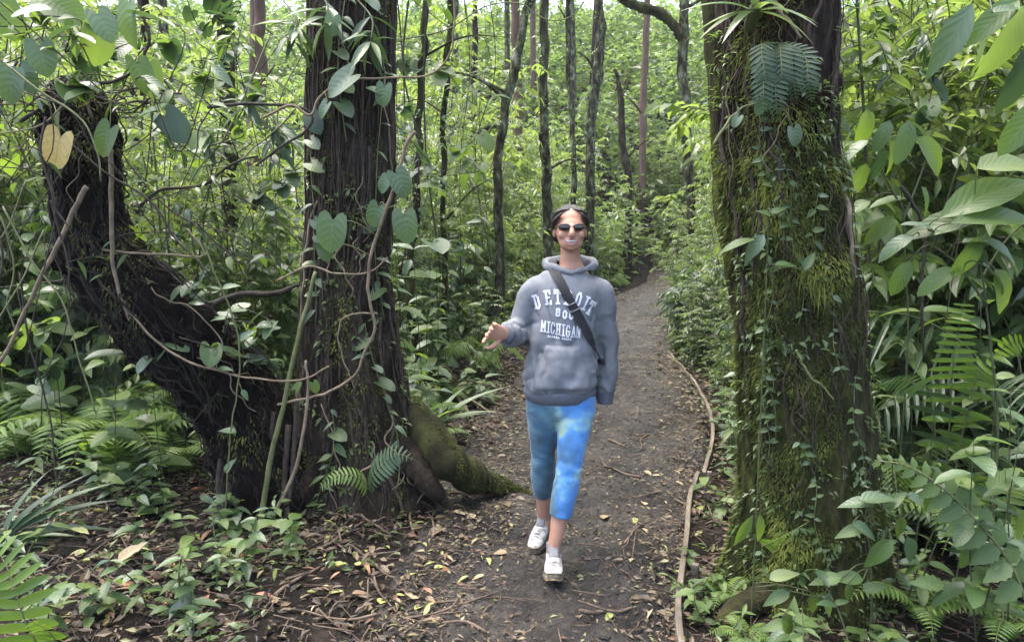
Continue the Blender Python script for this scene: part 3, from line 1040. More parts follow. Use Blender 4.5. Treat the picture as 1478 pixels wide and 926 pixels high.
    for i in range(13):
        q = (i - 6) / 6
        x, y = hx + q * .0275, hy - .0862 + .020 * q * q
        zt, zb = 1.5000 + .0022 * q * q, 1.4912 + .0095 * q * q
        ya, yb_ = skin_y(x, zt) - .0018, skin_y(x, zb) - .0018
        V += [(x, ya, zt), (x, yb_, zb), (x, yb_ + .006, zb), (x, ya + .006, zt)]
        if i:
            a = (i - 1) * 4
            F += [(a, a + 4, a + 5, a + 1), (a + 1, a + 5, a + 6, a + 2), (a + 2, a + 6, a + 7, a + 3), (a + 3, a + 7, a + 4, a)]
    g.add(V, F)
    link('teeth', g.mesh('teeth'), pm['teeth'], t)

    # hair: drawn back over the skull, parted, tied behind the neck
    hs = []
    V, F = [], []
    nu, nv = 44, 26
    for i in range(nv + 1):
        for j in range(nu):
            th = 2 * math.pi * j / nu
            # th 0 = front; hairline is high in front, low behind
            fr = max(0.0, math.cos(th))
            lim = lerp(1.98, 0.70, fr ** 0.62) if fr > 0 else lerp(1.98, 2.25, -math.cos(th))
            ph = lim * i / nv
            tk = (.0065 + .006 * abs(math.sin(th)) * sstep(.4, 1.2, ph)) * (1 - .85 * (i / nv) ** 4 * (1 if fr > 0 else .4)) + .0022 * fbm(math.cos(th) * 9, math.sin(th) * 9, ph * 1.5, 3)
            x = hx + (.070 + tk) * math.sin(ph) * math.sin(th)
            y = hy + 0.022 - (.088 + tk) * math.sin(ph) * math.cos(th)
            z = 1.572 + (.079 + tk) * math.cos(ph) - 0.004 * math.exp(-((x - hx) / .006) ** 2) * (ph < 1.2)
            V.append((x, y, z))
    for i in range(nv):
        for j in range(nu):
            j2 = (j + 1) % nu
            F.append((i * nu + j, i * nu + j2, (i + 1) * nu + j2, (i + 1) * nu + j))
    hg = Geo().add(V, F)
    for s in (-1, 1):       # locks sweeping past the temples to the nape
        for q in range(5):
            o = q * 0.005
            hg.tube(catmull([(hx + s * (.040 + o * .5), hy - .058 + o, 1.618 - o * .6), (hx + s * (.068 + o * .25), hy - .040 + o, 1.588 - o), (hx + s * .074, hy + .002 + o, 1.566 - o), (hx + s * .068, hy + .045, 1.535 - o * 1.5), (hx + s * .028, hy + .090, 1.490)], 14), [.004, .006, .008, .009, .010, .010, .010, .010, .010, .010, .010, .009, .008, .007], 8)
    hr = random.Random(2)
    for q in range(90):         # separate strands drawn back from the hairline
        s = 1 if q % 2 else -1
        th0 = hr.uniform(.05, 1.5)
        fr = max(0.0, math.cos(th0))
        l0 = lerp(1.98, 0.70, fr ** 0.62)
        pts = []
        for th_, ph_ in ((th0, l0 * .99), (lerp(th0, 1.6, .45), lerp(l0, 1.15, .5)), (lerp(th0, 2.2, .75), 1.35 + hr.uniform(-.2, .2)), (2.8, 1.9)):
            tk = (.001 if not pts else .008) + hr.uniform(0, .002) + (.005 * abs(math.sin(th_)) if pts else 0)
            pts.append((hx + s * (.070 + tk) * math.sin(ph_) * math.sin(th_), hy + .022 - (.088 + tk) * math.sin(ph_) * math.cos(th_), 1.572 + (.079 + tk) * math.cos(ph_)))
        hg.tube(catmull(pts, 12), [.0008 + .0016 * math.sin(math.pi * i / 11) for i in range(12)], 4, caps=False)
    hg.add(*(lambda b: (b.V, b.Fc))(ball((hx, hy + .105, 1.470), (.034, .030, .034), 14)))
    link('hair', hg.mesh('hair'), pm['hair'], t)

    # sunglasses
    sg = Geo()
    yb = hy - .088
    for s in (-1, 1):
        ring = [(hx + s * (.0305 + .0255 * math.cos(a)), yb + .0065 * ((.0305 + .0255 * math.cos(a)) / .05) ** 2 * 1.8, 1.5545 + .0158 * math.sin(a) * (1 if math.sin(a) > 0 else .98)) for a in np.linspace(0, 2 * math.pi, 25)]
        sg.tube(ring, .0024, 6, caps=False)
        sg.tube(catmull([(hx + s * .056, yb + .013, 1.559), (hx + s * .071, yb + .035, 1.558), (hx + s * .0755, hy + .005, 1.553), (hx + s * .073, hy + .028, 1.545)], 10), .0024, 6)
    sg.tube([(hx - .008, yb, 1.558), (hx, yb - .002, 1.560), (hx + .008, yb, 1.558)], .0024, 6)
    so = link('sunglasses', sg.mesh('sunglasses'), pm['glasses'], t)
    for s in (-1, 1):
        g = Geo()
        V = [(hx + s * .0305, yb - .0005, 1.5545)]
        V += [(hx + s * (.0305 + .0255 * math.cos(a)), yb + .0065 * ((.0305 + .0255 * math.cos(a)) / .05) ** 2 * 1.8, 1.5545 + .0158 * math.sin(a)) for a in np.linspace(0, 2 * math.pi, 24, endpoint=False)]
        g.add(V, [(0, 1 + i, 1 + (i + 1) % 24) for i in range(24)])
        link('lens', g.mesh('lens'), pm['lens'], so)

    # sweatshirt
    def mixp(a, b, f):
        return [lerp(p, q, f) for p, q in zip(a, b)]
    torso = limb([(-.017, .008, .815, .140, .108), (-.017, .006, .85, .168, .138), (-.013, .004, .92, .165, .136), (-.008, .004, 1.02, .158, .128), (.000, .004, 1.12, .154, .124), (.008, .004, 1.21, .158, .120), (.014, .006, 1.280, .160, .110), (.018, .008, 1.322, .136, .094), (.022, .010, 1.348, .108, .080), (.026, .012, 1.370, .080, .064)], 40, 40)
    slv = []
    slv.append(limb([(SL[0] + .065, SL[1], SL[2] + .030, .050, .058), (*SL, .062, .068), (*mixp(SL, EL, .5), .062, .066), (EL[0] + .002, EL[1] + .004, EL[2], .062, .062), (*mixp(EL, WL, .35), .059, .060), (*mixp(EL, WL, .72), .056, .058), (*mixp(EL, WL, .90), .046, .048)], 22, 36))
    slv.append(limb([(SR[0] - .065, SR[1], SR[2] + .032, .050, .058), (*SR, .058, .066), (*mixp(SR, ER, .5), .056, .064), (*ER, .054, .062), (*mixp(ER, WR, .5), .052, .058), (*mixp(ER, WR, .85), .047, .050), (*mixp(ER, WR, .95), .040, .043)], 22, 36))
    hme = remeshed('sweatshirt', [torso] + slv, 0.0075, 5, 0.5)

    def folds(x, y, z):
        cr = 1 - abs(fbm(x * 7 + 3, y * 5, z * 4.2 + x * 5, 2)) * 3.2
        crease = -0.013 * max(0.0, cr) ** 5 * sstep(1.33, 1.15, z)
        return crease + soft_folds(x, y, z)

    def soft_folds(x, y, z):
        v = 0.010 * fbm(x * 9 + 2, y * 6, z * 5.5, 3) * (0.5 + 0.5 * sstep(1.3, 1.0, z))
        if abs(x) < .15:
            v += 0.006 * math.sin(34 * (z - 0.9 * x) + 4 * fbm(x * 6, z * 6, 3)) * sstep(1.16, .92, z)
            v += 0.007 * math.sin(50 * (x + .3 * z) + 3 * fbm(x * 5, z * 5, 1)) * sstep(1.25, 1.05, z) * .6
        else:
            v += 0.0038 * math.sin(55 * z + 30 * abs(x) + 7 * fbm(x * 5, y * 5, z * 5)) * (.4 + .6 * sstep(1.22, 1.0, z))
        return v
    displace(hme, folds)
    ho = link('sweatshirt', hme, pm['fabric'], t)
    bv = mesh_bvh(hme)

    def front(x, z, off):
        h = bv.ray_cast(Vector((x, -1, z)), Vector((0, 1, 0)))
        return Vector((x, h[0].y - off, z)) if h[0] is not None else Vector((x, -.1, z))

    # cuffs, hem band and hood are knitted parts of their own
    def ring_part(name, rows, mat, sides=28, n=12, ref=(1, 0, 0)):
        link(name, limb(rows, sides, n, ref).mesh(name), mat, ho)
    ring_part('cuff', [(*mixp(EL, WL, .86), .047, .049), (*mixp(EL, WL, .93), .041, .042), (*mixp(EL, WL, 1.06), .036, .037)], pm['rib'])
    ring_part('cuff', [(*mixp(ER, WR, .93), .043, .046), (*mixp(ER, WR, 1.0), .040, .042), (*mixp(ER, WR, 1.16), .036, .038)], pm['rib'])
    ring_part('hem_band', [(-.017, .008, .838, .150, .118), (-.017, .008, .828, .167, .136), (-.017, .008, .80, .163, .132), (-.017, .008, .778, .150, .118), (-.017, .008, .770, .140, .108)], pm['rib'], 40)
    loop = []
    for a, rx, ry, z, r in [(0, 0, -.084, 1.357, .010), (.6, .050, -.062, 1.373, .015), (1.2, .102, -.012, 1.386, .020), (1.9, .102, .055, 1.392, .030), (2.6, .058, .098, 1.385, .046), (3.14, 0, .115, 1.382, .054)]:
        loop.append((.027 + rx, .006 + ry, z, r))
    loop = loop + [(.054 - q[0], q[1], q[2], q[3]) for q in loop[-2:0:-1]] + [loop[0]]
    A = catmull(loop, 60)
    hd = Geo().tube(A[:, :3], A[:, 3] * (1 + .06 * np.array([fbm(i * .4, 2.0) for i in range(60)])), 14, ref=(0, 0, 1), ell=.72)
    hdm = remeshed('hood', [hd], 0.006, 4)
    displace(hdm, lambda x, y, z: 0.006 * fbm(x * 18, y * 14, z * 26, 2))
    link('hood', hdm, pm['fabric'], ho)

    # kangaroo pocket
    g = Geo()
    V, F, n1, n2 = [], [], 24, 18
    for j in range(n2 + 1):
        z = lerp(.845, 1.045, j / n2)
        xa = lerp(-.142, -.092, sstep(.0, 1.0, (j - 3) / (n2 - 3))) if j > 3 else -.142
        xb = lerp(.116, .066, sstep(.0, 1.0, (j - 3) / (n2 - 3))) if j > 3 else .116
        for i in range(n1 + 1):
            V.append(front(lerp(xa, xb, i / n1), z, -.001 if i in (0, n1) or j in (0, n2) else .012 + .005 * math.sin(math.pi * i / n1)))
    for j in range(n2):
        for i in range(n1):
            a = j * (n1 + 1) + i
            F.append((a, a + 1, a + n1 + 2, a + n1 + 1))
    g.add(V, F)
    pme = g.mesh('pocket')
    link('pocket', pme, pm['fabric'], ho)

    # chest print
    def stroke(g, p0, p1, th, lift, place):
        (x0, y0), (x1, y1) = p0, p1
        dx, dy = x1 - x0, y1 - y0
        ln = math.hypot(dx, dy) or 1e-6
        ux, uy = dx / ln, dy / ln
        x0, y0, x1, y1 = x0 - ux * th * .5, y0 - uy * th * .5, x1 + ux * th * .5, y1 + uy * th * .5
        V, n = [], max(2, int(ln / .012) + 1)
        for i in range(n + 1):
            f = i / n
            cx, cy = lerp(x0, x1, f), lerp(y0, y1, f)
            for s in (-.5, .5):
                V.append(place(cx - uy * th * s, cy + ux * th * s, lift))
        g.add(V, [(2 * i, 2 * i + 2, 2 * i + 3, 2 * i + 1) for i in range(n)])

    def letter(ch, cx, cz, w, h, rot, th, name='letter'):
        g = Geo()
        c, s = math.cos(rot), math.sin(rot)
        for i, (a, b, e, f) in enumerate(GLYPH[ch]):
            pl = lambda x, y, lift: front(cx + x * c - y * s, cz + x * s + y * c, .0035 + lift)
            stroke(g, ((a - .5) * w, (b - .5) * h), ((e - .5) * w, (f - .5) * h), th, i * .00022, pl)
        return g
    pr = None
    xm = X(813)
    for i, ch in enumerate('DETROIT'):
        px, py, rot = [(774, 433, .26), (789.5, 426, .14), (803, 424.5, .03), (817.5, 425.5, -.14), (832, 428.5, -.28), (843, 434, -.44), (850.5, 441, -.55)][i]
        lg = letter(ch, X(px), Z(py), .0275 if ch != 'I' else .026, .056, rot, .0088)
        link('letter', lg.mesh('letter', False), pm['print'], ho)
    for i, ch in enumerate('800'):
        lg = letter(ch, X([803.5, 813, 822][i]), Z([446, 449, 450][i]), .022, .030, -.05, .0068)
        link('letter', lg.mesh('letter', False), pm['print'], ho)
    for i, ch in enumerate('MICHIGAN'):
        lg = letter(ch, X([783.5, 790.5, 796.5, 804, 811, 817.5, 825.5, 832.5][i]), Z(466.5 + i * 1.15), .0195, .046, -.06, .0056)
        link('letter', lg.mesh('letter', False), pm['print'], ho)
    g = Geo()
    for i in range(11):
        px = 790 + i * 2.9 + (2 if i > 5 else 0)
        for q in (0, 1):
            stroke(g, (X(px), Z(480.4 + i * .35) + .004), (X(px + (1.6 if (i + q) % 2 else 0.0)), Z(480.4 + i * .35) - .004), .0032, .0002 * (i % 3) + q * .0004, lambda x, z, lf: front(x, z, .0035 + lf))
    link('small_lettering', g.mesh('small_lettering', False), pm['print'], ho)

    # leggings
    lg = [limb([(-.012, .01, .90, .135, .105), (-.012, .012, .82, .146, .118), (-.012, .012, .76, .140, .115), (-.012, .012, .71, .110, .095), (-.012, .012, .685, .060, .060)], 28, 18)]
    for H, K, A, zc in ((HL, KL, AL, .275), (HR, KR, AR, .265)):
        f = (K[2] - zc) / (K[2] - A[2])
        lg.append(limb([(H[0], H[1], H[2] + .02, .080, .095), (H[0] - .002, H[1], H[2] - .06, .086, .096), (*mixp(H, K, .5), .074, .080), (*mixp(H, K, .85), .060, .065), (K[0], K[1], K[2], .057, .062), (*mixp(mixp(K, A, f * .5), (K[0], K[1] + .02, K[2]), 0.0), .0585, .064), (*mixp(K, A, f), .050, .056)], 24, 40))
    lme = remeshed('leggings', lg, 0.0065, 5)
    kz = KR[2]
    displace(lme, lambda x, y, z: .0018 * math.sin(95 * z + 22 * x + 4 * fbm(x * 9, y * 9, z * 9)) * (math.exp(-((z - kz) / .07) ** 2) + .8 * math.exp(-((z - .72) / .05) ** 2) + .25) + .002 * fbm(x * 12, y * 12, z * 12, 2))
    link('leggings', lme, pm['leggings'], t)

    # trainers
    def shoe(A, yaw, pitch, roll=0.0):
        so = thing_part('shoe', t)
        Mx = Matrix.Translation(Vector(A)) @ Matrix.Rotation(yaw, 4, 'Z') @ Matrix.Rotation(pitch, 4, 'X') @ Matrix.Rotation(roll, 4, 'Y')
        up = [limb([(0, .050, -.055, .027, .030), (0, .030, -.050, .033, .040), (0, -.010, -.050, .034, .040), (.0, -.07, -.062, .041, .030), (0, -.120, -.076, .040, .021), (0, -.158, -.083, .030, .014), (0, -.172, -.087, .015, .008)], 18, 22),
              limb([(0, .018, -.006, .034, .040), (0, .012, -.035, .036, .044), (0, .006, -.07, .036, .046)], 18, 10)]
        um = remeshed('shoe', up, .005, 4)
        um.transform(Mx)
        um.materials.append(pm['shoe'])
        so.data = um
        sl = Geo()
        V, F, n = [], [], 30
        for lv, (zz, gr) in enumerate([(-.078, .96), (-.088, 1.05), (-.100, 1.04), (-.108, .97)]):
            for j in range(n):
                a = 2 * math.pi * j / n
                yy = -.064 - .120 * math.cos(a)
                hw = .034 + .012 * sstep(0.02, -.11, yy)
                V.append((hw * gr * math.copysign(abs(math.sin(a)) ** .75, math.sin(a)), yy * 1.0, zz + (.012 * sstep(-.15, -.195, yy))))
        for lv in range(3):
            for j in range(n):
                j2 = (j + 1) % n
                F.append((lv * n + j, lv * n + j2, (lv + 1) * n + j2, (lv + 1) * n + j))
        F += [tuple(range(n)), tuple(range(4 * n - 1, 3 * n - 1, -1))]
        sm = sl.add(V, F).mesh('sole')
        sm.transform(Mx)
        link('sole', sm, pm['sole'], so)
        lc = Geo()
        for i in range(4):
            yy, zz = -.055 - .020 * i, -.026 - .0085 * i
            lc.tube(catmull([(-.024, yy, zz - .010), (0, yy - .004 * (-1) ** i, zz + .0015), (.024, yy + .004 * (-1) ** i, zz - .010)], 8), .0038, 6)
        lm = lc.mesh('laces')
        lm.transform(Mx)
        link('laces', lm, pm['buckle'], so)
        tg = limb([(0, -.022, .028, .020, .006), (0, -.034, -.004, .022, .008), (0, -.055, -.03, .022, .008)], 12, 8).mesh('tongue')
        tg.transform(Mx)
        link('tongue', tg, pm['sock'], so)
        sk = limb([(0, .010, .024, .0335, .039), (0, .010, .012, .034, .040), (0, .010, -.02, .034, .040)], 16, 6).mesh('sock')
        sk.transform(Mx)
        link('sock', sk, pm['sock'], so)

    shoe((AR[0], AR[1], AR[2] - .002), -.06, R(-13))
    shoe((AL[0], AL[1] - .0, AL[2] + .012), -.42, R(13))

    # bag strap across the chest and round the back
    bag = thing('crossbody_bag', 'black webbing crossbody bag strap slung over the grey sweatshirt', 'bag', org)
    pts, nrm = [], []
    c0, c1 = (X(797), 0, Z(386)), (X(862), 0, Z(508))
    for i in range(30):
        f = i / 29
        x, z = lerp(c0[0], c1[0], f), lerp(c0[2], c1[2], f)
        hit = bv.ray_cast(Vector((x, -1, z)), Vector((0, 1, 0)))
        if hit[0] is not None:
            pts.append(Vector((x, hit[0].y - .007, z)))
            nrm.append(hit[1])
    wrap_side = [Vector((.163, -.045, Z(521))), Vector((.176, .02, Z(526))), Vector((.165, .08, Z(522)))]
    back = []
    for i in range(20):
        f = i / 19
        x, z = lerp(.135, -.03, f), lerp(Z(512), Z(388), f)
        hit = bv.ray_cast(Vector((x, 1, z)), Vector((0, -1, 0)))
        back.append(Vector((x, (hit[0].y if hit[0] is not None else .09) + .008, z)))
    topp = [Vector((-.045, .045, 1.400)), Vector((-.052, 0.0, 1.405)), Vector((-.056, -.035, 1.395))]
    C = catmull([tuple(p) for p in pts[::2] + wrap_side + back[::2] + topp + [pts[0]]], 120)
    # smooth the run so the strap bridges folds
    for _ in range(10):
        C[1:-1] = .25 * C[:-2] + .5 * C[1:-1] + .25 * C[2:]
    NN = np.array([np.array(bv.find_nearest(Vector(c))[1]) for c in C])
    for _ in range(12):
        NN[1:-1] = .25 * NN[:-2] + .5 * NN[1:-1] + .25 * NN[2:]
    NN /= np.linalg.norm(NN, axis=1)[:, None]
    V, F = [], []
    for i in range(len(C)):
        tg = C[min(i + 1, len(C) - 1)] - C[max(i - 1, 0)]
        tg /= np.linalg.norm(tg)
        nn = NN[i]
        sd = np.cross(tg, nn)
        sd /= np.linalg.norm(sd) + 1e-9
        hw = .0205
        b = C[i] + nn * .006
        V += [b - sd * hw, b + sd * hw, b + sd * hw - nn * .004, b - sd * hw - nn * .004]
        if i:
            a = (i - 1) * 4
            F += [(a, a + 4, a + 5, a + 1), (a + 1, a + 5, a + 6, a + 2), (a + 2, a + 6, a + 7, a + 3), (a + 3, a + 7, a + 4, a)]
    link('strap', Geo().add(V, F).mesh('strap', False), pm['strap'], bag)
    kk = min(range(len(C)), key=lambda i: (C[i][0] - X(821)) ** 2 + (C[i][2] - Z(442)) ** 2 + (10 if C[i][1] > 0 else 0))
    g = Geo()
    for dz in (-2, 2):
        a, b = np.array(V[(kk + dz) * 4]), np.array(V[(kk + dz) * 4 + 1])
        e = (a - b) * .12
        g.tube([a + e + (0, -.003, 0), b - e + (0, -.003, 0)], .0035, 6)
    link('buckle', g.mesh('buckle'), pm['buckle'], bag)
    # small pouch resting behind the hip
    pc = remeshed('pouch', [limb([(.10, .175, .90, .055, .022), (.10, .178, .96, .075, .030), (.10, .175, 1.03, .072, .026), (.10, .165, 1.07, .050, .015)], 18, 14)], .006, 4)
    link('pouch', pc, pm['strap'], bag)
    return t


def thing_part(name, parent):
    o = bpy.data.objects.new(name, bpy.data.meshes.new(name))
    COL.objects.link(o)
    o.parent = parent
    return o


build_person()

# ---------------------------------------------------------------- the two great trunks and the leaning one
def place_roots(root, runs, mat, big=0.0065):
    """Thick clinging roots become parts of their own, the hair-thin ones one mat of fibres."""
    g = Geo()
    for pts, r in runs:
        if max(r) >= big:
            part(root, 'aerial_root', Geo().tube(pts, r, 6), mat)
        else:
            g.tube(pts, r, 4)
    if g.V:
        part(root, 'root_fibres', g, mat, kind='stuff')


def small_crown(name, c, rad, n, rng, leaf, mat, flat=0.6):
    """Loose crown of leaf sprays round twigs."""
    B, T, N, L, W, Q = [], [], [], [], [], []
    while len(B) < n:
        a, e = rng.uniform(0, 2 * math.pi), rng.uniform(-0.5, 1)
        q = rad * rng.uniform(0.25, 1) ** 0.5
        p = Vector((c[0] + q * math.cos(a), c[1] + q * math.sin(a), c[2] + e * rad * flat))
        for _ in range(rng.randint(5, 14)):
            d = Vector((rng.uniform(-1, 1), rng.uniform(-1, 1), rng.uniform(-.7, .2)))
            B.append(p + Vector((rng.gauss(0, .16), rng.gauss(0, .16), rng.gauss(0, .10))))
            T.append(d)
            N.append((rng.uniform(-.5, .5), rng.uniform(-.5, .5), 1))
            L.append(leaf * rng.uniform(.6, 1.3))
            W.append(L[-1] * .42)
            Q.append(rng.random())
    return foliage_small(name, B, T, N, L, W, Q, mat)


def build_big_trees():
    rng = random.Random(5)
    # --- trunk with hanging roots
    rows = rows_px([(520, 775, 112), (520, 740, 102), (517, 680, 90), (513, 600, 77), (505, 500, 68), (500, 400, 60), (506, 300, 59), (507, 150, 60), (509, 0, 58), (512, -250, 55), (518, -700, 50), (530, -1500, 42)], 4.15)
    at = trunk_surface(rows, bump_ridged, 3.0, flare=[(-1.0, .35, .10, 8), (0.5, .30, .08, 10), (1.35, .35, .16, 9), (-2.2, .35, .12, 8), (2.6, .4, .12, 8)])
    base = Vector(rows[1][:3]); base.z = ground_z(base.x, base.y)
    t = thing('vine_hung_tree', 'tall dark tree hung with thin roots beside the leaning black trunk', 'tree', base)
    part(t, 'trunk', trunk_geo(at, 230, 72), M['bark_dark'])
    place_roots(t, clinging_roots(at, 22, rng, .0065, .011, (.10, .85), (.12, .40), (-1.5, 1.5), .002, .16), M['root'])
    place_roots(t, clinging_roots(at, 190, rng, .0015, .005, (.03, .85), (.06, .35), (-1.8, 1.8), .002, .15, .012), M['root'])
    place_roots(t, clinging_roots(at, 10, rng, .003, .0064, (.15, .75), (.06, .18), (-1.1, 1.1), .010, .4, .03), M['root_pale'])
    B, T, N, L, W, Q = [], [], [], [], [], []
    me = moss_on(at, 7000, rng, 'moss', s_rng=(.02, .80), thresh=.12, length=(.008, .022), th=(-2.0, 2.0), hang=.5)
    me.transform(Matrix.Translation(-base))
    link('moss', me, None, t, 'stuff')
    for _ in range(240):
        a, sv = rng.uniform(-1.7, 1.7), rng.uniform(.06, .80)
        p, o = at(a, sv, .008), (at(a, sv, .1) - at(a, sv)).normalized()
        if fbm(p.x * 4, p.y * 4, p.z * 2.5, 3) < .0:
            continue
        for _ in range(rng.randint(3, 8)):
            B.append(p + Vector((rng.gauss(0, .018), 0, rng.gauss(0, .022))))
            T.append(o * .8 + Vector((rng.uniform(-1, 1), 0, rng.uniform(-1, .4))))
            N.append(o * .5 + Vector((rng.uniform(-.4, .4), 0, 1)))
            L.append(rng.uniform(.018, .05)); W.append(L[-1] * rng.uniform(.3, .6)); Q.append(rng.random())
    me = foliage_small('sprigs', B, T, N, L, W, Q, M['leaf'])
    me.transform(Matrix.Translation(-base))
    link('sprigs', me, None, t, 'stuff')
    # mossy buttress root reaching to the path
    runs = [([(598, 590, 4.12, .07), (628, 640, 3.98, .10), (655, 672, 3.93, .095), (692, 692, 4.12, .070), (730, 704, 4.26, .045), (762, 715, 4.24, .032), (805, 728, 4.18, .018), (835, 742, 4.10, .006)], 'mossy_root'),
            ([(580, 640, 4.0, .07), (612, 690, 3.85, .06), (640, 722, 3.85, .03), (662, 742, 3.85, .010)], 'buttress_root'),
            ([(450, 690, 3.9, .08), (420, 745, 3.8, .05), (380, 790, 3.7, .025), (350, 812, 3.65, .01)], 'buttress_root')]
    for pts, nm in runs:
        A = catmull([(*P(a, b, c), r) for a, b, c, r in pts], 44)
        rr = A[:, 3] * np.array([1 + .38 * fbm(i * .33, 3.3, r) for i, r in enumerate(A[:, 3] * 10)])
        part(t, nm, Geo().tube(A[:, :3], rr, 18), M['bark_mossy'] if nm == 'mossy_root' else M['bark_dark'])
        if nm == 'mossy_root':
            B, T, N, L, W, Q = [], [], [], [], [], []
            for _ in range(7500):
                i = rng.randint(0, 33)
                a = rng.uniform(-0.6, math.pi + .6)
                v = fbm(A[i, 0] * 9 + a, A[i, 2] * 9, i * .12)
                if v < -.25:
                    continue
                o = Vector((math.cos(a) * .45, -math.cos(a) * .75, math.sin(a)))
                B.append(Vector(A[i, :3]) + o * rr[i] * .98 + Vector((rng.uniform(-.02, .02), 0, 0)))
                T.append(o + Vector((rng.uniform(-.6, .6), rng.uniform(-.6, .6), rng.uniform(-.5, .3))))
                N.append(o + Vector((.3, -.3, .6)))
                L.append(rng.uniform(.008, .02)); W.append(.006); Q.append(min(.99, max(0, .5 + .6 * v + rng.uniform(-.2, .3))))
            me = foliage_small('moss', B, T, N, L, W, Q, M['moss'])
            me.transform(Matrix.Translation(-base))
            link('moss', me, None, t, 'stuff')
    me = small_crown('crown', (base.x - .3, base.y + .6, 8.6), 2.4, 900, rng, .16, M['leaf_dark'])
    me.transform(Matrix.Translation(-base))
    link('crown', me, None, t, 'stuff')

    # --- leaning black trunk
    rows = rows_px([(404, 800, 74, 3.92), (398, 755, 70, 3.92), (378, 665, 62, 3.92), (338, 580, 60, 3.9), (280, 508, 60, 3.85), (212, 440, 58, 3.8), (158, 378, 52, 3.8), (132, 310, 44, 3.8), (122, 235, 46, 3.8), (112, 180, 48, 3.8), (102, 150, 38, 3.8), (94, 128, 22, 3.8), (86, 112, 6, 3.8)])
    at2 = trunk_surface(rows, bump_lumpy, 8.0)
    base = Vector(rows[1][:3]); base.z = ground_z(base.x, base.y)
    t2 = thing('leaning_trunk', 'thick leaning black rotten trunk with a broken upright stub', 'tree', base)
    part(t2, 'trunk', trunk_geo(at2, 170, 64), M['bark_black'])
    place_roots(t2, clinging_roots(at2, 9, rng, .0066, .011, (.15, .98), (.15, .3), (-1.6, 1.6), .004, .6, .02), M['root_dark'])
    place_roots(t2, clinging_roots(at2, 170, rng, .0016, .005, (.08, 1.0), (.03, .15), (-1.9, 1.9), .003, .7, .03), M['root_dark'])
    place_roots(t2, clinging_roots(at2, 8, rng, .002, .004, (.2, 1.0), (.06, .15), (-1.2, 1.2), .012, .5, .05), M['root_pale'])
    for nm, n, kw in (('peat_fibres', 5200, dict(s_rng=(.12, 1.0), thresh=-.05, length=(.02, .06), width=.006, hang=1.8, th=(-2.6, 2.6), mat='root_dark')), ('moss', 5000, dict(s_rng=(.0, 1.0), thresh=.12, length=(.01, .03), width=.006, th=(-2.6, 2.6)))):
        me = moss_on(at2, n, rng, nm, **kw)
        me.transform(Matrix.Translation(-base))
        link(nm, me, None, t2, 'stuff')
    # broken stub pointing away to the side and ragged peat-like lumps
    A = catmull([(*P(150, 375, 3.75), .10), (*P(105, 378, 3.7), .075), (*P(78, 372, 3.68), .05), (*P(68, 372, 3.66), .02)], 20)
    part(t2, 'broken_branch', Geo().tube(A[:, :3], A[:, 3] * np.array([1 + .3 * fbm(i * .5, 8.8) for i in range(20)]), 16), M['bark_black'])
    # roots running from the leaning trunk down into the soil
    for k in range(9):
        x0 = rng.uniform(300, 440)
        pts = [(*P(x0, rng.uniform(560, 660), 3.78), .016), (*P(x0 + rng.uniform(-12, 12), 700, 3.72), .015), (*P(x0 + rng.uniform(-25, 25), 765, 3.68), .013), (*P(x0 + rng.uniform(-60, 60), 812, 3.62), .008)]
        A = catmull(pts, 22)
        part(t2, 'root', Geo().tube(A[:, :3], A[:, 3] * rng.uniform(.5, 1.2), 7), M['root'])
    # mat of twigs on the stub's top
    g = Geo()
    for _ in range(60):
        p = P(rng.uniform(45, 200), rng.uniform(125, 165), rng.uniform(3.62, 3.95))
        q = p + Vector((rng.uniform(-.25, .35), rng.uniform(-.15, .15), rng.uniform(-.05, .07)))
        g.tube(catmull([p, (p + q) / 2 + Vector((0, 0, rng.uniform(-.03, .05))), q], 7), rng.uniform(.002, .006), 4)
    part(t2, 'twig_mat', g, M['root'], kind='stuff')

    # --- mossy tree by the path
    rows = rows_px([(1168, 960, 112), (1168, 885, 106), (1168, 800, 98), (1166, 700, 92), (1160, 600, 89), (1154, 500, 87), (1146, 400, 84), (1134, 300, 82), (1122, 200, 79), (1119, 100, 78), (1120, 0, 80), (1122, -250, 78), (1128, -800, 68), (1140, -1700, 55)], 3.12)
    at3 = trunk_surface(rows, bump_soft, 1.0, flare=[(-.75, .22, .07, 10), (.25, .20, .05, 12), (1.1, .22, .08, 10), (-2.0, .3, .10, 8), (2.5, .3, .12, 8)])
    base = Vector(rows[1][:3]); base.z = ground_z(base.x, base.y)
    t3 = thing('mossy_tree', 'thick tree trunk coated in green moss beside the board edging', 'tree', base)
    part(t3, 'trunk', trunk_geo(at3, 230, 80), M['bark_trunk'])
    # lower trunk mossy all round, thickest on the path side
    B = []
    for nm, n, kw in (('moss', 36000, dict(s_rng=(.0, .60), thresh=-.06, ang_bias=.24, length=(.008, .025), th=(-2.3, 2.0), hang=.5)),
                      ('moss', 9000, dict(s_rng=(.50, .85), thresh=.06, ang_bias=.22, length=(.008, .025), th=(-2.3, 2.0), hang=.5)),
                      ('hanging_moss', 1300, dict(s_rng=(.10, .80), thresh=.0, ang_bias=.1, length=(.03, .09), width=.0035, hang=2.5))):
        me = moss_on(at3, n, rng, nm, **kw)
        me.transform(Matrix.Translation(-base))
        link(nm, me, None, t3, 'stuff')
    B, T, N, L, W, Q = [], [], [], [], [], []
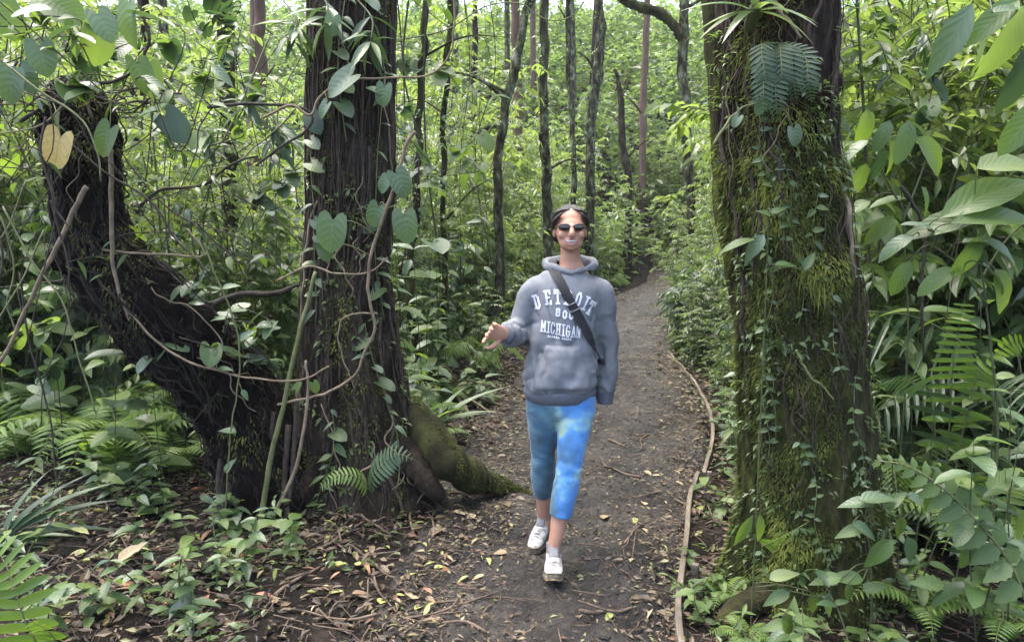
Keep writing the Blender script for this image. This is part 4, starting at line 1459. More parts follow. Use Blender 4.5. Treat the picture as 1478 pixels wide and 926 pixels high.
    for _ in range(620):        # sprigs of tiny plants rooted in the moss
        a, sv = rng.uniform(-1.9, 1.7), rng.uniform(.03, .74)
        p, o = at3(a, sv, .008), (at3(a, sv, .1) - at3(a, sv)).normalized()
        if fbm(p.x * 4, p.y * 4, p.z * 3, 3) < -.08:
            continue
        for _ in range(rng.randint(3, 9)):
            B.append(p + Vector((rng.gauss(0, .014), 0, rng.gauss(0, .016))))
            T.append(o * .8 + Vector((rng.uniform(-1, 1), 0, rng.uniform(-1, .5))))
            N.append(o * .5 + Vector((rng.uniform(-.4, .4), 0, 1)))
            L.append(rng.uniform(.014, .042)); W.append(L[-1] * rng.uniform(.3, .6)); Q.append(rng.random())
    me = foliage_small('sprigs', B, T, N, L, W, Q, M['leaf'])
    me.transform(Matrix.Translation(-base))
    link('sprigs', me, None, t3, 'stuff')
    place_roots(t3, clinging_roots(at3, 12, rng, .0066, .010, (.58, .90), (.08, .22), (-1.4, 1.4), .004, .2, .01), M['root'])
    place_roots(t3, clinging_roots(at3, 120, rng, .001, .0035, (.30, .88), (.04, .16), (-1.6, 1.6), .005, .2, .02), M['root'])
    place_roots(t3, clinging_roots(at3, 4, rng, .0015, .003, (.40, .80), (.05, .14), (-1.2, 1.2), .012, .45, .04), M['root_pale'])
    # strips of split pale bark
    for th, s1, s0, r in ((.62, .545, .49, .013), (.66, .51, .455, .010), (-.15, .70, .66, .008)):
        pts = [at3(th + .03 * math.sin(i), lerp(s1, s0, i / 9), .006) for i in range(10)]
        part(t3, 'bark_strip', Geo().tube(catmull([tuple(p) for p in pts], 16), [r * math.sin(math.pi * (i + 1) / 17) + .002 for i in range(16)], 5), M['root_pale'])
    # companion stem and thick climber
    A = catmull([(*P(1110, 860, 3.5), .085), (*P(1098, 600, 3.5), .06), (*P(1070, 430, 3.48), .055), (*P(1052, 330, 3.45), .055), (*P(1048, 200, 3.45), .068), (*P(1044, 100, 3.45), .075), (*P(1036, 0, 3.45), .075), (*P(1020, -200, 3.5), .07)], 40)
    part(t3, 'side_stem', Geo().tube(A[:, :3], A[:, 3] * np.array([1 + .25 * fbm(i * .3, 6.1) for i in range(40)]), 16), M['bark_mossy'])
    A = catmull([(*P(1194, -60, 3.0), .022), (*P(1196, 30, 2.98), .022), (*P(1204, 80, 2.97), .021), (*P(1200, 130, 2.98), .018), (*P(1206, 210, 2.99), .016), (*P(1214, 320, 2.99), .012)], 34)
    part(t3, 'climbing_root', Geo().tube(A[:, :3], A[:, 3], 9), M['bark_dark'])
    A = catmull([(*P(1105, 860, 2.92), .06), (*P(1060, 880, 2.82), .045), (*P(1035, 905, 2.75), .02)], 20)
    part(t3, 'root', Geo().tube(A[:, :3], A[:, 3], 12), M['bark_mossy'])
    A = catmull([(*P(1230, 850, 3.0), .07), (*P(1290, 890, 2.9), .05), (*P(1340, 925, 2.8), .02)], 20)
    part(t3, 'root', Geo().tube(A[:, :3], A[:, 3], 12), M['bark_mossy'])
    me = small_crown('crown', (base.x + .4, base.y + .3, 8.8), 2.2, 800, rng, .16, M['leaf_dark'])
    me.transform(Matrix.Translation(-base))
    link('crown', me, None, t3, 'stuff')
    return at, at2, at3


AT_TREE, AT_LEAN, AT_MOSS = build_big_trees()


# ---------------------------------------------------------------- slender trees of the wood
def thin_tree(name, label, pts, mat, crown=None, twigs=3, seed=0, group=None, sprigs=0):
    """pts: (px, py, half width px, depth), listed from the base up."""
    rng = random.Random(seed)
    rows = rows_px(pts)
    b = Vector(rows[0][:3])
    gz = ground_z(b.x, b.y)
    rows = [(b.x, b.y, gz - .05, rows[0][3] * 1.25)] + rows if b.z > gz + .1 else rows
    t = thing(name, label, 'tree', (rows[0][0], rows[0][1], gz), group)
    A = catmull(rows, 60)
    rr = .84 * A[:, 3] * np.array([1 + .22 * fbm(i * .5, seed * 1.7) for i in range(60)])
    wob = np.array([[nz(i * .22, seed * 3.1, 1.0), nz(i * .2, seed * 2.3, 7.0), 0] for i in range(60)]) * .05
    A[:, :3] += wob
    g = Geo().tube(A[:, :3], rr, 12)
    part(t, 'trunk', g, mat)
    for k in range(twigs):
        i = rng.randint(22, 56)
        a = rng.uniform(0, 2 * math.pi)
        L = rng.uniform(.5, 1.3)
        p = Vector(A[i, :3])
        d = Vector((math.cos(a), math.sin(a), rng.uniform(.2, .9)))
        C = catmull([p, p + d * L * .5 + Vector((0, 0, .05)), p + d * L + Vector((0, 0, -.08))], 10)
        part(t, 'branch', Geo().tube(C, [A[i, 3] * .35 * (1 - .8 * j / 9) for j in range(10)], 5), mat)
    B, T, N, L, W, Q = [], [], [], [], [], []
    for k in range(sprigs):         # small epiphytes and lichens sitting on the stem
        i = rng.randint(3, 50)
        a = rng.uniform(-1.6, 1.6)
        o = Vector((math.sin(a), -math.cos(a), 0))
        for _ in range(5):
            B.append(Vector(A[i, :3]) + o * rr[i] * .95 + Vector((rng.gauss(0, .02), 0, rng.gauss(0, .05))))
            T.append(o + Vector((rng.uniform(-.8, .8), rng.uniform(-.5, .5), rng.uniform(-.9, .3))))
            N.append((rng.uniform(-.3, .3), -.4, 1))
            L.append(rng.uniform(.04, .11)); W.append(L[-1] * .5); Q.append(rng.random())
    if B:
        me = foliage_small('epiphytes', B, T, N, L, W, Q, M['leaf'])
        me.transform(Matrix.Translation(-Vector(t.location)))
        link('epiphytes', me, None, t, 'stuff')
    if crown:
        tp = Vector(A[-1, :3])
        me = small_crown('crown', tp, crown, 700, rng, .17, M['leaf_bright' if seed % 2 else 'leaf'])
        me.transform(Matrix.Translation(-Vector(t.location)))
        link('crown', me, None, t, 'stuff')
    return t


bt, bm_, br_ = M['bark_thin'], M['bark_mossy'], M['bark_red']
thin_tree('slender_tree', 'slender dark tree whose stem curves over as it rises behind the person', [(722, 440, 9, 10), (719, 330, 8, 10), (719, 240, 8, 10), (726, 170, 8, 10), (740, 110, 8, 10), (752, 50, 7, 10), (765, 0, 7, 10), (790, -120, 6, 10), (800, -320, 5, 10)], bt, 1.4, 2, 1, sprigs=20)
thin_tree('slender_tree', 'straight slender tree flecked with pale lichen behind the head of the person', [(792, 400, 9, 11.5), (790, 300, 8.5, 11.5), (786, 200, 8, 11.5), (785, 100, 8, 11.5), (786, 0, 7.5, 11.5), (786, -350, 6, 11.5)], bt, 1.5, 2, 2, sprigs=34)
thin_tree('slender_tree', 'slender tree with a kink and a bushy fern tuft midway up its stem', [(850, 390, 8, 17), (850, 330, 8, 17), (851, 240, 8, 17), (853, 170, 9, 17), (862, 110, 9, 17), (868, 50, 8, 17), (866, 0, 7, 17), (870, -250, 6, 17)], bt, 1.5, 2, 3, sprigs=34)
thin_tree('dead_sapling', 'dead bare sapling with a forked broken top', [(907, 320, 6.5, 21), (905, 250, 6.5, 21), (898, 190, 6, 21), (896, 140, 5, 21), (888, 100, 2.5, 21)], M['bark_dark'], None, 3, 4)
thin_tree('slender_tree', 'thin crooked sapling half hidden among pale leaves', [(826, 300, 4.5, 15), (829, 220, 4.5, 15), (824, 140, 4.5, 15), (818, 70, 4, 15), (822, -60, 3.5, 15)], bt, 1.2, 3, 5, sprigs=14)
thin_tree('red_barked_tree', 'straight tree with reddish brown bark deep in the wood', [(750, 320, 8.5, 17), (750, 210, 8, 17), (747, 100, 7.5, 17), (744, 0, 7, 17), (742, -200, 6, 17)], br_, 2.2, 2, 6)
thin_tree('slender_tree', 'thin dark sapling between the root-hung tree and the curved slender tree', [(596, 480, 7, 7), (594, 380, 6.5, 7), (600, 280, 6.5, 7), (606, 180, 6.5, 7), (609, 80, 6, 7), (612, 0, 5.5, 7), (618, -300, 5, 7)], bm_, 1.1, 2, 7, sprigs=26)
thin_tree('slender_tree', 'straight greenish sapling rising behind the root-hung tree', [(640, 500, 6, 8), (642, 380, 5.5, 8), (640, 250, 5, 8), (643, 120, 5, 8), (650, 0, 4.5, 8), (654, -300, 4, 8)], bm_, 1.2, 2, 8, sprigs=26)
thin_tree('slender_tree', 'mossy straight tree standing in the thicket beyond the leaning trunk', [(336, 560, 15, 6.5), (334, 420, 14, 6.5), (332, 300, 13, 6.5), (330, 200, 12, 6.5), (326, 60, 11, 6.5), (322, -300, 9, 6.5)], bm_, 1.6, 2, 9, sprigs=26)
thin_tree('slender_tree', 'pale-barked tree far behind the climbing heart-leaved vines', [(378, 420, 11, 12), (377, 250, 10, 12), (376, 120, 10, 12), (374, 20, 9, 12), (372, -200, 8, 12)], br_, 2.0, 2, 10)
thin_tree('slender_tree', 'dark tree standing in the thicket beyond the moss-coated trunk', [(1398, 480, 13, 7), (1394, 360, 13, 7), (1388, 240, 14, 7), (1386, 120, 13, 7), (1390, 0, 12, 7), (1394, -300, 10, 7)], M['bark_dark'], 1.6, 2, 11, sprigs=20)
thin_tree('slender_tree', 'slim tree whose foot is lost in bushes where the path bends away', [(996, 300, 8, 14), (990, 180, 8, 14), (986, 90, 8, 14), (988, 0, 8, 14), (985, -200, 7, 14)], bt, 1.8, 3, 12)
thin_tree('slender_tree', 'thin pole-like tree in the bright wood between the two lichen-flecked trees', [(827, 300, 7, 26), (826, 150, 6.5, 26), (824, 0, 6, 26), (823, -150, 5, 26)], bt, 3.0, 2, 13)
thin_tree('slender_tree', 'faint far tree in the bright wood beside the dead sapling', [(926, 300, 6, 24), (928, 150, 6, 24), (934, 0, 5, 24), (938, -150, 5, 24)], br_, 3.0, 2, 14)
thin_tree('slender_tree', 'far thin tree beyond the greenish sapling', [(684, 340, 5, 20), (682, 200, 5, 20), (686, 60, 5, 20), (684, -100, 4, 20)], M['bark_dark'], 2.6, 2, 15)
thin_tree('slender_tree', 'slim dark tree at the edge of the tangled vines', [(196, 560, 8, 8), (200, 400, 8, 8), (204, 200, 7, 8), (206, 0, 7, 8), (210, -250, 6, 8)], M['bark_dark'], 1.6, 2, 16, sprigs=16)
thin_tree('slender_tree', 'thin tree standing behind the veined broad-leaved shrub', [(1300, 470, 7, 9), (1296, 300, 7, 9), (1290, 140, 6, 9), (1284, -40, 6, 9), (1280, -300, 5, 9)], bt, 1.6, 2, 17, sprigs=16)

# mossy bough slanting in above the path and the broken post
t = thing('mossy_bough', 'mossy bough slanting down above the bend of the path', 'branch', P(988, 62, 14))
A = catmull([(*P(800, -60, 14), .07), (*P(905, 2, 14), .085), (*P(950, 18, 14), .095), (*P(975, 40, 14), .10), (*P(988, 62, 14), .10)], 40)
part(t, 'limb', Geo().tube(A[:, :3], A[:, 3] * np.array([1 + .3 * fbm(i * .4, 4.4) for i in range(40)]), 10), M['bark_mossy'])
rng = random.Random(3)
B = [Vector(A[i, :3]) + Vector((rng.gauss(0, .04), rng.gauss(0, .04), rng.gauss(0, .05))) for i in rng.choices(range(40), k=500)]
me = foliage_small('moss', B, [(rng.uniform(-.6, .6), rng.uniform(-.6, .6), rng.uniform(-1, .4)) for _ in B], [(rng.uniform(-.5, .5), -.5, 1) for _ in B], [rng.uniform(.03, .09) for _ in B], [.02] * len(B), [rng.random() for _ in B], M['moss'])
me.transform(Matrix.Translation(-Vector(t.location)))
link('moss', me, None, t, 'stuff')
b = P(958, 300, 29)
t = thing('broken_stump', 'short dark broken stump among bushes near the bend of the path', 'stump', (b.x, b.y, ground_z(b.x, b.y)))
A = catmull([(b.x, b.y, ground_z(b.x, b.y) - .05, .09), (*P(960, 300, 29), .17), (*P(958, 255, 29), .16), (*P(956, 232, 29), .12), (*P(953, 220, 29), .04)], 24)
part(t, 'stem', Geo().tube(A[:, :3], A[:, 3] * np.array([1 + .3 * fbm(i * .6, 9.4) for i in range(24)]), 10), M['bark_black'])

# ---------------------------------------------------------------- understorey bushes
def shrub_parts(seed, H, spread, nstem, ntwig, lpt, leaf, ratio, mat, droop=.35, base_clear=.1, up=.6):
    """A bush round the origin: stems with twigs, leaves set along the twigs."""
    rng = random.Random(seed)
    g = Geo()
    B, T, N, L, W, Q = [], [], [], [], [], []
    for s in range(nstem):
        az = 2 * math.pi * (s + rng.random()) / nstem
        h = H * rng.uniform(.55, 1.05)
        o = spread * rng.uniform(.3, 1.0)
        p0 = Vector((rng.uniform(-.08, .08), rng.uniform(-.08, .08), -.05))
        dirv = Vector((math.cos(az), math.sin(az), 0))
        C = catmull([p0, p0 + dirv * o * .25 + Vector((0, 0, h * .4)), p0 + dirv * o * .6 + Vector((rng.uniform(-.1, .1), rng.uniform(-.1, .1), h * .78)), p0 + dirv * o + Vector((0, 0, h))], 16)
        r0 = .003 + .002 * H
        g.tube(C, [r0 * (1 - .75 * i / 15) for i in range(16)], 4, caps=False)
        for k in range(ntwig):
            f = base_clear + (1 - base_clear) * (k + rng.random()) / ntwig
            i = min(15, int(f * 15))
            p = Vector(C[i])
            a = az + rng.gauss(0, 1.3)
            tl = rng.uniform(.22, .5) * (0.35 + 0.25 * H) * (1.15 - .5 * f)
            d = Vector((math.cos(a), math.sin(a), rng.uniform(-.1, up)))
            e1, e2 = p + d * tl * .55, p + d * tl + Vector((0, 0, -droop * tl * .6))
            D = catmull([p, e1, e2], lpt)
            g.tube(D[:: max(1, lpt // 5)], .0035, 3, caps=False)
            for j in range(lpt):
                td = Vector(D[min(j + 1, lpt - 1)] - D[max(j - 1, 0)]).normalized()
                sd = td.cross(Vector((0, 0, 1)))
                sg = 1 if j % 2 else -1
                t = td * rng.uniform(.3, .9) + sd * sg * rng.uniform(.5, 1.1) + Vector((0, 0, -droop * rng.uniform(.2, 1.6)))
                B.append(D[j]); T.append(t)
                N.append(Vector((rng.gauss(0, .35), rng.gauss(0, .35), 1)) + sd * sg * .25)
                l = leaf * rng.uniform(.55, 1.2)
                L.append(l); W.append(l * ratio * rng.uniform(.8, 1.15)); Q.append(rng.random())
    fol = foliage('foliage', B, T, N, L, W, Q, mat, droop=.25)
    st = g.mesh('stems')
    st.materials.append(M['stem'])
    return st, fol


def palm_parts(seed, n, length, mat, leaflets=26, lw=.028):
    """Arching feather fronds from one foot."""
    rng = random.Random(seed)
    g = Geo()
    B, T, N, L, W, Q = [], [], [], [], [], []
    for s in range(n):
        az = 2 * math.pi * (s + rng.random() * .7) / n
        l = length * rng.uniform(.7, 1.1)
        dv = Vector((math.cos(az), math.sin(az), 0))
        C = catmull([(0, 0, 0), dv * l * .22 + Vector((0, 0, l * .55)), dv * l * .6 + Vector((0, 0, l * .72)), dv * l * .98 + Vector((0, 0, l * .42))], leaflets)
        g.tube(C, [.010 * (1 - .8 * i / (leaflets - 1)) for i in range(leaflets)], 4, caps=False)
        sd = dv.cross(Vector((0, 0, 1)))
        for j in range(4, leaflets):
            td = Vector(C[min(j + 1, leaflets - 1)] - C[j - 1]).normalized()
            ll = l * .30 * math.sin(math.pi * (.15 + .8 * (j - 4) / (leaflets - 4))) ** .7
            for sg in (-1, 1):
                B.append(C[j]); T.append(td * .55 + sd * sg + Vector((0, 0, -.25 - rng.random() * .35)))
                N.append(Vector((0, 0, 1)) + sd * sg * .4); L.append(ll * rng.uniform(.85, 1.1)); W.append(lw * rng.uniform(.8, 1.2)); Q.append(rng.random())
    fol = foliage('foliage', B, T, N, L, W, Q, mat, droop=.3)
    st = g.mesh('stems')
    st.materials.append(M['stem'])
    return st, fol


SHRUB = {}
for i in range(3):
    SHRUB['broad', i] = shrub_parts(20 + i, 1.9, .75, 6, 10, 8, .17, .56, M['leaf'])
    SHRUB['bright', i] = shrub_parts(30 + i, 2.4, .85, 6, 12, 10, .12, .50, M['leaf_bright'])
    SHRUB['fine', i] = shrub_parts(40 + i, 2.0, .8, 7, 13, 14, .075, .50, M['leaf'])
    SHRUB['tall', i] = shrub_parts(50 + i, 4.4, 1.25, 6, 22, 11, .14, .46, M['leaf_bright'], base_clear=.18)
    SHRUB['airy', i] = shrub_parts(100 + i, 3.6, .8, 5, 20, 11, .085, .5, M['leaf' if i else 'leaf_bright'], base_clear=.12)
    SHRUB['dark', i] = shrub_parts(60 + i, 1.5, .7, 7, 9, 8, .17, .46, M['leaf_dark'])
    SHRUB['low', i] = shrub_parts(70 + i, .55, .45, 8, 6, 7, .10, .46, M['leaf'], up=.3, base_clear=.05)
    SHRUB['palm', i] = palm_parts(80 + i, 9, 1.5, M['leaf_dark'])
    SHRUB['fernclump', i] = palm_parts(90 + i, 10, .85, M['fern'], 30, .022)

SHRUB_TEXT = {
    'broad': ('leafy_bush', 'broad-leaved green bush', 'bush'), 'bright': ('leafy_bush', 'bright yellow-green bush', 'bush'),
    'fine': ('leafy_bush', 'fine-leaved green bush', 'bush'), 'tall': ('young_tree', 'tall bright green young tree', 'tree'),
    'airy': ('young_tree', 'slim small-leaved sapling', 'sapling'),
    'dark': ('leafy_bush', 'dark glossy-leaved bush', 'bush'), 'low': ('ground_plant', 'low leafy ground plant', 'plant'),
    'palm': ('feather_palm', 'dark feather-leaved palm', 'palm'), 'fernclump': ('fern_clump', 'bright arching fern clump', 'fern'),
}
SHRUB_N = 0
LANDMARK = [((px - CX) * d / F_PX, d, ph) for px, d, ph in (
    (722, 10, 'by the curved slender tree'), (790, 11.5, 'by the straight lichen-flecked tree'), (850, 17, 'by the kinked slender tree'), (905, 12, 'by the dead forked sapling'), (826, 15, 'by the thin crooked sapling'),
    (750, 17, 'by the red-barked tree'), (596, 7, 'by the thin dark sapling'), (640, 8, 'by the straight greenish sapling'), (334, 6.5, 'by the mossy straight tree'), (377, 12, 'by the pale-barked tree'), (1394, 7, 'by the dark tree in the thicket'),
    (988, 15, 'where the path bends away'), (826, 26, 'by the pole-like far tree'), (938, 24, 'deep beside the bend'), (684, 20, 'by the far thin tree'), (200, 8, 'by the slim dark tree'), (1296, 9, 'behind the veined broad-leaved shrub'),
    (60, 5.5, 'beyond the broken stub'), (250, 5.0, 'just beyond the leaning trunk'), (-100, 8, 'beyond the yellowing leaf'), (1150, 5.5, 'behind the moss-coated trunk'), (1450, 4.5, 'behind the long-leaved shrub'), (1040, 7, 'beyond the board edging'), (1020, 10, 'near the far end of the board edging'),
    (660, 6, 'behind the mossy root'), (480, 12, 'behind the root-hung tree'), (100, 13, 'far beyond the leaning trunk'), (1250, 14, 'far beyond the moss-coated trunk'), (1550, 12, 'deep in the thicket past the ribbed shrubs'))]


def put_shrub(kind, v, x, y, scale, where, z=None, rot=None):
    global SHRUB_N
    SHRUB_N += 1
    st, fol = SHRUB[kind, v % 3]
    nm, txt, cat = SHRUB_TEXT[kind]
    lm = min(LANDMARK, key=lambda q: (q[0] - x) ** 2 + (q[1] - y) ** 2)
    where = lm[2]
    o = thing(nm, txt + ' ' + where, cat, (x, y, floor_z(x, y) - .02 if z is None else z), txt + ' ' + where, RS.uniform(0, 6.28) if rot is None else rot)
    o['group'] = txt + ' in the wood'
    o.scale = (scale, scale, scale * RS.uniform(.9, 1.15))
    link('stems', st, None, o)
    link('foliage', fol, None, o, 'stuff')
    return o


RS = random.Random(77)


def clear_of_path(x, y, m):
    l, r = path_edges(y)
    return x < l - m or x > r + m


def scatter(kinds, n, pxr, dr, sc, where, margin=.45, mind=.5, avoid=()):
    done, tries = [], 0
    while len(done) < n and tries < n * 40:
        tries += 1
        d = dr[0] + (dr[1] - dr[0]) * RS.random() ** .9
        px = RS.uniform(*pxr)
        x = (px - CX) * d / F_PX
        k = RS.choice(kinds)
        s = RS.uniform(*sc)
        mg = margin + (.55 * s if k not in ('low',) else .1)
        if not clear_of_path(x, d, mg):
            continue
        if any((x - a) ** 2 + (d - b) ** 2 < mind ** 2 for a, b in done):
            continue
        if any((x - a) ** 2 + (d - b) ** 2 < r * r for a, b, r in avoid):
            continue
        done.append((x, d))
        put_shrub(k, RS.randint(0, 2), x, d, s, where)


AV = [(-.9, 4.15, .9), (-1.5, 3.9, .9), (1.25, 3.12, .8)]
W1, W2, W3, W4 = 'in the thicket beyond the leaning trunk', 'in the thicket beyond the mossy trunk', 'in the wood behind the person', 'along the bend of the path'
# beyond the leaning trunk
scatter(['broad', 'bright', 'fine', 'dark', 'fine'], 32, (-260, 440), (5.2, 9), (.7, 1.15), W1, avoid=AV)
scatter(['tall', 'bright', 'tall', 'broad'], 24, (-220, 600), (8, 16), (.8, 1.1), W1)
scatter(['fernclump', 'low', 'palm'], 22, (-200, 420), (4.7, 8), (.6, 1.0), W1, mind=.35, avoid=AV)
# behind the person
scatter(['fine', 'bright', 'low', 'broad', 'fernclump'], 30, (560, 720), (5.4, 11), (.35, .7), W3, margin=.75, mind=.35)
scatter(['tall', 'bright', 'fine', 'tall'], 44, (560, 960), (10.5, 20), (.7, 1.1), W3)
scatter(['low', 'fine', 'fernclump'], 34, (640, 960), (7, 20), (.4, .8), W3, margin=.1, mind=.4)
# along the bend
scatter(['low', 'fine', 'dark', 'fernclump', 'broad'], 34, (930, 1120), (5.2, 16), (.4, .75), W4, margin=.0, mind=.35)
scatter(['tall', 'bright', 'broad'], 26, (960, 1150), (9, 22), (.7, 1.15), W4, margin=.3)
# beyond the mossy trunk
scatter(['broad', 'dark', 'fine', 'bright', 'dark'], 42, (1190, 1720), (4.3, 8), (.75, 1.25), W2, avoid=AV)
scatter(['tall', 'bright', 'tall', 'fine'], 42, (1100, 1700), (6.5, 15), (.8, 1.25), W2)
scatter(['palm', 'fernclump', 'low'], 22, (1200, 1650), (3.6, 7), (.5, .95), W2, mind=.35, avoid=AV)

scatter(['airy', 'airy', 'fine'], 18, (560, 720), (6.0, 10), (.7, 1.05), W3, margin=.9, mind=.35)
scatter(['airy', 'tall', 'airy'], 14, (-120, 445), (5.0, 8), (.75, 1.0), W1, mind=.4, avoid=AV)
scatter(['airy', 'fine', 'dark', 'low'], 20, (965, 1075), (8, 15), (.5, .85), W4, margin=-.25, mind=.35)
scatter(['airy', 'tall', 'fine'], 26, (1200, 1650), (4.4, 8), (.8, 1.15), W2, mind=.4, avoid=AV)
scatter(['airy', 'tall', 'fine', 'bright'], 22, (600, 1010), (11, 20), (.7, 1.1), W3, margin=.3)
for px, d, k, sc in ((965, 22.5, 'fine', .8), (985, 23.2, 'broad', .7), (1000, 22.3, 'low', 1.3), (948, 23.5, 'bright', .7), (975, 24, 'tall', .7), (1010, 24, 'tall', .8), (955, 22.0, 'low', 1.2), (990, 21.6, 'low', 1.1), (940, 24.5, 'tall', .7), (1030, 23, 'bright', .9)):
    put_shrub(k, int(px), (px - CX) * d / F_PX, d, sc, W4)
scatter(['broad', 'dark', 'broad', 'bright'], 24, (570, 800), (7.5, 14), (.6, 1.0), W3, margin=.7, mind=.5)
scatter(['broad', 'dark'], 14, (-100, 430), (5.5, 8.5), (.8, 1.2), W1, mind=.5, avoid=AV)
# far wood closing the view: a mass of leaves nobody could count
def far_wood():
    """Mounded crowns on the added slope, shaped so the leaves are lit from above."""
    rng = np.random.default_rng(4)
    n = 300000
    d = 17.5 + 33 * rng.random(n) ** .85
    x = rng.uniform(-1.0, 1.0, n) * d
    hz = 15.0 * (1 - np.exp(-np.maximum(0, d - 21.0) ** 1.25 / 34.0))
    cl = np.array([fbm(a * .55, b * .55, 0.0, 2) for a, b in zip(x.tolist(), d.tolist())])
    z = hz + (1.9 + 2.6 * cl) * rng.random(n) ** .55
    keep = z > hz
    lft, rgt = np.interp(d, _py, _pl), np.interp(d, _py, _pr)
    keep &= ~((x > lft - .4) & (x < rgt + .4) & (d < 22))
    x, d, z = x[keep], d[keep], z[keep]
    k = len(x)
    B = np.stack([x, d, z], 1)
    T = np.stack([rng.normal(0, 1, k), rng.normal(0, 1, k), rng.uniform(-1.1, .3, k)], 1)
    T /= np.linalg.norm(T, axis=1)[:, None]
    N = np.stack([rng.normal(0, .5, k), rng.normal(0, .5, k), np.ones(k)], 1)
    Sd = np.cross(T, N)
    Sd /= np.linalg.norm(Sd, axis=1)[:, None]
    U = np.cross(Sd, T)
    L = (rng.uniform(.11, .30, k) * (.6 + d / 40))[:, None]
    V = np.zeros((k, 4, 3))
    V[:, 0], V[:, 3] = B, B + T * L
    V[:, 1] = B + T * L * .45 - Sd * L * .26 + U * L * .1
    V[:, 2] = B + T * L * .45 + Sd * L * .26 + U * L * .1
    F = (np.array([(0, 3, 1), (0, 2, 3)])[None] + (np.arange(k) * 4)[:, None, None]).reshape(-1, 3)
    me = np_mesh('far_wood_foliage', V.reshape(-1, 3), F, np.repeat(rng.random(k), 4))
    o = link('far_wood_foliage', me, M['leaf_far'])
    o['kind'] = 'stuff'


far_wood()
for i in range(16):     # stems standing in the far wood
    d = RS.uniform(20, 40)
    px = RS.uniform(20, 1460)
    x = (px - CX) * d / F_PX
    if not clear_of_path(x, d, 1):
        continue
    t = thing('far_tree', 'distant tree trunk deep in the bright far wood', 'tree', (x, d, ground_z(x, d)), 'trunks in the far wood')
    A = catmull([(x, d, ground_z(x, d) - .1, .16), (x + RS.uniform(-.3, .3), d, 4, .13), (x + RS.uniform(-.5, .5), d, 9, .11), (x + RS.uniform(-.8, .8), d, 17, .08)], 24)
    part(t, 'trunk', Geo().tube(A[:, :3], A[:, 3], 8), M[RS.choice(['bark_red', 'bark_thin', 'bark_dark'])])
    me = small_crown('crown', A[-1, :3], 3.0, 700, RS, .3, M['leaf'])
    me.transform(Matrix.Translation(-Vector(t.location)))
    link('crown', me, None, t, 'stuff')

# ---------------------------------------------------------------- climbers and lianas
def vine(name, label, pts, r, mat, d=None, cat='vine', group=None, leaves=(), sides=7, taper=.35, n=None):
    """pts: (px, py[, depth]); leaves: leaf_px argument tuples (kind, material, px, py, depth, size, ang, face, yaw)."""
    W = [P(p[0], p[1], p[2] if len(p) > 2 else d) for p in pts]
    base = min(W, key=lambda p: p.z)
    t = thing(name, label, cat, base, group)
    n = n or max(12, len(W) * 7)
    C = catmull(W, n)
    for i in range(n):
        C[i] += np.array((nz(i * .31, r * 900, 1.0), nz(i * .27, r * 700, 5.0), nz(i * .29, r * 800, 9.0))) * .006
    part(t, 'stem', Geo().tube(C, [r * (1 - taper * i / (n - 1)) * (1 + .12 * nz(i * .7, 3.3)) for i in range(n)], sides), mat)
    g = Geo()
    for lf in leaves:
        b = leaf_px(t, *lf)
        j = min(range(n), key=lambda i: (C[i] - np.array(b)).dot(C[i] - np.array(b)))
        q = Vector(C[j])
        if .01 < (q - b).length < .5:
            part(t, 'petiole', Geo().tube(catmull([q, (q + b) / 2 + Vector((0, 0, .03)), b], 8), .0022, 5), M['vine_green'])
    return t


LEAF_TRIM = {'heart': .68, 'oblong': .84}
wx, ve, vb, dk = 'leaf_waxy', 'leaf_veined', 'leaf_veined_bright', 'leaf_dark'
vine('climbing_vine', 'heart-leaved climber sprawling over the broken stub with one big yellowing leaf', [(30, 175), (70, 150), (110, 125), (150, 120), (190, 105), (215, 60), (205, 20), (190, -30)], .010, M['vine_dark'], 3.45, leaves=[
    ('heart', wx, 152, 40, 3.25, 58, -62, .60, .2), ('heart', ve, 186, 38, 3.25, 84, -97, .50, -.3), ('heart', wx, 228, 26, 3.25, 72, -6, .12, 0), ('heart', wx, 84, 46, 3.3, 48, -165, .25, 0),
    ('heart', wx, 122, 53, 3.3, 46, -12, .22, 0), ('heart', wx, 62, 88, 3.3, 62, -80, .6, .2), ('heart', wx, 14, 128, 3.3, 64, -105, .6, .2), ('heart', wx, 40, 116, 3.35, 50, -60, .5, -.2),
    ('heart', wx, 46, 14, 3.2, 66, 25, .45, 0), ('heart', ve, 206, 112, 3.4, 62, -70, .35, .3), ('heart', wx, 110, 122, 3.35, 54, 172, .3, 0), ('heart', wx, 206, 165, 3.4, 62, 195, .35, .1),
    ('heart', dk, 256, 186, 3.4, 66, -48, .5, -.2), ('heart', ve, 150, 206, 3.35, 62, -118, .6, .1), ('heart', 'leaf_yellowing', 80, 221, 3.3, 72, -112, .85, .1), ('heart', vb, 218, 118, 3.5, 60, -80, .5, .5),
    ('heart', vb, 140, 70, 3.4, 70, -100, .7, .5), ('heart', vb, 10, 30, 3.5, 80, -60, .6, .3), ('heart', vb, 95, 15, 3.5, 80, -30, .6, -.3)])
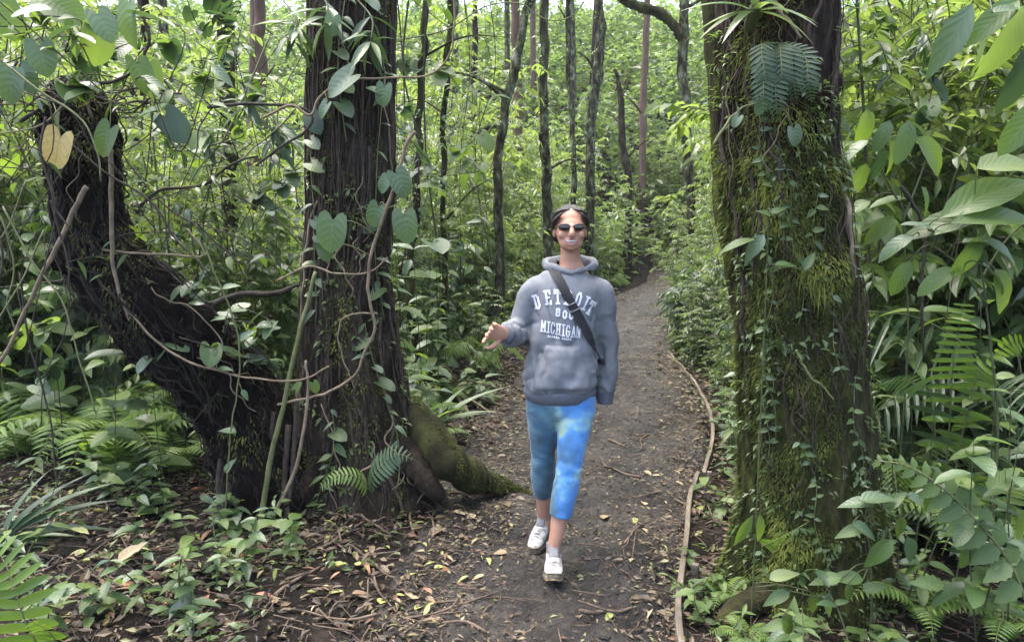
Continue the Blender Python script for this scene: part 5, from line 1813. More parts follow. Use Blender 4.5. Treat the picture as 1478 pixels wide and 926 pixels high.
vine('climbing_vine', 'looping climber with round grey-green leaves hanging across the root-hung tree', [(600, 190), (588, 205), (575, 250), (553, 315), (535, 370), (531, 420), (541, 470), (528, 505), (513, 540), (480, 563), (450, 573), (400, 583)], .0095, M['vine'], 3.62, leaves=[
    ('heart', wx, 580, 268, 3.6, 52, -65, .7, .1), ('heart', wx, 586, 332, 3.58, 60, -85, .7, -.1), ('heart', wx, 541, 314, 3.63, 46, -110, .6, .2), ('heart', wx, 478, 342, 3.55, 70, -98, .7, .1), ('heart', dk, 470, 366, 3.6, 36, -70, .5, 0),
    ('heart', wx, 553, 268, 3.66, 34, -120, .6, 0), ('heart', vb, 455, 560, 3.6, 24, -70, .5, 0), ('heart', vb, 430, 556, 3.6, 20, 60, .6, 0)])
vine('climbing_vine', 'thin climber with heart-shaped leaves crossing the upper trunk of the root-hung tree', [(380, 170), (420, 152), (448, 166), (462, 140), (500, 118), (560, 112), (620, 108), (648, 80), (655, 40), (655, -20)], .0065, M['vine'], 3.7, leaves=[
    ('heart', wx, 488, 122, 3.66, 66, -148, .6, .1), ('heart', wx, 466, 160, 3.66, 34, -125, .5, 0), ('heart', wx, 553, 140, 3.66, 40, -100, .6, 0), ('heart', wx, 538, 128, 3.68, 30, 150, .4, 0), ('heart', wx, 480, 40, 3.7, 36, -95, .5, .2)])
vine('liana', 'stout tan liana hanging straight down the broken stub', [(160, 215), (160, 260), (161, 330), (163, 380), (173, 424), (187, 462)], .0125, M['vine'], 3.58, 'liana')
vine('liana', 'thin tan liana drooping along the leaning trunk from the stout liana', [(180, 440), (220, 487), (268, 520), (312, 534), (360, 545), (432, 548), (475, 528)], .0065, M['vine'], 3.58, 'liana', leaves=[('ovate', wx, 325, 531, 3.57, 24, 5, .4, 0)])
vine('liana', 'short level vine stub jutting across the broken stub', [(150, 360), (190, 365), (240, 367), (292, 370), (287, 350), (270, 330)], .0065, M['vine'], 3.6, 'liana')
vine('liana', 'long bare tan liana slanting away below the yellowing leaf', [(125, 270), (112, 292), (90, 340), (62, 395), (36, 450), (12, 502), (-30, 570)], .0125, M['vine'], 3.4, 'liana')
vine('liana', 'thin green vine with paired pale leaves hanging before the leaning trunk', [(295, 350), (310, 395), (330, 440), (345, 500), (343, 560), (333, 620), (328, 690), (322, 760), (318, 800)], .0042, M['vine_green'], 3.5, 'vine', leaves=[
    ('ovate', wx, 355, 483, 3.5, 28, 40, .6, 0), ('ovate', wx, 314, 459, 3.5, 24, 175, .35, 0), ('ovate', wx, 332, 412, 3.5, 26, 20, .5, 0), ('ovate', wx, 328, 620, 3.5, 28, 165, .4, 0), ('ovate', wx, 330, 672, 3.5, 24, 60, .6, 0), ('ovate', wx, 300, 720, 3.5, 26, -20, .4, 0), ('ovate', ve, 362, 790, 3.5, 30, -100, .6, 0), ('ovate', wx, 354, 570, 3.5, 20, -60, .5, 0)])
vine('liana', 'mossy leaning pole-like liana rising from the foot of the root-hung tree', [(372, 780), (384, 705), (396, 640), (410, 580), (424, 510), (440, 450), (456, 392)], .015, M['vine_green'], 3.62, 'liana')
vine('liana', 'brown forked liana at the foot of the root-hung tree', [(395, 745), (425, 680), (438, 620), (445, 560), (440, 520)], .010, M['vine'], 3.6, 'liana')
vine('liana', 'thin vine looped against the lower trunk of the root-hung tree', [(545, 452), (520, 452), (495, 460), (488, 490), (500, 530), (512, 560)], .0045, M['vine'], 3.64, 'liana')
vine('liana', 'level vine sagging across the trunk below the large grey-green leaf', [(400, 405), (448, 384), (480, 394), (530, 393), (560, 372)], .006, M['vine'], 3.64, 'liana')
vine('liana', 'dark branch-like liana arching beyond the broken stub', [(200, 300), (232, 275), (290, 268), (322, 245), (345, 232), (372, 226)], .009, M['vine_dark'], 3.9, 'liana')
vine('liana', 'tan liana running from the thicket to the root-hung tree', [(300, 155), (350, 150), (420, 152), (450, 165), (440, 190), (400, 215), (370, 240)], .0085, M['vine_dark'], 3.8, 'liana')
vine('liana', 'low dark bough behind the leaning trunk', [(300, 440), (350, 425), (400, 422), (450, 405), (470, 400)], .022, M['vine_dark'], 4.4, 'liana')
vine('liana', 'thin twisting vine hanging beside the moss-coated trunk', [(1030, 210), (1060, 165), (1090, 150), (1120, 155)], .0055, M['vine_green'], 2.85, 'liana', leaves=[('heart', wx, 1096, 158, 2.82, 26, -110, .6, 0), ('heart', wx, 1148, 199, 2.84, 36, -75, .75, 0), ('heart', wx, 1062, 176, 2.84, 24, -120, .5, 0)])
vine('liana', 'tan root sweeping from the tuft at the top of the moss-coated trunk', [(1118, -20), (1122, 12), (1140, 30), (1155, 55)], .008, M['vine'], 2.84, 'liana')
vine('liana', 'yellowish curved stem lying against the lower moss-coated trunk', [(1150, 505), (1158, 525), (1172, 545), (1190, 560), (1202, 575)], .005, M['vine_green'], 2.82, 'liana')
vine('liana', 'fine vine slung between the thin sapling and the curved slender tree', [(560, 60), (640, 45), (700, 10), (750, 5), (775, 22), (800, 30), (830, 20), (850, -10)], .006, M['vine_green'], 6.0, 'liana')
vine('liana', 'dark stem leaning behind the veined broad-leaved shrub', [(1300, 268), (1318, 295), (1332, 325), (1334, 370), (1330, 420), (1334, 520)], .010, M['vine_dark'], 3.6, 'liana')

rv = random.Random(21)
for k in range(60):     # tangle of bare vines round the leaning trunk
    d = rv.uniform(4.2, 5.6) if k % 3 else rv.uniform(3.2, 3.6)
    x0, y0 = rv.uniform(-30, 460 if k % 3 else 120), rv.uniform(-40, 420)
    L = rv.uniform(120, 380)
    a = rv.uniform(.9, 2.2)
    pts = [(x0, y0)]
    for j in range(4):
        a += rv.uniform(-.5, .5)
        pts.append((pts[-1][0] + math.cos(a) * L / 4, min(790, pts[-1][1] + math.sin(a) * L / 4)))
    rad, vm = rv.uniform(.003, .0065), rv.choice(['vine_dark', 'vine_dark', 'root', 'vine_green'])
    lab = '%s %s bare vine %s' % ('thin' if rad > .0045 else 'hair-thin', {'vine_dark': 'dark', 'root': 'brown', 'vine_green': 'greenish'}[vm], 'beside the long bare liana' if d < 3.7 else ('behind the broken stub' if x0 < 140 else ('behind the leaning trunk' if x0 < 300 else 'between the leaning trunk and the root-hung tree')))
    vine('thin_vine', lab, pts, rad, M[vm], d, 'vine', 'bare vines tangled round the leaning trunk', sides=5, n=24)
for k in range(14):
    d = rv.uniform(5, 9)
    x0 = rv.uniform(570, 720) if k % 2 else rv.uniform(1240, 1470)
    vine('thin_vine', 'thin hanging vine ' + ('in the wood behind the person' if k % 2 else 'in the thicket beyond the mossy trunk'), [(x0, -40), (x0 + rv.uniform(-15, 15), 100), (x0 + rv.uniform(-20, 20), 230), (x0 + rv.uniform(-25, 25), 400)], rv.uniform(.004, .009), M[rv.choice(['vine_dark', 'vine_green'])], d, 'vine', 'thin vines hanging in the wood', sides=5, n=22)


# ---------------------------------------------------------------- broad-leaved plants, leaf by leaf
def plant_px(name, label, cat, d, stems, leaves, r=.006, mat='stem', group=None):
    """stems: lists of (px, py, depth?); the first starts at the ground below its first point."""
    W0 = P(stems[0][0][0], stems[0][0][1], d)
    base = Vector((W0.x, W0.y, floor_z(W0.x, W0.y)))
    t = thing(name, label, cat, base, group)
    g, allp = Geo(), []
    for k, st in enumerate(stems):
        W = [P(p[0], p[1], p[2] if len(p) > 2 else d) for p in st]
        if k == 0 and W[0].z > base.z + .02:
            W = [base - Vector((0, 0, .03))] + W
        C = catmull(W, 8 * len(W))
        allp += [Vector(c) for c in C]
        g.tube(C, [r * (1 - .6 * i / (len(C) - 1)) for i in range(len(C))], 6)
    part(t, 'stem', g, M[mat])
    g = Geo()
    for lf in leaves:
        b = leaf_px(t, *lf)
        q = min(allp, key=lambda p: (p - b).length)
        if (q - b).length > .008:
            part(t, 'petiole', Geo().tube(catmull([q, (q + b) / 2 + Vector((0, 0, .02)), b], 7), .0025, 4), M[mat])
    return t


plant_px('veined_shrub', 'shrub of large drooping ribbed leaves beside the upper moss-coated trunk', 'shrub', 3.6, [[(1310, 500), (1306, 380), (1302, 290), (1298, 205)], [(1302, 300), (1280, 260), (1262, 220)], [(1303, 320), (1330, 250), (1345, 205)]], [
    ('oblong', vb, 1250, 186, 3.55, 66, -92, .65, .1), ('oblong', wx, 1274, 196, 3.5, 54, -112, .5, .1), ('oblong', wx, 1307, 206, 3.48, 72, -93, .55, 0), ('oblong', vb, 1350, 222, 3.5, 84, -42, .5, -.5),
    ('oblong', wx, 1232, 214, 3.5, 56, -152, .35, 0), ('oblong', dk, 1270, 238, 3.55, 58, -95, .6, .3), ('oblong', vb, 1212, 214, 3.6, 80, -175, .5, .2), ('oblong', vb, 1290, 225, 3.6, 60, -70, .6, .4),
    ('oblong', vb, 1240, 262, 3.6, 64, -110, .6, .3), ('oblong', ve, 1285, 285, 3.6, 60, 175, .3, 0), ('oblong', wx, 1334, 188, 3.6, 60, -30, .25, 0), ('oblong', ve, 1230, 300, 3.7, 66, -160, .4, .2), ('oblong', vb, 1270, 330, 3.65, 60, -140, .5, .3), ('oblong', ve, 1340, 290, 3.65, 58, -60, .4, 0)])
plant_px('veined_shrub', 'shrub with very long bright ribbed leaves spreading over the ferns', 'shrub', 2.9, [[(1440, 640), (1430, 500), (1418, 400), (1404, 325)], [(1418, 400), (1450, 350), (1480, 320)], [(1424, 440), (1380, 380), (1330, 345)]], [
    ('lance', vb, 1432, 272, 2.85, 168, 30, .6, -.2, 1.25), ('lance', vb, 1448, 306, 2.8, 150, 12, .5, -.1, 1.25), ('lance', vb, 1366, 316, 2.85, 130, 186, .5, .1, 1.3), ('oblong', wx, 1292, 352, 2.85, 66, 205, .4, 0), ('oblong', wx, 1330, 322, 2.85, 54, 150, .3, 0),
    ('oblong', vb, 1456, 362, 2.8, 90, -20, .5, 0), ('oblong', wx, 1418, 345, 2.85, 70, 10, .2, 0), ('oblong', ve, 1400, 372, 2.85, 80, -110, .5, .3), ('oblong', vb, 1460, 230, 2.85, 120, 15, .55, -.2), ('oblong', vb, 1452, 420, 2.8, 90, -60, .5, -.2), ('oblong', ve, 1352, 402, 2.9, 70, -150, .5, .2), ('oblong', wx, 1440, 395, 2.8, 70, -30, .3, 0), ('oblong', ve, 1300, 400, 2.95, 64, -120, .5, 0)])
plant_px('veined_shrub', 'overhanging shrub with large ribbed leaves pointing down from above the long-leaved shrub', 'shrub', 2.7, [[(1545, 700), (1540, 350), (1520, 120), (1470, -10)], [(1500, 60), (1440, 10), (1400, -20)]], [
    ('lance', wx, 1374, 56, 2.62, 108, -118, .6, .1, 1.35), ('oblong', ve, 1436, 24, 2.6, 92, -145, .6, .1), ('oblong', vb, 1462, 58, 2.65, 120, -108, .5, .4), ('oblong', dk, 1478, 110, 2.65, 110, -100, .5, .2), ('oblong', ve, 1462, 8, 2.55, 70, 20, .4, 0), ('lance', vb, 1420, 70, 2.8, 80, -80, .5, .4, 1.3), ('oblong', ve, 1478, 180, 2.7, 100, -130, .5, .2)], r=.010)
plant_px('broadleaf_herb', 'herb with glossy pointed leaves in whorls at the foot of the moss-coated trunk', 'plant', 2.72, [[(1258, 880), (1256, 800), (1250, 740), (1262, 720)], [(1256, 800), (1290, 760), (1325, 730)]], [
    ('ovate', wx, 1236, 724, 2.7, 50, 178, .4, 0), ('ovate', wx, 1268, 716, 2.68, 58, 12, .35, 0), ('ovate', ve, 1226, 766, 2.7, 44, -165, .5, 0), ('ovate', wx, 1252, 765, 2.66, 52, -25, .45, 0), ('ovate', ve, 1292, 720, 2.7, 46, 40, .5, 0), ('ovate', vb, 1300, 762, 2.66, 40, -85, .6, 0), ('ovate', wx, 1332, 724, 2.7, 56, -20, .4, 0),
    ('ovate', ve, 1268, 800, 2.64, 62, -125, .65, .1), ('ovate', wx, 1316, 796, 2.64, 52, -70, .7, 0), ('ovate', vb, 1222, 832, 2.64, 52, 170, .5, 0), ('ovate', vb, 1226, 856, 2.62, 34, -80, .8, 0), ('ovate', ve, 1192, 835, 2.64, 48, 185, .45, 0), ('ovate', ve, 1264, 846, 2.66, 44, 20, .4, 0)])
plant_px('broadleaf_herb', 'small herb with bright paired leaves growing from the roots of the moss-coated trunk', 'plant', 2.6, [[(1150, 940), (1148, 900), (1145, 880)]], [
    ('ovate', vb, 1118, 902, 2.58, 44, 190, .45, 0), ('ovate', vb, 1145, 885, 2.58, 46, 80, .7, 0), ('ovate', ve, 1165, 895, 2.56, 50, -5, .4, 0), ('ovate', vb, 1140, 910, 2.55, 50, -60, .5, 0), ('ovate', wx, 1118, 918, 2.55, 36, 210, .35, 0)], r=.004)
plant_px('broadleaf_herb', 'upright herb with two long leaves against the mossy base of the trunk', 'plant', 2.72, [[(1085, 880), (1088, 820), (1090, 770)]], [
    ('lance', vb, 1073, 768, 2.7, 60, -115, .7, 0), ('lance', vb, 1098, 764, 2.7, 52, -85, .75, 0), ('ovate', vb, 1132, 828, 2.66, 48, 20, .4, 0), ('ovate', ve, 1120, 862, 2.66, 46, 205, .5, 0), ('ovate', ve, 1175, 872, 2.68, 42, -75, .7, 0), ('ovate', vb, 1197, 878, 2.66, 34, -60, .6, 0)], r=.004)
plant_px('trunk_seedling', 'leafy seedling sprouting from the side of the moss-coated trunk', 'plant', 2.86, [[(1108, 350), (1098, 348), (1090, 345)]], [('ovate', wx, 1088, 358, 2.8, 48, -125, .6, 0), ('lance', vb, 1062, 350, 2.8, 56, 190, .4, 0, 1.2), ('ovate', ve, 1135, 380, 2.8, 34, 10, .4, 0), ('ovate', ve, 1168, 376, 2.82, 30, 60, .6, 0), ('ovate', ve, 1124, 302, 2.82, 26, 30, .5, 0), ('ovate', ve, 1104, 306, 2.82, 24, 150, .5, 0)], r=.003)

# arching spray with toothed leaflets
W = catmull([P(1262, 664, 2.62), P(1310, 672, 2.58), P(1362, 705, 2.55), P(1410, 752, 2.52), P(1462, 820, 2.5), (P(1490, 940, 2.5).x, P(1490, 940, 2.5).y, 0.12)], 60)
base = Vector(W[-1]); base.z = floor_z(base.x, base.y)
t = thing('toothed_spray', 'arching spray of bright light green toothed leaflets low beside the ferns', 'plant', base)
part(t, 'stem', Geo().tube(W, [.0018 + .004 * i / 59 for i in range(60)], 6), M['vine_green'])
for i in range(13):
    k = 2 + i * 4
    L = (14 + 34 * sstep(0, 9, i)) * 2.55 / F_PX
    tg = Vector(W[k] - W[k + 2]).normalized()
    for sg in (-1, 1):
        up = Vector((.55, 0, .75)) if sg > 0 else Vector((-.25, -.2, -.95))
        put_leaf(t, 'serrate', vb, W[k], tg * .55 + up * .8, (-.1, -.85, .5), L * (1.0 if sg < 0 else .8), 1.15, 'leaflet')
for (x, y, s, a) in ((1385, 690, 52, 150), (1345, 720, 50, -100), (1450, 690, 60, 40), (1475, 760, 60, -70), (1400, 800, 54, -120), (1455, 830, 60, -60), (1340, 840, 50, 170), (1420, 870, 56, -140)):
    leaf_px(t, 'serrate', vb if s > 51 else ve, x, y, 2.62, s, a, .5)


def herb(name, label, x, y, h, n, key, mats, size, seed, group, r=.004, whorl=2, lean=.15):
    rng = random.Random(seed)
    b = Vector((x, y, floor_z(x, y)))
    t = thing(name, label, 'plant', b, group)
    tp = b + Vector((rng.uniform(-lean, lean), rng.uniform(-lean, lean), h))
    C = catmull([b - Vector((0, 0, .02)), (b + tp) / 2 + Vector((rng.uniform(-.03, .03), rng.uniform(-.03, .03), 0)), tp], 14)
    part(t, 'stem', Geo().tube(C, [r * (1 - .6 * i / 13) for i in range(14)], 5), M['stem'])
    a = rng.uniform(0, 6.28)
    for k in range(n):
        f = .25 + .75 * (k // whorl) / max(1, (n - 1) // whorl)
        p = Vector(C[min(13, int(f * 13))])
        a += (2 * math.pi / whorl if k % whorl else 1.3) + rng.uniform(-.3, .3)
        d = Vector((math.cos(a), math.sin(a), rng.uniform(-.35, .45)))
        put_leaf(t, key, rng.choice(mats), p, d, Vector((0, 0, 1)) + Vector((rng.uniform(-.3, .3), rng.uniform(-.5, .1), 0)), size * rng.uniform(.6, 1.15), rng.uniform(.9, 1.15))
    return t


rh = random.Random(31)
HERB_WORD = {'ovate': 'oval-leaved', 'lance': 'narrow-leaved', 'oblong': 'ribbed-leaved', 'heart': 'heart-leaved', 'serrate': 'tooth-leaved'}


def herbs(n, pxr, dr, hr, sizes, where, keys, mats, margin=.05, avoid=()):
    k = tries = 0
    while k < n and tries < n * 30:
        tries += 1
        d = rh.uniform(*dr)
        x = (rh.uniform(*pxr) - CX) * d / F_PX
        if not clear_of_path(x, d, margin) or any((x - a) ** 2 + (d - b) ** 2 < r * r for a, b, r in avoid):
            continue
        k += 1
        key = rh.choice(keys)
        h = rh.uniform(*hr)
        size = 'low' if h < .22 else ('knee-high' if h < .6 else 'tall')
        herb('leafy_herb', '%s %s herb %s' % (size, HERB_WORD[key], where), x, d, h, rh.randint(6, 13), key, mats, rh.uniform(*sizes), rh.randint(0, 9999), HERB_WORD[key] + ' herbs ' + where, whorl=rh.choice([1, 2, 2]))


AV2 = [(-.93, 4.15, .42), (-1.35, 3.92, .36), (1.24, 3.12, .34)]
herbs(46, (1225, 1600), (2.5, 4.2), (.2, .9), (.07, .17), 'under the ribbed-leaved shrubs', ['ovate', 'lance', 'oblong', 'serrate'], [ve, vb, wx, dk], .3, AV2)
herbs(22, (1000, 1330), (2.3, 3.3), (.06, .22), (.05, .09), 'round the foot of the moss-coated trunk', ['ovate', 'lance', 'serrate'], [ve, vb], .03, AV2)
herbs(30, (985, 1090), (3.4, 8.5), (.10, .45), (.07, .14), 'along the board edging', ['ovate', 'lance', 'oblong'], [ve, vb, wx], .08, AV2)
herbs(34, (1230, 1600), (3.6, 6.5), (.7, 1.6), (.12, .22), 'beyond the ribbed-leaved shrubs', ['oblong', 'ovate', 'lance'], [ve, vb, wx], .5, AV2)
herbs(36, (-60, 330), (3.9, 6.0), (.25, 1.1), (.08, .18), 'under the leaning trunk', ['ovate', 'lance', 'heart'], [ve, vb, wx, dk], .5, AV2)
herbs(46, (-60, 400), (2.6, 3.9), (.06, .35), (.05, .12), 'in the leaf litter', ['ovate', 'lance', 'serrate'], [ve, dk, wx, vb], .25, AV2)
herbs(26, (570, 740), (4.4, 8.0), (.12, .6), (.08, .17), 'behind the mossy root', ['ovate', 'lance', 'heart', 'oblong'], [ve, vb, wx], .12, AV2)
herbs(16, (-40, 420), (4.6, 6.5), (1.4, 2.4), (.14, .24), 'rising behind the leaning trunk', ['heart', 'ovate', 'lance'], [ve, vb, wx, vb], .5, AV2)
herbs(12, (575, 730), (5.0, 8.5), (.9, 2.0), (.12, .20), 'rising behind the root-hung tree', ['heart', 'ovate', 'oblong'], [ve, vb, wx, vb], .4, AV2)

# strap-leaved plant
b = P(2, 770, 3.35); b.z = floor_z(b.x, b.y)
t = thing('strap_leaved_plant', 'plant with long arching grey-green strap leaves in the leaf litter', 'plant', b)
part(t, 'stem', Geo().tube(catmull([b - Vector((0, 0, .03)), b + Vector((0, 0, .06)), b + Vector((.01, 0, .12))], 6), .014, 8), M['stem'])
for a, up, L, m_ in ((2.8, .9, .50, 'leaf_strap'), (2.3, 1.3, .46, 'leaf_strap'), (.9, 1.25, .52, 'leaf_strap'), (.65, 1.0, .60, 'leaf_strap'), (.4, .85, .58, 'leaf_strap'), (.2, .5, .55, 'leaf_strap'), (.05, .2, .5, dk), (3.3, .5, .45, 'leaf_strap'), (-.3, .5, .40, 'leaf'), (1.4, 1.6, .42, 'leaf_strap')):
    put_leaf(t, 'strap', m_, b + Vector((0, 0, .05)), (math.cos(a), math.sin(a) * .35, up), (-.2, -.5, 1), L * .8, 1.1)
b = P(620, 600, 5.2); b.z = floor_z(b.x, b.y)
t = thing('strap_leaved_plant', 'plant with narrow arching strap leaves behind the mossy root', 'plant', b)
part(t, 'stem', Geo().tube([b - Vector((0, 0, .03)), b + Vector((0, 0, .1))], .012, 6), M['stem'])
for k in range(14):
    a = k * 2.4
    put_leaf(t, 'strap', rh.choice(['leaf', 'leaf_waxy', 'leaf_bright']), b + Vector((0, 0, .05)), (math.cos(a), math.sin(a), rh.uniform(.4, 1.6)), (0, -.3, 1), rh.uniform(.35, .6))
# tuft of straps on the moss-coated trunk
b = P(1088, 18, 2.86)
t = thing('bromeliad', 'tuft of drooping strap leaves perched high on the moss-coated trunk', 'plant', b)
part(t, 'heart', Geo().tube(catmull([b + Vector((0, .05, -.05)), b, b + Vector((0, -.03, .05))], 6), [.02, .025, .025, .02, .015, .008], 8), M['stem'])
for a, up, L in ((3.4, .2, .22), (3.0, .7, .25), (2.3, .3, .24), (.2, .5, .22), (.8, .8, .24), (1.4, 1.2, .22), (-.5, .1, .22), (-1.5, .4, .26), (-2.2, .1, .24), (-1.0, .3, .24), (-1.8, .9, .22)):
    put_leaf(t, 'strap', rh.choice(['leaf', 'leaf_bright', 'leaf_waxy']), b, (math.cos(a), math.sin(a) * .6 - .3, up - .2), (0, -.4, 1), L, 1.5)


# leafy tangle over the broken stub and the top of the leaning trunk
rd = random.Random(43)
ZONES = (['over the broken stub'] * 30 + ['along the top of the leaning trunk'] * 12 + ['in the thicket between stub and root-hung tree'] * 26 + ['hanging beside the lower stub'] * 10 + ['in the wood past the root-hung tree'] * 16 + ['hanging behind the upper moss-coated trunk'] * 10)
for k, zone in enumerate(ZONES):
    f = rd.random()
    i = sorted(set(ZONES), key=ZONES.index).index(zone)
    px, py, d = [(rd.uniform(-10, 240), rd.uniform(20, 220), rd.uniform(3.35, 3.7)) if k % 2 else (rd.uniform(-20, 300), rd.uniform(-20, 200), rd.uniform(3.4, 4.1)), (lerp(150, 400, f), lerp(330, 520, f) + rd.uniform(-40, 30), rd.uniform(3.6, 4.0)), (rd.uniform(200, 460), rd.uniform(-20, 330), rd.uniform(4.3, 5.4)),
                 (rd.uniform(-30, 90), rd.uniform(180, 560), rd.uniform(3.9, 5.0)), (rd.uniform(560, 720), rd.uniform(-20, 330), rd.uniform(5.0, 7.5)), (rd.uniform(1190, 1420), rd.uniform(-20, 180), rd.uniform(3.8, 5.2))][i]
    b = P(px, py, d)
    keys = rd.choice([('heart', 'heart-shaped'), ('ovate', 'oval'), ('lance', 'narrow')])
    mats_ = rd.choice([((wx, wx, dk), 'grey-green'), ((vb, vb, ve), 'bright green'), ((ve, dk), 'mid-green')])
    t = thing('twining_climber', 'small climber with %s %s leaves %s' % (mats_[1], keys[1], zone), 'climber', b, 'small climbers ' + zone)
    C = catmull([b, b + Vector((rd.uniform(-.2, .2), rd.uniform(-.1, .1), rd.uniform(-.15, .1))), b + Vector((rd.uniform(-.35, .35), rd.uniform(-.15, .15), rd.uniform(-.35, .15))), b + Vector((rd.uniform(-.5, .5), rd.uniform(-.2, .2), rd.uniform(-.5, .1)))], 20)
    part(t, 'stem', Geo().tube(C, .003, 4), M['vine_dark'])
    for j in range(rd.randint(6, 12)):
        a = rd.uniform(0, 6.28)
        put_leaf(t, keys[0], rd.choice(mats_[0]), Vector(C[rd.randint(1, 19)]), (math.cos(a), math.sin(a), rd.uniform(-1.2, .3)), (rd.uniform(-.5, .5), -rd.uniform(0, .8), 1), rd.uniform(.05, .13) * (d / 3.8) ** .5, rd.uniform(.85, 1.1))

# drooping pale sprays hung on the root-hung tree and in the thicket beside it
rd = random.Random(41)
for k, (px, py, d, n, lab) in enumerate([(470, 40, 3.75, 16, 'pale drooping long-leaved spray high on the root-hung tree'), (535, 60, 3.75, 14, 'pale drooping spray at the edge of the upper root-hung tree'), (425, 60, 3.9, 14, 'pale drooping spray hanging beside the upper root-hung tree'),
                                        (352, 168, 4.3, 18, 'grey-green drooping spray in the thicket beside the root-hung tree'), (395, 205, 4.4, 14, 'grey-green drooping spray above the low dark bough'), (300, 215, 4.5, 14, 'drooping spray beyond the broken stub'), (1275, 110, 5.0, 18, 'pale drooping long-leaved spray behind the drooping ribbed leaves'), (1330, 60, 5.2, 16, 'pale drooping spray high beyond the ribbed-leaved shrubs')]):
    b = P(px, py, d)
    t = thing('drooping_spray', lab, 'plant', b)
    C = catmull([b + Vector((-.1, .15, .25)), b + Vector((0, .05, .12)), b], 10)
    part(t, 'stem', Geo().tube(C, .005, 5), M['stem'])
    for j in range(n):
        a = rd.uniform(0, 6.28)
        put_leaf(t, 'lance', rd.choice([wx, wx, ve, dk]), Vector(C[rd.randint(4, 9)]), (math.cos(a), math.sin(a), rd.uniform(-1.3, .3)), (rd.uniform(-.4, .4), -.5, 1), rd.uniform(.13, .24), rd.uniform(.6, 1.0))


# ---------------------------------------------------------------- ferns
def frond(root, pts, n, plen, mat, side_ref, as_parts=True, prof=None, angle=.55, wide=1.0, r=.0035):
    """One feather: midrib through pts (world), n pairs of pinnae in the plane of side_ref."""
    C = catmull(pts, n + 3)
    o = part(root, 'frond', Geo().tube(C, [r * (1 - .8 * i / (n + 2)) for i in range(n + 3)], 5), M['vine_green'])
    o.location = (0, 0, 0)
    B, T, N, L, W, Q = [], [], [], [], [], []
    for i in range(1, n + 2):
        f = (i - 1) / n
        tg = Vector(C[i + 1] - C[i - 1]).normalized()
        sd = Vector(side_ref)
        sd = (sd - tg * sd.dot(tg)).normalized()
        nn = sd.cross(tg)
        if nn.z < 0:
            nn = -nn
        l = plen * (prof(f) if prof else math.sin(math.pi * (.18 + .80 * f)) ** .8)
        for sg in (-1, 1):
            d = sd * sg + tg * angle + Vector((0, 0, -.12))
            if as_parts:
                p = bpy.data.objects.new('pinna', LEAF['pinna', mat])
                COL.objects.link(p)
                p.parent = o
                p.matrix_basis = Matrix.Translation(-Vector(root.location)) @ leaf_matrix(C[i], d, nn, l, wide)
            else:
                B.append(C[i]); T.append(d); N.append(nn); L.append(l); W.append(l * .24 * wide); Q.append(rh.random())
    if B:
        me = foliage('pinnae', B, T, N, L, W, Q, M[mat], droop=.15)
        me.transform(Matrix.Translation(-Vector(root.location)))
        link('pinnae', me, None, o, 'stuff')
    return o


b = P(75, 965, 2.45); b.z = floor_z(b.x, b.y)
t = thing('bright_fern', 'bright green fern with broad blunt pinnae at the edge of the litter', 'fern', b)
frond(t, [b, P(58, 935, 2.42), P(38, 900, 2.4), P(25, 862, 2.4), P(16, 832, 2.42), P(2, 802, 2.45), P(-12, 778, 2.5)], 11, .185, 'fern', (.93, -.2, .32), True, lambda f: 1.0 - .65 * f ** 1.6, .25, 1.0, .004)
frond(t, [b, P(90, 945, 2.4), P(78, 920, 2.36), P(62, 905, 2.33), P(40, 895, 2.3)], 8, .10, 'fern', (.3, -.5, .8), True, lambda f: 1 - .6 * f, .3, 1.0)
frond(t, [b, P(40, 955, 2.35), P(-20, 930, 2.3), P(-80, 915, 2.3)], 9, .13, 'fern', (.2, -.9, .3), True, lambda f: 1 - .7 * f, .3)

b = P(531, 704, 3.62)
t = thing('small_fern', 'small fern with one bright and one dull frond at the foot of the root-hung tree', 'fern', b)
frond(t, [b, P(520, 690, 3.56), P(498, 684, 3.52), P(478, 690, 3.5), P(461, 703, 3.5)], 13, .075, 'fern', (.15, -.75, -.65), True, lambda f: 1 - .55 * f, .35)
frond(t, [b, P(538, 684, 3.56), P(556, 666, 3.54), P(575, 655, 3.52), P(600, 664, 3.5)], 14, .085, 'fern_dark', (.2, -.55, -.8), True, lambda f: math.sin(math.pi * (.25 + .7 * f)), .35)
b = P(1122, 62, 2.86)
t = thing('trunk_fern', 'dark drooping fern growing on the upper moss-coated trunk', 'fern', b)
for tipx, tipy, midx, midy in ((1100, 175, 1104, 105), (1122, 180, 1118, 110), (1150, 150, 1140, 88), (1172, 152, 1160, 92), (1132, 140, 1126, 85), (1108, 140, 1100, 80)):
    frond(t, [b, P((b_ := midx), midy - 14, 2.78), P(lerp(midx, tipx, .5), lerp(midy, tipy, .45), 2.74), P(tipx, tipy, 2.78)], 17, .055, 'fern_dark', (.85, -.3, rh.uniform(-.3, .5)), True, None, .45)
b = P(1100, 788, 2.74)
t = thing('small_fern', 'small bright fern frond sprouting from the mossy base of the trunk', 'fern', b)
frond(t, [b, P(1118, 780, 2.7), P(1140, 768, 2.68), P(1168, 752, 2.68)], 13, .045, 'fern', (.25, -.6, .75), True, lambda f: 1 - .7 * f, .3)
b = P(1372, 600, 3.55); b.z = floor_z(b.x, b.y)
t = thing('upright_fern', 'tall upright fern with level pinnae under the long-leaved shrub', 'fern', b)
frond(t, [b, P(1372, 590, 3.5), P(1376, 520, 3.45), P(1384, 470, 3.42), P(1392, 432, 3.4)], 16, .16, 'fern', (.97, -.2, -.1), True, lambda f: 1 - .7 * f, .2)
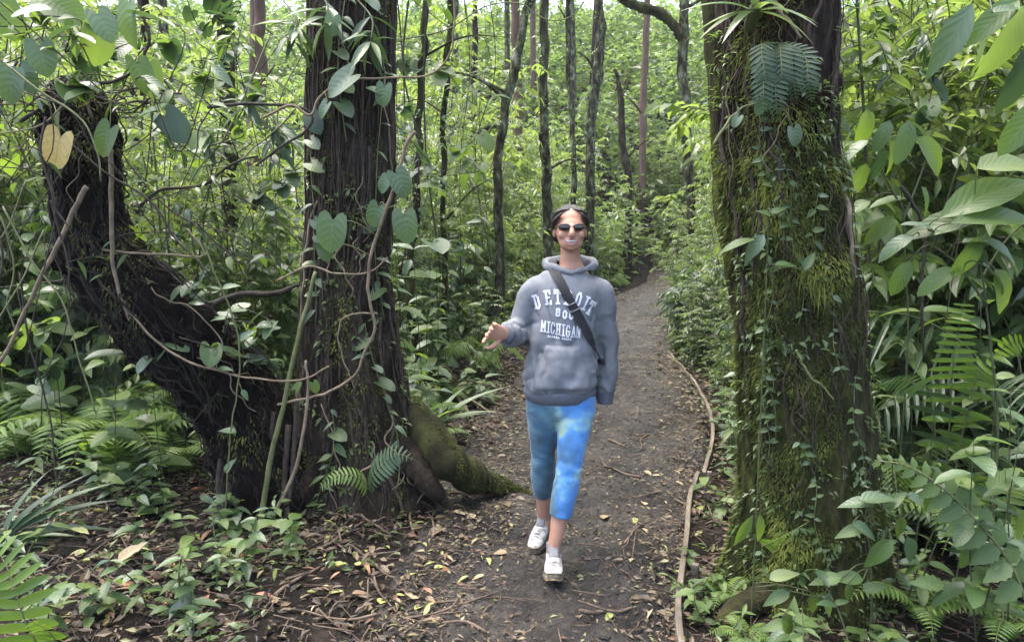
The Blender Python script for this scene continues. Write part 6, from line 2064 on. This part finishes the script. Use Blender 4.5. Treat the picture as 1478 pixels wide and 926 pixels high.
frond(t, [b, P(1400, 580, 3.45), P(1420, 530, 3.4), P(1452, 500, 3.35), P(1480, 492, 3.3)], 16, .14, 'fern', (.3, -.5, .8), True, lambda f: 1 - .7 * f, .2)
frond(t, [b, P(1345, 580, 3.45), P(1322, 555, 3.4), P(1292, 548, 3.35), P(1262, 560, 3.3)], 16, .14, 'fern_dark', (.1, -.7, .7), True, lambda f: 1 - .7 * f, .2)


def fern_plant(label, x, y, n, L, mat, seed, group, z=None, as_parts=False, up=.8, name='fern'):
    rng = random.Random(seed)
    b = Vector((x, y, floor_z(x, y) if z is None else z))
    t = thing(name, label, 'fern', b, group)
    for k in range(n):
        a = 2 * math.pi * (k + rng.random() * .6) / n
        l = L * rng.uniform(.7, 1.15)
        dv = Vector((math.cos(a), math.sin(a), 0))
        frond(t, [b, b + dv * l * .25 + Vector((0, 0, l * .5 * up)), b + dv * l * .62 + Vector((0, 0, l * .62 * up)), b + dv * l + Vector((0, 0, l * .35 * up))], 18, l * .26, mat, dv.cross(Vector((0, 0, 1))), as_parts, None, .25)


for k, (px, py, d, n, L, m_) in enumerate([(1290, 640, 3.5, 7, .5, 'fern_dark'), (1245, 640, 3.6, 6, .45, 'fern_dark'), (1420, 640, 3.3, 7, .55, 'fern'), (1330, 900, 2.75, 6, .30, 'fern'), (1450, 900, 2.6, 7, .32, 'fern'), (1080, 900, 2.62, 5, .14, 'fern'), (1050, 830, 2.95, 5, .16, 'fern'), (1330, 560, 4.6, 7, .6, 'fern'), (1460, 560, 4.4, 7, .6, 'fern_dark')]):
    p = P(px, py, d)
    fern_plant(['soft dark fern close by the moss-coated trunk', 'low soft dark fern tucked behind the moss-coated trunk', 'bright fern under the upright fern', 'low fern among the glossy whorled herbs', 'low fern below the toothed spray', 'tiny fern on the roots of the moss-coated trunk', 'small fern between the board edging and the moss-coated trunk', 'wide fern in the shade behind the upright fern', 'dark wide fern behind the toothed spray'][k], p.x, p.y, n, L, m_, k, None)
for k in range(14):
    d = rh.uniform(4.3, 6.5)
    x = (rh.uniform(-60, 330) - CX) * d / F_PX
    px_ = CX + x * F_PX / d
    fern_plant('wide light green fern ' + ('below the long bare liana' if px_ < 60 else ('in the shade beneath the leaning trunk' if px_ < 220 else 'behind the foot of the leaning trunk')) + (', close to it' if d < 5 else ', farther back in the thicket'), x, d, 7, rh.uniform(.45, .8), 'fern', 50 + k, 'ferns under the leaning trunk')
for k in range(8):
    d = rh.uniform(4.5, 7)
    x = (rh.uniform(590, 700) - CX) * d / F_PX
    if clear_of_path(x, d, .3):
        fern_plant('small fern growing behind the mossy root', x, d, 6, rh.uniform(.25, .45), 'fern', 80 + k, 'ferns behind the mossy root')

# little-leaved creepers climbing the moss-coated trunk
rc = random.Random(9)
for k, (th, s0, s1) in enumerate([(-.35, .42, .62), (.15, .36, .55), (-.75, .30, .50), (.0, .22, .40), (-.3, .14, .30), (.55, .20, .36), (-1.0, .12, .34), (.35, .10, .22), (-.55, .50, .70), (.8, .45, .60)]):
    n = 16
    pts = [AT_MOSS(th + .10 * math.sin(k * 1.7 + 4 * i / n) + .07 * math.sin(k * 3.1 + 11 * i / n), lerp(s0, s1, i / (n - 1)), .014) for i in range(n)]
    if k in (3, 7):
        continue
    t = thing('creeper', 'small-leaved creeper clinging to the moss-coated trunk', 'creeper', pts[0], 'creepers on the moss-coated trunk')
    part(t, 'stem', Geo().tube(catmull(pts, 30), .0018, 4), M['vine_green'])
    for i in range(1, n):
        for sg in (-1, 1):
            if rc.random() < .3:
                continue
            o = (pts[i] - AT_MOSS(th, lerp(s0, s1, i / (n - 1)), -.2)).normalized()
            put_leaf(t, 'ovate', rc.choice([ve, vb, wx]), pts[i] + Vector((0, 0, rc.uniform(-.012, .012))), Vector((sg * .9, 0, rc.uniform(-.9, .4))) + o * rc.uniform(.1, .7), o + Vector((rc.uniform(-.4, .4), 0, rc.uniform(.2, 1))), rc.uniform(.015, .05), 1.1)
rc = random.Random(10)
for k, (at, th, s0, s1) in enumerate([(AT_TREE, .7, .18, .40), (AT_TREE, -.6, .40, .62), (AT_TREE, .9, .40, .66), (AT_TREE, .1, .60, .78), (AT_TREE, -.3, .12, .30), (AT_TREE, .35, .64, .80)]):
    n = 13
    pts = [at(th + .15 * math.sin(k + 5 * i / n), lerp(s0, s1, i / (n - 1)), .02) for i in range(n)]
    t = thing('creeper', 'broad-leaved creeper climbing the root-hung tree', 'creeper', pts[0], 'creepers on the root-hung tree')
    part(t, 'stem', Geo().tube(catmull(pts, 30), .003, 4), M['vine_green'])
    for i in range(1, n):
        o = (pts[i] - at(th, lerp(s0, s1, i / (n - 1)), -.2)).normalized()
        put_leaf(t, rc.choice(['heart', 'ovate', 'lance']), rc.choice([ve, wx, dk]), pts[i], Vector((rc.choice((-1, 1)) * .8, 0, rc.uniform(-.9, .1))) + o * .5, o * .6 + Vector((0, 0, .8)), rc.uniform(.05, .11), 1.0)

# ---------------------------------------------------------------- board edging
def board_run(t, pts, name):
    C = catmull(pts, 60)
    V, F = [], []
    for i in range(60):
        tg = C[min(i + 1, 59)] - C[max(i - 1, 0)]
        tg[2] = 0
        tg /= np.linalg.norm(tg)
        sd = np.array((tg[1], -tg[0], 0)) * .0125
        x, y = C[i][0], C[i][1]
        z0, z1 = -.10, .060 + .022 * nz(i * .25, 2.2) + .008 * nz(i * .9, 7.2) + C[i][2]
        b = np.array((x, y, 0))
        V += [b - sd + (0, 0, z0), b - sd + (0, 0, z1 - .003), b - sd * .8 + (0, 0, z1), b + sd * .8 + (0, 0, z1), b + sd + (0, 0, z1 - .003), b + sd + (0, 0, z0)]
        if i:
            a = (i - 1) * 6
            F += [(a + k, a + 6 + k, a + 7 + k, a + 1 + k) for k in range(5)]
    F += [tuple(range(5, -1, -1)), tuple(range(59 * 6, 59 * 6 + 6))]
    part(t, name, Geo().add(V, F), M['board'], smooth=False)


bp = [(.52, 1.8), (.60, 2.4), (.66, 2.775), (.755, 3.12), (.87, 3.52), (1.0, 4.0), (1.16, 4.45), (1.30, 4.85), (1.46, 5.35), (1.60, 5.95), (1.71, 6.6), (1.80, 7.35), (1.86, 8.2), (1.93, 9.2)]
t = thing('board_edging', 'weathered grey wooden board edging set on edge beside the path', 'edging', (1.0, 4.0, 0))
board_run(t, [(a, b, 0) for a, b in bp[:7]], 'board')
board_run(t, [(a + .034, b, -.012 - .004 * max(0, i - 3)) for i, (a, b) in enumerate(bp[6:])], 'board')
for (x, y) in ((1.20, 4.42), (.80, 3.15), (1.78, 6.6)):
    g = Geo()
    g.tube([(x + .02, y, -.1), (x + .02, y, .03), (x + .021, y, .062)], [.022, .022, .020], 4)
    part(t, 'stake', g, M['board'], smooth=False)

# ---------------------------------------------------------------- litter: the uncounted mass
rl = np.random.default_rng(8)


def litter_mass(name, n, xr, yr, dens, size, where_fn, lift=.012, flat=.35, qr=(0, 1)):
    B, T, N, L, W, Q = [], [], [], [], [], []
    k = 0
    while len(B) < n and k < n * 5:
        k += 1
        y = yr[0] + (yr[1] - yr[0]) * rl.random() ** dens
        x = rl.uniform(*xr) if callable(xr) is False else xr(y)
        w = where_fn(x, y)
        if rl.random() > w:
            continue
        a = rl.uniform(0, 2 * math.pi)
        l = rl.uniform(*size)
        B.append((x, y, floor_z(x, y) + rl.uniform(.002, lift)))
        T.append((math.cos(a), math.sin(a), rl.normal(0, flat * .5)))
        N.append((rl.normal(0, flat), rl.normal(0, flat), 1))
        L.append(l); W.append(l * rl.uniform(.22, .55)); Q.append(qr[0] + (qr[1] - qr[0]) * rl.random())
    o = link(name, foliage_small(name, B, T, N, L, W, Q, M['litter'], droop=.1))
    o['kind'] = 'stuff'


def off_path(x, y):
    l, r = path_edges(y)
    e = max(l - x, x - r)
    c = .55 + .6 * fbm(x * 1.7, y * 1.7, 2.0)
    return max(0.0, min(1.0, c)) * sstep(-.30, .12, e)


def on_path(x, y):
    l, r = path_edges(y)
    if not l < x < r:
        return 0
    f = (x - l) / (r - l)
    return .18 + .82 * max(sstep(.42, .05, f), sstep(.75, 1.0, f)) + max(0, fbm(x * 2.3, y * 2.3, 4.0)) * .5


litter_mass('leaf_litter', 34000, (-4.5, 2.6), (1.6, 8.5), 1.3, (.015, .065), off_path, .03, .5)
litter_mass('leaf_litter', 15000, (-3, 4.5), (5.5, 18), 1.2, (.03, .10), off_path, .03, .45, (.25, 1))
litter_mass('path_litter', 17000, (-.8, 2.2), (1.8, 9), 1.15, (.008, .040), on_path, .009, .3, (.3, 1))
litter_mass('path_litter', 6000, (-.2, 6.5), (8, 24), 1.0, (.03, .09), on_path, .008, .2, (.35, 1))

# twig crumbs trodden into the path and caught in the litter
g = Geo()
rt = random.Random(14)
for _ in range(5200):
    y = 1.9 + 7.5 * rt.random() ** 1.4
    x = rt.uniform(-3.2, 2.2)
    l, r = path_edges(y)
    if l + .05 < x < r - .02 and rt.random() > .45:
        continue
    a, L = rt.uniform(0, 6.28), rt.uniform(.03, .16)
    p = Vector((x, y, floor_z(x, y) + rt.uniform(.002, .012)))
    q = p + Vector((math.cos(a) * L, math.sin(a) * L, rt.uniform(-.005, .02)))
    q.z = max(q.z, floor_z(q.x, q.y) + .002)
    g.tube([p, (p + q) / 2 + Vector((rt.uniform(-.01, .01), rt.uniform(-.01, .01), .002)), q], rt.uniform(.0012, .0035), 3, caps=False)
o = link('twig_litter', g.mesh('twig_litter'), M['twig'])
o['kind'] = 'stuff'

# clods and crumbs of trodden mud
g = Geo()
for _ in range(3600):
    y = 1.9 + 7 * rt.random() ** 1.5
    l, r = path_edges(y)
    x = rt.uniform(l - .1, r)
    q = rt.uniform(.004, .018) * (1.5 if rt.random() < .1 else 1)
    z = floor_z(x, y)
    a0 = rt.uniform(0, 6.28)
    V = [(x, y, z + q * rt.uniform(.4, .9))] + [(x + q * rt.uniform(.7, 1.5) * math.cos(a0 + k * 1.257), y + q * rt.uniform(.7, 1.5) * math.sin(a0 + k * 1.257), z - .003) for k in range(5)]
    g.add(V, [(0, 1 + k, 1 + (k + 1) % 5) for k in range(5)])
o = link('mud_clods', g.mesh('mud_clods'), M['mud'])
o['kind'] = 'stuff'

# low moss and seedlings carpeting the ground beside the path
B, T, N, L, W, Q = [], [], [], [], [], []
rg = random.Random(15)
for _ in range(5200):
    y = 2.2 + 12 * rg.random() ** 1.5
    x = rg.uniform(-4.5, 4.5)
    l, r = path_edges(y)
    if l - .10 < x < r + .06 or fbm(x * 1.3, y * 1.3, 8.0) < (.10 if x < l else -.12):
        continue
    z = floor_z(x, y)
    for _ in range(4):
        a = rg.uniform(0, 6.28)
        B.append((x + rg.gauss(0, .02), y + rg.gauss(0, .02), z + rg.uniform(.005, .05)))
        T.append((math.cos(a), math.sin(a), rg.uniform(-.1, .9))); N.append((rg.gauss(0, .3), rg.gauss(0, .3), 1))
        L.append(rg.uniform(.02, .055)); W.append(L[-1] * .5); Q.append(rg.random())
o = link('ground_cover', foliage_small('ground_cover', B, T, N, L, W, Q, M['leaf']))
o['kind'] = 'stuff'

# ---------------------------------------------------------------- fallen leaves one can pick out
rf = random.Random(17)
DEAD = {'dead_tan': 'tan', 'dead_brown': 'brown', 'dead_red': 'reddish', 'dead_yellow': 'yellow-green'}


def fallen(x, y, size, mat, key='ovate', label=None, ang=None, tilt=.12, lift=.014, group=None):
    z = floor_z(x, y)
    a = rf.uniform(0, 6.28) if ang is None else ang
    l, r = path_edges(y)
    where = 'on the trodden path' if l < x < r else ('in the litter beneath the great trunks' if x < l else 'between the board edging and the trunk')
    o = put_leaf(None, key, mat, (x, y, z + lift), (math.cos(a), math.sin(a), rf.uniform(-.05, tilt)), (rf.uniform(-.3, .3), rf.uniform(-.3, .3), 1), size, rf.uniform(.8, 1.2), 'fallen_leaf')
    lb = label or '%s%s fallen leaf lying %s' % ('curled ' if key == 'curled' else ('narrow ' if key == 'lance' else ''), DEAD[mat], where)
    tag(o, lb, 'leaf', group or (None if label else 'fallen leaves ' + where))
    return o


def at_px(px, py):
    d = F_PX * CAM_H / (py - HORIZON)
    p = P(px, py, d)
    return p.x, p.y


n = 0
while n < 150:
    py = 700 + 240 * rf.random()
    px = rf.uniform(60, 650)
    x, y = at_px(px, py)
    if (x + .93) ** 2 + (y - 4.1) ** 2 < .2 or (x + 1.4) ** 2 + (y - 3.9) ** 2 < .12:
        continue
    fallen(x, y, rf.uniform(.04, .10), rf.choice(['dead_tan', 'dead_brown', 'dead_brown', 'dead_brown', 'dead_red', 'dead_yellow', 'dead_yellow']), rf.choice(['ovate', 'lance', 'curled', 'lance', 'ovate']), lift=rf.uniform(.01, .03))
    n += 1
for k in range(115):
    py = 520 + 400 * rf.random()
    l, r = path_edges(F_PX * CAM_H / (py - HORIZON))
    d = F_PX * CAM_H / (py - HORIZON)
    f = rf.random()
    f = f ** 2 * .4 if k % 3 else 1 - .25 * f
    fallen(lerp(l, r, f), d, rf.uniform(.045, .085), rf.choice(['dead_tan', 'dead_yellow', 'dead_yellow', 'dead_tan', 'dead_brown']), rf.choice(['ovate', 'lance']), lift=.010)
for k in range(22):
    x, y = at_px(rf.uniform(1010, 1075), rf.uniform(600, 920))
    fallen(x, y, rf.uniform(.05, .09), rf.choice(['dead_tan', 'dead_brown', 'dead_yellow']), rf.choice(['ovate', 'curled', 'lance']), lift=.02)
for px, py, s, m_, k_, lb in ((635, 787, .155, 'dead_tan', 'ovate', 'big pale fallen leaf lying flat at the edge of the trodden path'), (550, 905, .10, 'dead_yellow', 'ovate', 'rounded yellow fallen leaf beside the trodden path'), (173, 860, .14, 'dead_tan', 'curled', 'pinkish tan curled leaf propped up in the dark litter'),
                              (735, 742, .14, 'dead_brown', 'ovate', 'broad grey-brown leaf pressed into the path'), (524, 845, .09, 'dead_yellow', 'lance', 'yellow-green narrow leaf with upturned tip beside the path'), (870, 765, .10, 'dead_tan', 'ovate', 'greyish flat leaf pressed into the mud behind the front shoe')):
    x, y = at_px(px, py)
    fallen(x, y, s, m_, k_, lb, ang=rf.uniform(0, 3), tilt=.5 if k_ == 'curled' else .08, lift=.03 if k_ == 'curled' else .012)

# fallen sticks
for k in range(46):
    if k < 30:
        x, y = at_px(rf.uniform(60, 640), rf.uniform(720, 925))
        where, grp = 'among the litter beneath the great trunks', 'sticks in the litter'
    else:
        y = rf.uniform(2.5, 7)
        l, r = path_edges(y)
        x = rf.uniform(l + .1, r - .1)
        where, grp = 'lying on the trodden path', 'sticks on the path'
    a, L = rf.uniform(0, 6.28), rf.uniform(.18, .5)
    pts = []
    for j in range(5):
        a += rf.uniform(-.35, .35)
        q = Vector((x, y, 0)) if not pts else Vector((pts[-1].x + math.cos(a) * L / 4, pts[-1].y + math.sin(a) * L / 4, 0))
        q.z = floor_z(q.x, q.y) + .012
        pts.append(q)
    r0 = rf.uniform(.004, .010)
    o = link('fallen_stick', None)
    bpy.data.objects.remove(o)
    g = Geo().tube(catmull(pts, 16), [r0 * (1 - .5 * j / 15) for j in range(16)], 6)
    q = pts[2]
    g.tube(catmull([q, q + Vector((rf.uniform(-.07, .07), rf.uniform(-.07, .07), .03)), q + Vector((rf.uniform(-.12, .12), rf.uniform(-.12, .12), .02))], 6), r0 * .5, 5)
    o = link('fallen_stick', g.mesh('fallen_stick'), M['twig'])
    tag(o, '%s %s crooked brown stick %s' % ('long' if L > .36 else 'short', 'stout' if r0 > .007 else 'thin', where), 'stick', grp)
# pale forked stick at the litter's edge, roots crossing the path, roots at the bend
for pts, r0, lb, m_ in (([(600, 718), (603, 745), (592, 762), (597, 790)], .009, 'pale forked stick standing out at the edge of the path', 'vine'), ([(900, 805), (912, 790), (918, 775), (912, 830)], .006, 'dark curved twig half buried in the mud', 'twig')):
    W = []
    for i, (a, b_) in enumerate(pts):
        x, y = at_px(a, b_)
        W.append(Vector((x, y, floor_z(x, y) + .012)))
    g = Geo().tube(catmull(W, 18), [r0 * (1 - .4 * j / 17) for j in range(18)], 7)
    g.tube(catmull([W[1], W[1] + Vector((.05, .02, .04)), W[1] + Vector((.12, .08, .03))], 6), r0 * .6, 6)
    tag(link('fallen_stick', g.mesh('fallen_stick'), M[m_]), lb, 'stick')
b = P(648, 500, 6.4); b.z = floor_z(b.x, b.y)
t = thing('rooted_bank_stump', 'low mossy stump with pale roots spreading to the path', 'stump', b)
A = catmull([(b.x, b.y, b.z - .05, .13), (b.x - .02, b.y, b.z + .12, .10), (b.x - .05, b.y, b.z + .25, .07), (b.x - .07, b.y, b.z + .32, .03)], 18)
part(t, 'stem', Geo().tube(A[:, :3], A[:, 3] * np.array([1 + .3 * fbm(i * .6, 2.4) for i in range(18)]), 12), M['bark_mossy'])
for k in range(6):
    a = -1.6 + k * .45
    L = rf.uniform(.35, .6)
    pts = [b + Vector((0, 0, .12)), b + Vector((math.cos(a) * L * .4, math.sin(a) * L * .4, .06))]
    e = b + Vector((math.cos(a) * L, math.sin(a) * L, 0))
    e.z = floor_z(e.x, e.y) + .005
    part(t, 'root', Geo().tube(catmull([*pts, e], 10), [.022 * (1 - .6 * j / 9) for j in range(10)], 6), M['vine'])

# ---------------------------------------------------------------- thin haze added to lighten the distance
def build_haze():
    x0, x1, y0, y1, z0, z1 = -75, 75, -40, 125, -2.0, 40
    g = Geo()
    V = [(x, y, z) for z in (z0, z1) for y in (y0, y1) for x in (x0, x1)]
    g.add(V, [(0, 2, 3, 1), (4, 5, 7, 6), (0, 1, 5, 4), (2, 6, 7, 3), (0, 4, 6, 2), (1, 3, 7, 5)])
    m, n, l = new_mat('paling_haze')
    v = n.new('ShaderNodeVolumePrincipled')
    v.inputs['Color'].default_value = (0.93, 0.96, 0.92, 1)
    v.inputs['Density'].default_value = 0.0007
    o = n.new('ShaderNodeOutputMaterial')
    l.new(v.outputs[0], o.inputs['Volume'])
    h = link('haze', g.mesh('haze', False), m)
    h['kind'] = 'stuff'


build_haze()
